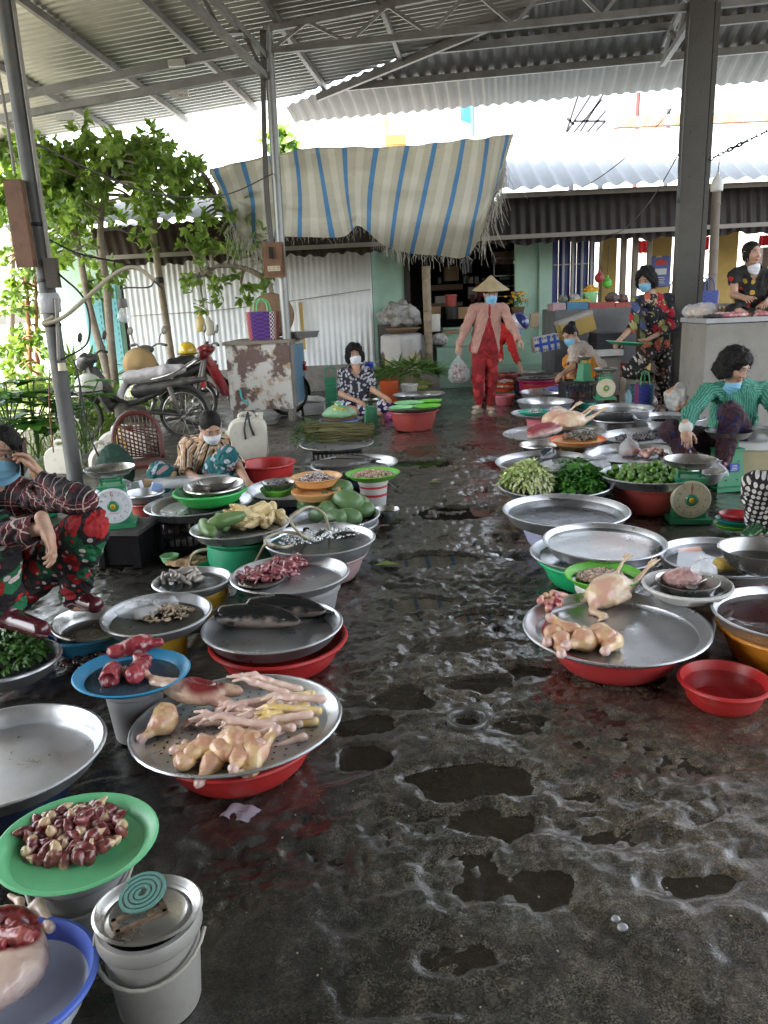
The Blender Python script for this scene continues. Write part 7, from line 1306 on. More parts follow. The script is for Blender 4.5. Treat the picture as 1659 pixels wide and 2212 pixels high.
def scale_(label,c,s=1.,rot=0,dial=None,pan=.14,plate=False,nums=True):
    o=thing('spring_scale',label,'weighing scale',c,'green spring scales of the sellers',rot); S=lambda *a: np.array(a)*s
    m=MB(); m.box(S(0,0,.012),S(.22,.20,.024)); m.add([S(-.085,-.06,.024),S(.085,-.06,.024),S(.085,.08,.024),S(-.085,.08,.024),S(-.065,-.045,.225),S(.065,-.045,.225),S(.065,.06,.225),S(-.065,.06,.225)],[[0,3,2,1],[4,5,6,7],[0,1,5,4],[1,2,6,5],[2,3,7,6],[3,0,4,7]]); m.box(S(0,.005,.232),S(.15,.12,.014)); m.build('housing',m_sg,o)
    m=MB()
    for x in (-.055,.055): m.bar(S(x,0,.235),S(x,0,.295),.012*s,.02*s,up=(0,1,0))
    m.bar(S(-.06,0,.262),S(.06,0,.262),.02*s,.012*s); m.build('pan_support',m_sg,o)
    m=MB(); m.lathe([(q[0]*s,q[1]*s) for q in [(0,.29),(pan*.55,.29),(pan*.75,.30),(pan*.95,.325),(pan,.338),(pan*1.015,.34),(pan*.985,.341),(pan*.93,.327),(pan*.72,.304),(pan*.52,.295),(0,.295)]],n=36,wob=.006); m.build('pan',m_st,o,smooth=True,sharp=40)
    if dial:
        RX=np.array(Matrix.Rotation(math.pi/2,3,'X')); dc=S(0,-.062,.128); d=thing_part('dial',o,dc)
        m=MB(); m.lathe([(0,.012*s),(.098*s,.012*s),(.103*s,.008*s),(.103*s,-.02*s),(0,-.02*s)],n=40,R=RX); m.build('face',dial,d,smooth=True,sharp=30)
        m=MB()
        for k in range(60):
            t=k*2*np.pi/60; l=.010 if k%5==0 else .005; w=.0018 if k%5==0 else .0009; R3=np.array(Matrix.Rotation(-t,3,'Y')); m.box(R3@S(0,-.0128,.089-l/2),S(w,.0008,l),R=R3)
        o2=m.build('tick_marks',m_ink,d)
        if nums:
            for k in range(12):
                t=k*2*np.pi/12
                if k: digits(str(k),.016*s,d,S(.070*math.sin(t),-.0135,.070*math.cos(t)),(math.pi/2,0,0),m_ink)
            digits('12',.018*s,d,S(0,-.0135,.066),(math.pi/2,0,0),m_redink)
        m=MB(); m.lathe([(0,.020*s),(.026*s,.020*s),(.033*s,.013*s),(0,.012*s)],n=24,R=RX); m.build('hub',m_sg,d,smooth=True,sharp=30)
        m=MB(); m.lathe([(0,.0225*s),(.013*s,.0215*s),(.015*s,.020*s),(0,.019*s)],n=16,R=RX); m.build('emblem',m_gold,d,smooth=True)
        m=MB(); m.bar(S(-.006,-.0235,.007),S(0,-.0235,-.007),.003*s,.001*s); m.bar(S(.008,-.0235,.009),S(0,-.0235,-.007),.003*s,.001*s); m.build('emblem_mark',m_redink,d)
        m=MB(); m.bar(S(.0,-.0155,.01),S(-.004,-.0155,.085),.003*s,.001*s); m.build('needle',m_redink,d)
        m=MB(); m.box(S(0,-.0132,-.042),S(.06,.0006,.002)); m.build('rule_line',m_redink,d)
    else:
        m=MB(); [m.lathe([(0,.001*s),(.005*s,.001*s),(.005*s,0)],S(x,-.062,z),n=8,R=np.array(Matrix.Rotation(math.pi/2,3,'X'))) for x in (-.035,.035) for z in (.06,.12,.17)]; tag(m.build('vent_hole',m_ink,o),kind='stuff')
    if plate:
        m=MB(); m.box(S(.015,-.053,.13),S(.06,.012,.05)); m.build('label_plate',M('label_blue',(.02,.06,.30),rough=.4),o); m=MB(); [m.box(S(.015,-.0596,.118+.009*k),S(.044-.006*k,.001,.0028)) for k in range(4)]; m.build('label_line',m_dialw,o)
    return o
# black stool and near scale
G=at(306,1226); E=at(212,1226)*1.0; K=at(350,1203); ex=(E-G); ex/=np.linalg.norm(ex); ey=np.cross([0,0,1],ex)*-1; ey=np.array([-ex[1],ex[0],0]); ey*= 1 if ey[1]>0 else -1
def bz_(u,v): 
    for z in np.arange(.1,.6,.005):
        if abs(aty(u,v,G[1])[2]-z)<.004: return z
zt=aty(289,1150,G[1])[2]; zt=max(min(zt,.34),.16)
o=thing('wooden_stool','low black panelled wooden box carrying the white dial scale','stool',G); Rb=np.stack([-ex,ey,[0,0,1]],1); Lx=.26; Ly=.30; cx_=ex*Lx/2*1+ey*Ly/2
m=MB(); m.box(cx_+[0,0,zt/2],(Lx-.03,Ly-.03,zt-.02),R=Rb)
for a in (0,1):
    for b_ in (0,1): m.box(ex*(.02+a*(Lx-.04))+ey*(.02+b_*(Ly-.04))+[0,0,zt/2-.01],(.045,.045,zt-.02),R=Rb)
m_bw=M('black_wood',(.007,.007,.008),rough=.75,spec=.1,n=(9,(.014,.013,.013),.5)); m.build('body',m_bw,o); m=MB(); m.box(cx_+[0,0,zt-.008],(Lx+.02,Ly+.02,.022),R=Rb); m.build('top',M('worn_black_top',(.03,.028,.025),rough=.6,n=(6,(.08,.07,.06),.7)),o)
sc=G+cx_+np.array([0,0,zt+.004]); q=aty(240,1140,sc[1]-.08); scale_('green spring scale with a white dial on the black wooden box',np.array([q[0]+.01,sc[1],zt+.004]),1.0,R_(12),m_dialw,.140)
p=at(1478,1131); scale_('green spring scale with a cream dial behind the limes and stacked trays',p+[.05,.09,0],1.14,R_(-8),m_dialc,.135)
p=at(1582,1062); scale_('large green spring scale seen from its back with a blue label plate',p+[0,.12,0],1.22,R_(8),None,.128,True)
p=aty(1262,822,8.6); scale_('small green scale on the black crate beside the squatting woman',p,.78,R_(30),None,.105)
p=aty(1306,862,8.2); scale_('small green scale with a yellowed dial behind the brown cloth heap',p,.95,R_(-5),m_dialc,.135,nums=False)
p=at(803,921); scale_('small green scale in front of the woman in polka dot trousers',p,.92,R_(10),None,.105); p=at(828,862); scale_('small green scale behind the knee of the woman in polka dot trousers',p,.85,R_(40),None,.10)
# ================================================================ HELPERS FOR CLUTTER
def boxq(name,label,cat,u0,u1,v0,v1,y,d,mat,rot=0,tilt=0,par='body',z0=None,group=None):
    a,c=aty(u0,v0,y),aty(u1,v1,y); w=abs(c[0]-a[0]); zb,zt=min(a[2],c[2]),max(a[2],c[2]); zb=z0 if z0 is not None else zb
    o=thing(name,label,cat,((a[0]+c[0])/2,y+d/2,zb),group); o.rotation_euler=(0,tilt,rot); m=MB(); m.box((0,0,(zt-zb)/2),(w,d,zt-zb)); ob_=m.build(par,mat,o)
    bv=ob_.modifiers.new('b','BEVEL'); bv.width=min(.008,w*.06); bv.segments=2; return o
def sack(name,label,cat,c,r,mat,noise=.02,nf=9,seed=0,rot=0):
    V,Fq=sdf([ell_((0,0,r[2]*.8),r),ell_((r[0]*.3,0,r[2]*.5),(r[0]*.7,r[1]*.9,r[2]*.6))],max(min(r)*.09,.008),min(r)*.4); V=V+vnorm(V,Fq)*(noise*fbm(V*nf+seed,4))[:,None]; V[:,2]=np.maximum(V[:,2],0); o=thing(name,label,cat,c,None,rot); mk('body',V,Fq,mat,o); return o
def crate(label,c,w,d,h,mat,rot=0):
    o=thing('plastic_crate',label,'crate',c,None,rot); m=MB()
    for z in (.01,h*.5,h-.012): 
        for s in (1,-1): m.box((0,s*d/2,z),(w,.012,.024)); m.box((s*w/2,0,z),(.012,d,.024))
    for s in (1,-1):
        k=int(w/.035)
        for i in range(k+1): m.box((-w/2+i*w/k,s*d/2,h/2),(.009,.010,h))
        k=int(d/.035)
        for i in range(k+1): m.box((s*w/2,-d/2+i*d/k,h/2),(.010,.009,h))
    m.box((0,0,.006),(w,d,.008)); m.build('lattice',mat,o); return o
m_bcr=M('black_crate',(.022,.022,.026),rough=.45); m_card=M('cardboard',(.36,.24,.13),rough=.85,n=(6,(.27,.18,.10),.6)); m_foam=M('white_foam',(.66,.66,.64),rough=.8,n=(8,(.5,.48,.44),.5)); m_conc=M('grey_concrete',(.27,.255,.23),rough=.85,n=(2.5,(.19,.18,.165),.7),n2=(12,(.15,.14,.12),.5,.58,.72),b=(40,.3,.006))
q=grc.C; crate('black plastic crate under the tray with the green colander',(q[0]-.02,q[1],0),.40,.30,.19,m_bcr,.1); q=vegt.C; crate('black plastic crate under the water mimosa tray',(q[0],q[1],0),.42,.32,.165,m_bcr,.05)
p=aty(1260,868,8.6); crate('black plastic crate under the small green scale',(p[0],8.72,0),.42,.34,p[2]*0+aty(1262,823,8.6)[2],m_bcr)
# ================================================================ CONCRETE COUNTER
yc=7.8; zc=aty(1520,697,yc)[2]; xc=aty(1526,720,yc)[0]; o=thing('concrete_counter','grey concrete sales counter in front of the square column','counter',(xc+1.2,yc,0))
m=MB(); m.box((0,.32,zc/2-.01),(2.4,.64,zc-.02)); m.build('base',m_conc,o); m=MB(); m.box((0,.318,zc+.012),(2.43,.67,.045)); m.build('top_slab',M('worn_slab',(.36,.36,.37),rough=.5,n=(4,(.27,.27,.27),.6)),o); zt_=zc+.036
V,Fq=sdf([ell_((0,0,.05),(.07,.05,.05)),ell_((.10,.01,.045),(.06,.05,.045)),ell_((-.09,.01,.045),(.055,.05,.045)),ell_((.03,.03,.08),(.06,.05,.04))],.006,.01); lo=np.array([*aty(1512,690,yc+.42)[:2],zt_]); o=thing('bread_bag','clear bag of golden bread loaves on the end of the concrete counter','bag',lo); mk('loaves',V,Fq,M('bread_crust',(.46,.24,.07),rough=.6,n=(14,(.55,.36,.16),.6)),o)
V,Fq=sdf([ell_((0,0,.06),(.19,.10,.085)),ell_((.08,0,.10),(.07,.05,.05))],.008,.02); V=V+vnorm(V,Fq)*(.012*fbm(V*18,3))[:,None]; mk('film',V,Fq,m_clear,o)
me=sm('pork',[ell_((0,0,.02),(.16,.08,.03)),ell_((.12,.03,.02),(.12,.06,.025)),ell_((-.10,.02,.02),(.09,.06,.03))],.006,.02,lambda V,N: blend((.42,.14,.16),(.66,.46,.42),sstep(.0,.4,fbm(V*16,3))),m_meat,.006,18)
put('pork',me,'slab of raw pork on the counter in front of the sitting woman','meat',np.array([*aty(1580,697,yc+.12)[:2],zt_]),(0,0,.1)); put('pork',me,'second slab of raw pork at the right end of the counter','meat',np.array([*aty(1640,694,yc+.14)[:2],zt_]),(0,0,-.2),s=.9)
V0('metal_plate','metal plate in front of the sitting woman on the counter','plate',np.array([*aty(1650,682,yc+.3)[:2],zt_+.05]),.17,'plate',.05,m_st); c=np.array([*aty(1550,684,yc+.5)[:2],zt_]); crate('small grey basket on the counter behind the bread',c,.24,.2,.13,M('grey_basket',(.22,.2,.19),rough=.6)); sack('dark_cloth','dark crumpled cloth on the edge of the counter','cloth',np.array([*aty(1540,694,yc+.1)[:2],zt_]),(.10,.06,.02),M('dark_cloth',(.03,.03,.035),rough=.8),.012,20)
# ================================================================ LEFT CLUTTER
m_jerry=M('milky_plastic',(.60,.58,.50),rough=.4,n=(4,(.48,.44,.36),.6),n2=(14,(.30,.25,.18),.5,.6,.74),sss=.0)
def jerry(label,c,w,h,d,rot=0,strap=None,lean=0):
    o=thing('jerrycan',label,'jerrycan',c,None,rot); o.rotation_euler=(lean,0,rot); pts=[]; r=.06
    for cx2,cz2,a0 in ((w/2-r,r,-90),(w/2-r*1.6,h-r*1.6,0),(-w/2+r*2.2,h-r*2.2,90),(-w/2+r,r,180)):
        rr=r if a0 in (-90,180) else (r*1.6 if a0==0 else r*2.2)
        for k in range(7): t=R_(a0+90*k/6); pts.append((cx2+rr*math.cos(t),cz2+rr*math.sin(t)))
    pts=np.array(pts); cen=pts.mean(0); n=len(pts); V=[];Fs=[]; rings=[(-d/2,.90),(-d/2+.012,.97),(-d/2+.03,1),(d/2-.03,1),(d/2-.012,.97),(d/2,.90)]
    for i,(yy,s_) in enumerate(rings):
        q=cen+(pts-cen)*s_; V+= [[a,yy,b_] for a,b_ in q]
        if i:
            for j in range(n): j2=(j+1)%n; Fs.append([(i-1)*n+j,(i-1)*n+j2,i*n+j2,i*n+j])
    Fs+=[list(range(n))[::-1],[len(V)-n+j for j in range(n)]]; mk('body',V,Fs,m_jerry,o,sharp=35)
    m=MB(); m.tube(cr([[-w*.18,0,h-.02],[-w*.14,0,h+.035],[w*.14,0,h+.035],[w*.18,0,h-.02]],5),.017,n=8); m.build('handle',m_jerry,o,smooth=True)
    m=MB(); m.lathe([(.03,-.02),(.03,.03),(.036,.03),(.036,.05),(0,.05)],(w*.34,0,h-.01),n=16); m.build('cap',m_jerry,o,smooth=True,sharp=40)
    if strap: m=MB(); m.tube(cr([[.02,-.03,h+.055],[.03,-d/2-.012,h-.05],[.06,-d/2-.012,h-.16]],5),.010,n=6); m.tube(cr([[.02,-.03,h+.055],[-.02,-d/2-.012,h-.07],[-.02,-d/2-.012,h-.19]],5),.010,n=6); m.build('strap',strap,o,smooth=True)
    return o
p=at(540,992); jerry('tall white jerrycan with a black strap tied to its handle behind the red tub',p,.37,.40,.16,.15,m_black); p=aty(268,985,7.2); jerry('white jerrycan with a yellow strap behind the maroon chair',(p[0],7.2,0),.42,.34,.18,.05,M('yellow_strap',(.6,.42,.05),rough=.5)); p=aty(140,1020,7.0); jerry('dirty white jerrycan behind the leaning post',(p[0],7.0,0),.30,.26,.17,-.2); p=aty(222,1010,6.8); jerry('small white can lying in front of the yellow strapped jerrycan',(p[0],6.8,.0),.22,.26,.14,.5); p=aty(487,978,7.3); jerry('small white jerrycan half hidden behind the crouching woman',(p[0],7.3,0),.16,.24,.12,.1)
# maroon chair
m_mar=M('maroon_plastic',(.10,.022,.020),rough=.4); p=aty(305,1030,6.35); o=thing('plastic_chair','maroon plastic chair with a lattice back beside the crouching woman','chair',(p[0],6.35,0)); o.rotation_euler=(0,0,.25); zs=.18
m=MB(); m.box((0,0,zs),(.36,.34,.03)); m.build('seat',m_mar,o)
m=MB(); m.tube(cr([[-.19,.16,zs],[-.19,.19,zs+.22],[-.12,.21,zs+.36],[0,.215,zs+.40],[.12,.21,zs+.36],[.19,.19,zs+.22],[.19,.16,zs]],5),.021,n=8); 
for k in range(-5,6): m.tube([[-.16,.185,zs+.10+.03*k],[.16,.2,zs+.30+.03*k]] if 0 else [[max(-.16,-.16+.0*k),.19,min(max(zs+.05+.045*(k+5)*.8,zs),zs+.3)],[.16,.19,min(max(zs+.05+.045*(k+1)*.8,zs),zs+.36)]],.006,n=4); m.tube([[.032*k,.19,zs+.02],[.032*k,.205,zs+.385-.9*abs(.032*k)**1.6]],.006,n=4)
m.build('backrest',m_mar,o,smooth=True)
for sx_ in (-.15,.15):
    for sy in (-.14,.14): m=MB(); m.tube([[sx_,sy,zs],[sx_*1.15,sy*1.15,0]],[.018,.014]); m.build('leg',m_mar,o,smooth=True)
ms_=VV('metal_basin','metal basin of small packets behind the white dial scale','basin',(310,1063,86),.27,'basin',.07,m_alu); UU('red_basin','red basin under the metal basin of packets','basin',ms_,.85,.205,'basin',m_redd)
for k,(u,v,cl_,lb) in enumerate(((300,1058,(.7,.7,.75),'white packet in the basin behind the white dial scale'),(322,1054,(.45,.32,.18),'brown packet in the basin behind the white dial scale'),(335,1062,(.25,.35,.6),'blue packet in the basin behind the white dial scale'))):
    o=boxq('packet',lb,'packet',u-12,u+12,v-10,v+8,4.9,.04,M('packet_%d'%k,cl_,rough=.5),.4*k-.3,.3*k-.2); q=at(u,v,.255); o.location=Vector(q)
p=at(165,1105); sack('green_sack','dark green sacking behind the leaning post','sack',p+[.05,.8,0],(.15,.10,.20),M('dark_green_canvas',(.012,.045,.03),rough=.8),.02,8); boxq('green_box','green cardboard box behind the white dial scale','box',218,255,1015,1060,4.9,.15,m_sg,.2,0,z0=.0)
p=at(205,1118); sack('paper_heap','crumpled white and blue packaging on the floor behind the plaid woman','packaging',p+[0,.5,0],(.16,.12,.09),M('crumpled_paper',(.55,.56,.60),rough=.7,n=(9,(.30,.36,.52),.7)),.03,14)
p=at(362,1195); sack('pink_bag','pale pink plastic bag on green dishes beside the black crate','plastic bag',p+[0,.15,.05],(.09,.08,.06),M('pink_film',(.42,.25,.30),rough=.35,n=(9,(.5,.42,.45),.6)),.02,20); VV('green_dish','pale green dish under the pink plastic bag','dish',(366,1200,40),.05,'plate',.04,m_pgrn)
p=at(400,1232); sack('torn_cardboard','torn wet cardboard on the floor beside the upturned teal basin','cardboard',p+[0,.1,0],(.13,.09,.02),m_card,.02,14)
VV('green_bucket','dark green bucket between the leaning post and the plaid woman','bucket',(90,1062,60),.18,'bucket',.18,m_grn)
# hanging bulb, bottles in the tree
c=aty(268,682,6.1); o=thing('hanging_bulb','large clear light bulb hanging in a grey socket from the arched cable','light bulb',c); m=MB(); m.lathe([(0,-.055),(.03,-.048),(.05,-.02),(.05,.005),(.036,.035),(.02,.055),(.019,.07)],n=28); m.build('glass',M('bulb_glass',(.85,.88,.9),rough=.03,alpha=.35,spec=.9),o,smooth=True); m=MB(); m.lathe([(0,.06),(.033,.06),(.036,.065),(.033,.12),(.028,.125),(0,.125)],n=20); m.build('socket',M('grey_socket',(.16,.15,.14),rough=.6),o,smooth=True,sharp=40)
m=MB(); m.lathe([(.006,-.01),(.011,.0),(.008,.03),(.012,.06)],n=10); m.build('filament_stem',M('stem_glass',(.6,.55,.4),rough=.3),o,smooth=True); m=MB(); e=np.array(lerp1(565)+P1+[.86,-.05,-.02])-c; m.tube(cr([[0,0,.12],[.02,0,.2],e*[.7,.6,.6]+[.03,0,.05],e],5),.006,n=6); m.build('flex',M('dark_cable'),o,smooth=True)
for k,(u,v,lb,cl_) in enumerate(((433,697,'plastic bottle with yellow oil hanging in the drooping branches',(.55,.42,.12)),(453,705,'milky plastic can hanging beside the oil bottle in the branches',(.55,.52,.42)))):
    c=aty(u,v,10.7); o=thing('hanging_bottle',lb,'bottle',c); m=MB(); m.lathe([(0,-.12),(.055,-.118),(.06,-.1),(.06,.04),(.045,.07),(.02,.09),(.02,.12),(0,.12)],n=18); m.build('body',M('bottle_%d'%k,cl_,rough=.3,alpha=.85),o,smooth=True); m=MB(); m.tube([[0,0,.12],[.02-.04*k,.05,.32],[.03-.06*k,.1,.6]],.004,n=4); m.build('string',M('old_rope'),o)
# beside the seated woman
p=at(716,873); o=thing('shopping_basket','green perforated plastic basket beside the woman in polka dot trousers','basket',p+[0,.1,0]); m=MB()
for z in np.arange(.0,.40,.05): 
    for s in (1,-1): m.box((0,s*.07,z+.01),(.16,.01,.024)); m.box((s*.08,0,z+.01),(.01,.14,.024))
for x in np.arange(-.075,.08,.03): m.box((x,-.07,.19),(.012,.008,.38))
m.tube(cr([[-.07,0,.38],[-.06,0,.50],[.06,0,.50],[.07,0,.38]],5),.01); m.build('body',m_grn,o)
for k,(u,lb) in enumerate(((793,'leftmost clear bottle in the row behind the seated woman'),(801,'middle clear bottle in the row behind the seated woman'),(810,'rightmost clear bottle in the row behind the seated woman'))):
    p=aty(u,810,11.9); o=thing('water_bottle',lb,'bottle',(p[0],11.9,.28)); m=MB(); m.lathe([(0,0),(.035,.0),(.037,.02),(.037,.16),(.015,.22),(.015,.25),(0,.25)],n=14); m.build('body',M('clear_bottle',(.6,.66,.68),rough=.15,alpha=.5,spec=.8),o,smooth=True)
boxq('grey_crate','grey bottle crate behind the seated woman','crate',785,822,795,812,11.7,.4,M('grey_basket'),z0=0); p=aty(799,815,11.0); V0('blue_mug','blue plastic mug behind the seated woman','mug',(p[0],11.0,aty(799,782,11.0)[2]),.06,'bucket',.22,pl('mug_blue',(.02,.07,.45)))
boxq('foam_slab','white foam slab under the rusty cabinet','foam',655,700,878,893,10.1,.3,m_foam,z0=.0); sack('stone','pale stone lying under the rusty cabinet','stone',at(676,885)+[0,.25,.07],(.16,.10,.05),m_foam,.02,12)
boxq('red_board','orange red plastic board on the floor beside the green vegetables','board',820,860,824,832,10.8,.5,m_ored,z0=.02); sack('pink_bag','small pink plastic bag on the floor in front of the scale','plastic bag',at(840,905),(.06,.05,.05),M('magenta_film',(.5,.12,.35),rough=.3),.015,22)
# ================================================================ SHOP FRONT CLUTTER
yd=12.1; p=aty(871,800,yd); o=thing('beige_drum','beige drum under a clear plastic cover beside the bamboo prop','drum',(p[0],yd,0)); hz_=aty(871,725,yd)[2]; m=MB(); m.lathe([(0,0),(.27,0),(.285,.02),(.28,.3),(.29,.32),(.28,.35),(.275,hz_-.02),(.26,hz_),(0,hz_)],n=36); m.build('barrel',M('beige_plastic',(.52,.43,.28),rough=.5,n=(3,(.42,.34,.22),.5)),o,smooth=True,sharp=40)
n=40; a=np.arange(n)*2*np.pi/n; V=[];Fs=[]
for i in range(9):
    t=i/8; r=.10+.22*min(t*2,1)+.03*np.sin(a*7+1)*t+.02*np.sin(a*11)*t; z=hz_+.03-.0*t-(.34+.12*np.sin(a*3+1)+.05*np.sin(a*5))*max(t-.45,0)/.55; V.append(np.stack([r*np.cos(a),r*np.sin(a),z+0*a],1))
    if i:
        for j in range(n): j2=(j+1)%n; Fs.append([(i-1)*n+j,(i-1)*n+j2,i*n+j2,i*n+j])
mk('plastic_cover',np.concatenate(V),Fs,m_milky,o)
o=thing('flat_basket','flat brown woven basket lying on the beige drum','basket',(p[0]+.02,yd,hz_+.05)); m=MB(); m.lathe([(0,0),(.2,.0),(.27,.06),(.285,.065),(.21,.02),(0,.02)],n=30); m.build('tray',M('basketry'),o,smooth=True)
sack('plastic_bundle','heap of grey and white plastic sacking behind the beige drum','sacks',(aty(862,700,12.9)[0],12.85,aty(862,705,12.9)[2]),(.32,.2,.22),M('grey_film',(.42,.41,.40),rough=.4,n=(5,(.12,.11,.10),.8)),.06,8,3); boxq('dark_boxes','stack of dark boxes under the plastic sacking','boxes',815,900,702,800,12.75,.35,M('dark_crate',(.05,.045,.04),rough=.8,n=(4,(.10,.09,.08),.6)),z0=0)
SH=((959,992,576,606,14.6,'cardboard box','tan cardboard box on the upper shelf of the dark shop',m_card,'box'),(931,1000,616,625,14.6,'shelf_plank','upper wooden shelf plank in the dark shop',M('shelf_wood',(.14,.08,.05),rough=.7),'shelf'),(931,953,663,687,13.3,'cardboard_box','cardboard box behind the bamboo prop on the shop ledge',m_card,'box'),(989,1013,664,688,13.3,'cardboard_box','cardboard box beside the black bucket in the shop',m_card,'box'),(925,1000,655,661,14.4,'shelf_plank','lower wooden shelf plank in the dark shop',M('shelf_wood'),'shelf'),(940,970,640,655,14.4,'parcel','pale bundle on the lower shelf of the shop',M('pale_bundle',(.35,.3,.27),rough=.8),'parcel'),(1002,1020,560,590,14.9,'parcel','small grey tin on the back wall of the shop',M('grey_tin',(.16,.17,.18),rough=.4),'tin'),(1030,1048,610,640,14.6,'red_box','small red box on the shelf behind the walking woman',M('red_box',(.35,.04,.04),rough=.5),'box'),(1012,1030,620,645,14.6,'white_bag','pale bag hanging in the dark shop beside the hat',M('pale_bag',(.35,.33,.35),rough=.6),'bag'),(1066,1090,545,570,14.4,'pink_box','pink box on top of the glass cabinet',M('pink_box',(.42,.2,.2),rough=.6),'box'),(1090,1108,542,570,14.4,'brown_box','brown box on top of the glass cabinet',m_card,'box'),(1084,1102,594,603,13.9,'green_box','green box inside the glass cabinet',M('dull_green_box',(.10,.25,.17),rough=.6),'box'))
for (u0,u1,v0,v1,y,nm,lb,mt_,ct) in SH: boxq(nm.replace(' ','_'),lb,ct,u0,u1,v0,v1,y,.25,mt_)
for k in range(16):
    gg=np.random.default_rng(200+k); u,v=gg.uniform(935,1060),[612,652][k%2]; h=gg.uniform(8,18); cl_=[(.30,.28,.26),(.12,.14,.20),(.35,.22,.10),(.20,.05,.05),(.1,.16,.12)][k%5]
    if 955<u<1000: continue
    boxq('shelf_goods','small '+['grey','dark blue','tan','dark red','dark green'][k%5]+' packet on the shop shelf, number of its row from the left '.split(',')[0]+(' upper row' if k%2==0 else ' lower row'),'packet',u,u+gg.uniform(6,14),v-h,v,14.55,.15,M('goods_%d'%(k%5),cl_,rough=.6),group='goods on the shop shelves')
o=thing('glass_cabinet','grey framed glass cabinet in the dark shop beside the mint pillar','cabinet',(aty(1090,634,13.8)[0],13.8,aty(1090,640,13.8)[2])); m=MB(); hc_=.62; [m.box((x,0,hc_/2),(.02,.02,hc_)) for x in (-.18,.18)]; [m.box((0,0,z),(.36,.3,.015)) for z in (0,.17,.34,hc_)]; m.build('frame',M('cabinet_frame',(.2,.2,.2),rough=.4,metal=.5),o)
p=aty(975,690,13.2); V0('red_bucket','red plastic bucket on the black bucket in the shop','bucket',(p[0],13.2,aty(975,636,13.2)[2]),.10,'bucket',.2,m_redd); V0('black_bucket','black bucket carrying the red bucket on the shop ledge','bucket',(p[0],13.2,aty(975,661,13.2)[2]),.105,'bucket',.21,m_black)
o=thing('paper_roll','white paper roll standing on the ledge behind the bamboo prop','roll',(aty(942,716,12.7)[0],12.75,aty(942,716,12.7)[2])); m=MB(); m.lathe([(0,0),(.07,0),(.075,.01),(.075,.26),(.07,.27),(0,.27)],n=20); m.build('roll',M('white_roll',(.55,.54,.52),rough=.7),o,smooth=True,sharp=40)
sack('rice_sack','white woven sack with red print on the lower ledge','sack',(aty(947,745,12.6)[0],12.45,aty(947,745,12.5)[2]),(.13,.10,.10),M('white_sack',(.5,.5,.48),rough=.8,n=(9,(.4,.08,.08),.8,.58,.62)),.02,12); boxq('cardboard_mat','flattened cardboard lying on the middle ledge','cardboard',955,992,714,720,12.85,.3,m_card)
o=thing('marigold_pot','pot of yellow marigolds on the mint ledge','flower pot',(aty(1118,690,12.95)[0],12.9,aty(1118,683,12.95)[2])); m=MB(); m.lathe([(0,0),(.08,0),(.11,.14),(.12,.15),(.10,.14),(0,.12)],n=20); m.build('pot',M('clay_pot',(.2,.12,.08),rough=.7),o,smooth=True)
V,Fs=leafcloud([(np.array([x,y_,.26]),.13) for x,y_ in ((-.10,0),(.1,0),(0,.05),(0,-.08))],60,.06,.022,300,.2,.5); mk('foliage',V,Fs,m_leafy,o); m=MB(); gg=np.random.default_rng(301)
for i in range(26): c=np.array([gg.normal()*.11,gg.normal()*.08-.03,.32+gg.normal()*.05]); m.lathe([(0,-.012),(.022,-.004),(.028,.006),(.016,.016),(0,.018)],c,n=9)
tag(m.build('blossoms',M('marigold',(.70,.36,.02),rough=.7,isl=.3),o,smooth=True),kind='stuff')
boxq('printed_packet','tan packet with a red print standing on the mint ledge','packet',1146,1165,676,708,12.95,.08,M('tan_packet',(.45,.36,.24),rough=.6,n=(20,(.5,.12,.1),.9,.58,.62)))
# stall counter at the right with crates
o=boxq('stall_counter','dark grey stone stall counter below the blue barred window','counter',1200,1372,670,790,11.3,.9,M('dark_stone',(.12,.125,.13),rough=.7,n=(5,(.18,.18,.18),.6)),z0=0); zk=aty(1250,670,11.3)[2]
for (u0,u1,v0,cl_,lb) in ((1194,1223,656,(.45,.30,.35),'pink and white printed carton on the stall counter'),(1225,1271,653,(.05,.20,.34),'blue plastic tray on the stall counter'),(1273,1328,654,(.36,.06,.05),'red plastic tray in the middle of the stall counter'),(1330,1364,654,(.45,.05,.05),'red plastic tray at the right end of the stall counter')): boxq('plastic_tray',lb,'tray',u0,u1,v0,669,11.35,.35,pl('tray_'+lb[:12],cl_),z0=zk+.002)
for k,(u,r,cl_,lb) in enumerate(((1215,.07,(.10,.12,.09),'dark covered bowl on the pink carton'),(1240,.08,(.25,.25,.26),'wrapped grey bowl on the blue tray'),(1322,.10,(.07,.05,.05),'dark heap of goods on the red tray'),(1345,.08,(.10,.05,.05),'dark brown heap on the right red tray'))): sack('goods_heap',lb,'goods',(aty(u,655,11.5)[0],11.5,aty(u,653,11.5)[2]),(r,r*.8,r*.8),M('heap_%d'%k,cl_,rough=.5,n=(20,tuple(min(x*2.5,.6) for x in cl_),.6)),.015,18,k)
V0('pale_green_pot','pale green pot of yellow flowers on the stall counter','pot',(aty(1275,640,11.6)[0],11.6,aty(1275,630,11.6)[2]),.11,'bucket',.17,m_pgrn); sack('ginger_heap','heap of bright yellow goods on the blue tray','goods',(aty(1252,653,11.45)[0],11.45,aty(1252,655,11.45)[2]),(.16,.08,.03),M('yellow_goods',(.6,.40,.05),rough=.5,isl=.1),.012,25); sack('yellow_flowers','yellow flowers standing in the pale green pot','flowers',(aty(1275,630,11.6)[0],11.6,aty(1275,632,11.6)[2]),(.10,.08,.05),M('marigold'),.03,22)
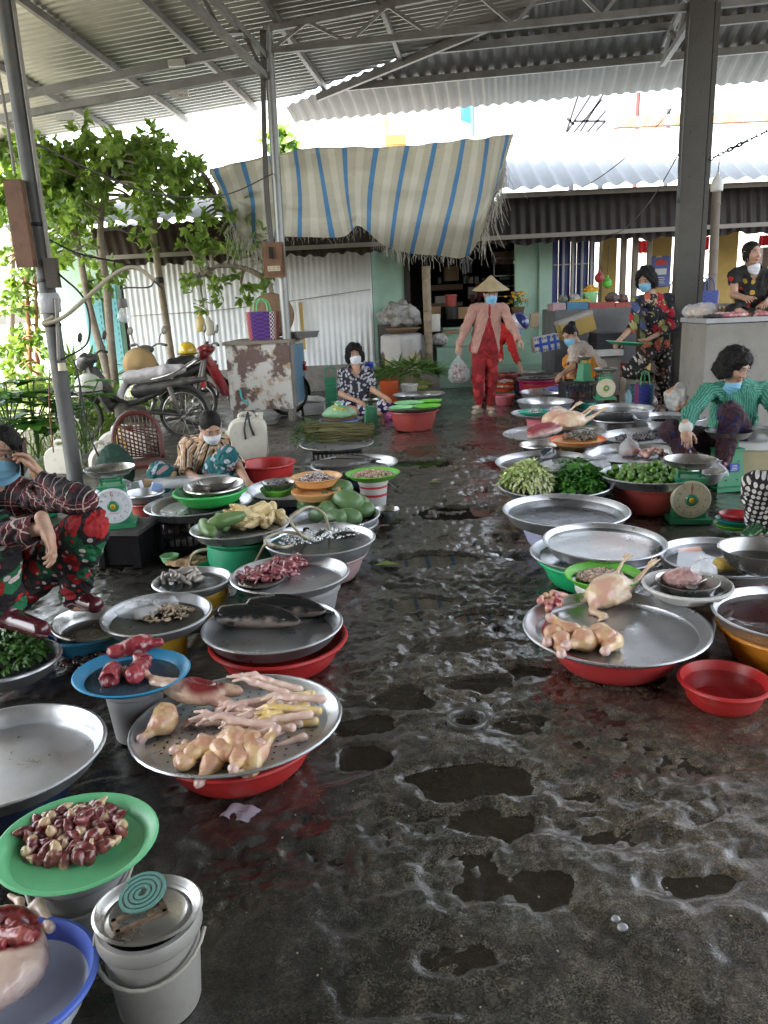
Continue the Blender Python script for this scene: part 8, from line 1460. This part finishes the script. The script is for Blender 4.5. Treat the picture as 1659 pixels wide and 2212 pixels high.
for k,(u,v,c_,lb) in enumerate(((1294,600,(.35,.03,.03),'red ball shaped toy hanging beside the blue window'),(1312,612,(.12,.5,.06),'lime green ball shaped toy hanging beside the blue window'))):
    c=aty(u,v,12.4); o=thing('hanging_toy',lb,'toy',c); V,Fq=sdf([ell_((0,0,0),(.07,.06,.075)),ell_((0,0,.09),(.02,.02,.04))],.006,.02); mk('body',V,Fq,M('toy_%d'%k,c_,rough=.4),o); m=MB(); m.tube([[0,0,.1],[0,0,.55]],.006); m.build('string',m_black,o)
o=boxq('blue_poster','blue poster with a red cap shape and white box on the ochre pillar','poster',1408,1446,554,618,13.9,.015,M('poster_blue',(.02,.05,.28),rough=.4)); w=.30
m=MB(); a=np.linspace(0,np.pi,13); m.add([[.11*math.cos(t),-.012,.36+.10*math.sin(t)] for t in a],[list(range(13))[::-1]]); m.build('cap_drawing',M('poster_red',(.5,.03,.02),rough=.5),o); m=MB(); m.box((0,-.012,.25),(.20,.004,.10)); m.build('box_drawing',M('poster_white',(.6,.65,.7),rough=.5),o); m=MB(); [m.box((0,-.012,.06+.03*k),(.16-.03*(k%2),.004,.010)) for k in range(4)]; m.box((-.04,-.012,.50),(.10,.004,.03)); m.build('lettering',M('poster_pale',(.5,.5,.3),rough=.5),o)
p=aty(1455,690,9.9); 
for (u,v0,v1,lb,y) in ((1458,632,700,'blue woven plastic bag behind the standing woman',10.2),(1521,628,700,'blue woven plastic bag on the counter behind the square column',9.6)):
    z0_=aty(u,v1-18,y)[2]; wbag(lb,(aty(u,v1,y)[0],y,z0_),.26 if y>10 else .24,.2,aty(u,v0,y)[2]-z0_,wm2,0,(.03,.06,.2)) 
boxq('trestle_table','plain timber table behind the standing woman carrying a blue woven bag','table',1440,1545,684,780,10.0,.5,M('weathered_timber'),z0=0)
def tiltbox(name,label,cat,u0,u1,v0,v1,y,d,mat,ang):
    a,c=aty(u0,v0,y),aty(u1,v1,y); o=thing(name,label,cat,((a[0]+c[0])/2,y+d/2,(a[2]+c[2])/2)); o.rotation_euler=(0,ang,0); return o,abs(c[0]-a[0]),abs(a[2]-c[2])
o,w,h=tiltbox('foam_box','worn yellow foam box leaning tilted against the stall counter','box',1212,1286,690,722,10.9,.28,None,R_(-17)); m=MB(); m.box((0,0,0),(w,.26,h*1.05)); m.build('body',M('yellow_foam',(.52,.36,.09),rough=.8,n=(5,(.42,.30,.12),.6)),o); m=MB(); m.box((0,0,h*.56),(w*1.02,.28,.05)); m.build('lid',M('grey_lid',(.45,.42,.38),rough=.8),o)
o,w,h=tiltbox('taped_box','white foam box bound with blue tape leaning behind the squatting woman','box',1155,1208,727,757,10.4,.25,None,R_(-9)); m=MB(); m.box((0,0,0),(w,.25,h)); m.build('body',m_foam,o); m=MB(); m.box((0,-.128,0),(w*1.005,.006,h*.2)); [m.box((x*w,-.130,0),(.035,.006,h*1.0)) for x in (-.25,.08,.33)]; m.build('tape',M('tape_blue',(.02,.08,.42),rough=.35),o); m=MB(); [m.box((-w*.45+i*w*.1,-.129,s*h*.38),(.012,.006,.02)) for i in range(10) for s in (1,-1)]; tag(m.build('slot',m_ink,o),kind='stuff')
sack('maroon_sack','plump maroon sack lying behind the metal trays near the squatting woman','sack',at(1170,800)+[0,.7,0],(.30,.20,.17),M('maroon_sackcloth',(.20,.085,.09),rough=.8,n=(30,(.26,.13,.13),.5)),.012,7); sack('net_heap','grey brown crumpled netting beside the maroon sack','netting',at(1212,802)+[.05,.6,0],(.22,.16,.17),M('grey_netting',(.26,.25,.20),rough=.9,n=(24,(.12,.115,.09),.8)),.05,9,5)
for k,(u0,u1,v0,v1,lb) in enumerate(((1290,1345,720,730,'top dark folded crate of the pile under the stall counter'),(1288,1348,731,742,'middle dark folded crate of the pile under the stall counter'),(1286,1346,743,755,'bottom dark folded crate of the pile under the stall counter'))): boxq('folded_crate',lb,'crate',u0,u1,v0,v1,10.6,.4,m_bcr,.04*k)
boxq('white_board','white board bench below the folded crates','bench',1283,1347,758,768,10.4,.4,m_foam); boxq('bench_leg','grey block carrying the white board bench','block',1290,1340,769,800,10.5,.3,m_conc,z0=0)
boxq('cream_block','cream painted concrete stub behind the raised leg of the standing woman','block',1351,1371,818,872,8.95,.2,M('cream_concrete',(.42,.40,.34),rough=.8),z0=0)
p=aty(1386,866,8.75); wbag('bright woven bag on the ground below the raised foot',(p[0],8.75,aty(1386,872,8.75)[2]*0),.22,.15,aty(1386,830,8.75)[2],weave('woven_bright',[(.04,.04,.25),(.55,.05,.05),(.04,.06,.40),(.05,.35,.15),(.45,.1,.3)],40),.1)
o=thing('water_bottle','clear bottle of blue liquid beside the bright woven bag','bottle',(aty(1357,870,8.4)[0],8.4,aty(1357,876,8.4)[2]-.02)); m=MB(); m.lathe([(0,0),(.036,0),(.038,.02),(.038,.13),(.014,.18),(.014,.2),(0,.2)],n=14); m.build('body',M('blue_bottle',(.25,.45,.55),rough=.15,alpha=.6),o,smooth=True)
sack('brown_cloth','heap of brown cloth in front of the yellowed dial scale','cloth',at(1310,890)+[0,.35,0],(.32,.18,.13),M('brown_cloth',(.13,.085,.055),rough=.9,n=(8,(.08,.05,.035),.6)),.04,8,7); sack('pinkish_bag','crumpled clear bag of brown scraps below the bright woven bag','bag',at(1395,880)+[0,.1,0],(.15,.12,.09),M('scrap_film',(.36,.29,.27),rough=.4,n=(14,(.18,.13,.11),.7)),.03,14,8)
o=sack('printed_sack','white and orange printed sack behind the woman in green','sack',aty(1470,858,8.3)*[1,1,0]+[0,0,.12],(.17,.12,.16),M('printed_sack_cloth',(.58,.58,.56),rough=.6,n=(3,(.60,.22,.04),.9,.52,.56)),.025,9,9); digits('de',.09,o,(.04,-.16,.16),(math.pi/2,0,.2),M('print_blue',(.04,.12,.4),rough=.6))
# styrofoam chest at the right edge
o=boxq('foam_chest','yellowed foam chest with a white lid at the right edge','box',1590,1720,975,1040,5.35,.45,M('aged_foam',(.46,.40,.25),rough=.85,n=(6,(.36,.30,.18),.6)),R_(-14),z0=0); a=aty(1590,975,5.35); c=aty(1720,975,5.35); w=c[0]-a[0]; hz2=a[2]; m=MB(); m.box((0,0,hz2+.025),(w*1.04,.48,.05)); ob_=m.build('lid',m_foam,o)
bag('clear bag of pale pieces lying on the foam chest',(aty(1640,965,5.5)[0],5.5,hz2+.055),.14,.12,m_clear,blobs(5,.08,.03,(.5,.45,.3),51),15,False,1.3,.9)
# lamp and chain beside the square column
c=aty(1549,400,8.4); o=thing('hanging_lamp','white pear shaped lamp hanging from the chain beside the square column','lamp',c); m=MB(); m.lathe([(0,-.06),(.055,-.058),(.06,-.05),(.06,.02),(.045,.06),(.02,.085),(.016,.12),(0,.125)],n=24); m.build('shade',M('lamp_white',(.66,.66,.64),rough=.4),o,smooth=True,sharp=50); m=MB(); m.tube([[0,0,.12],[.01,0,.28]],.005); m.build('flex',m_black,o)
a,b_=aty(1532,345,8.5),aty(1700,262,8.1); o=thing('iron_chain','dark iron chain and turnbuckle running from the square column to the right','chain',a); d=b_-a; n=16; m=MB()
for i in range(n):
    c=d*(i+.5)/n; dn=d/np.linalg.norm(d); s_=np.cross(dn,[0,0,1] if i%2 else [0,1,.3]); s_/=np.linalg.norm(s_); t=np.linspace(0,2*np.pi,13); m.tube(np.array([c+dn*np.linalg.norm(d)/n*.62*math.cos(q)+s_*.016*math.sin(q) for q in t]),.0055 if not 3<i<8 else .010,n=5,cap=False)
m.build('links',M('black_iron',(.03,.03,.03),rough=.5,metal=.6),o,smooth=True)
for k,(u,v,lb) in enumerate(((1385,375,'bulb'),)): pass
# far pylon and masts over the roofs
o=thing('lattice_tower','steel lattice tower rising far beyond the roofs','tower',aty(1235,330,40)*[1,1,0]); lo=np.array(o.location); m=MB()
for (u0,v0,u1,v1) in ((1222,290,1262,165),(1250,290,1308,195),(1222,290,1290,185),(1236,290,1300,215),(1240,262,1308,262),(1258,196,1308,198),(1225,255,1240,270),(1265,290,1308,240),(1280,290,1308,262)): m.bar(aty(u0,v0,40)-lo,aty(u1,v1,40)-lo,.10,.10)
m.bar(aty(1236,290,40)*[1,1,0]-lo,aty(1236,290,40)-lo,.2,.2,up=(0,1,0)); m.bar(aty(1300,290,40)*[1,1,0]-lo,aty(1300,290,40)-lo,.2,.2,up=(0,1,0)); m.build('lattice',M('tower_steel',(.045,.045,.05),rough=1,spec=0),o)
for (u,v0,v1,lb,cl_) in ((1379,200,310,'red and white mast beyond the pale roof',(.08,.015,.012)),(1445,235,300,'thin grey antenna mast near the square column',(.03,.03,.035)),(831,215,320,'slim rusty mast rising behind the tarp',(.4,.2,.12)),(1020,195,235,'blue flag mast beyond the tarp',(.05,.18,.45))):
    b0=aty(u,v0,24); o=thing('mast',lb,'mast',b0*[1,1,0]); m=MB(); m.tube([[0,0,0],[0,0,b0[2]]],.06); m.build('pole',M('mast_'+lb[:6],cl_,rough=.6),o)
    if 'flag' in lb: m=MB(); m.add([[0,0,b0[2]],[0,0,b0[2]-.9],[-.35,.05,b0[2]-.75],[-.3,.1,b0[2]]],[[0,1,2,3]]); m.build('flag',M('flag_blue',(.015,.09,.28),rough=.9),o)
boxq('orange_tank','orange water tank on the roof behind the tarp','tank',833,878,291,325,17,.8,M('orange_tank',(.6,.16,.03),rough=.6))

o=thing('sponge','worn yellow sponge block in the wide steel tray beside the crumpled bag','sponge',at(1578,1232,sp.z+.004)); V_,F_=sdf([cap_((-.045,-.02,.03),(.045,-.02,.03),.026),cap_((-.045,.02,.03),(.045,.02,.03),.026),cap_((-.045,0,.03),(.045,0,.03),.029)],.005,.008); mk('block',V_,F_,M('sponge_yellow',(.50,.33,.07),rough=.9,n=(30,(.34,.22,.05),.6),b=(90,.6,.004)),o)
o=thing('grater','grey metal grater lying in the wide steel tray at the right edge','grater',at(1628,1236,sp.z+.012)); m=MB(); m.box((0,0,0),(.13,.035,.008)); [m.box((-.05+.02*k,0,.007),(.010,.03,.008)) for k in range(6)]; m.build('body',m_st,o)
m=MB(); a_=aty(1450,400,11.6)
for k,(p0,p1,sg) in enumerate(((hp(4.6,-.1,3.4),np.array([2.6,12.0,2.75]),.25),(hp(.05,-.06,3.3),np.array([-1.2,12.0,2.6]),.2),(hp(.0,-.06,2.9),P1+top1*.75,.35),(hp(4.6,-.1,2.9),np.array([3.4,12.1,2.2]),.3))):
    P_=cr([p0,(p0*.7+p1*.3)-[0,0,sg*.8],(p0*.35+p1*.65)-[0,0,sg*.85],p1],6); w_=MB(); w_.tube(P_-P_[0],.006 if k!=2 else .008,n=5); o=w_.build('overhead_wire',M('dark_cable'),None,P_[0],smooth=True); tag(o,['thin black wire from the square column to the pale roof edge','thin black wire from the middle post to the brown awning','black cable sagging between the leaning post and the middle post','thin black wire from the square column down to the dark awning'][k],'wire')
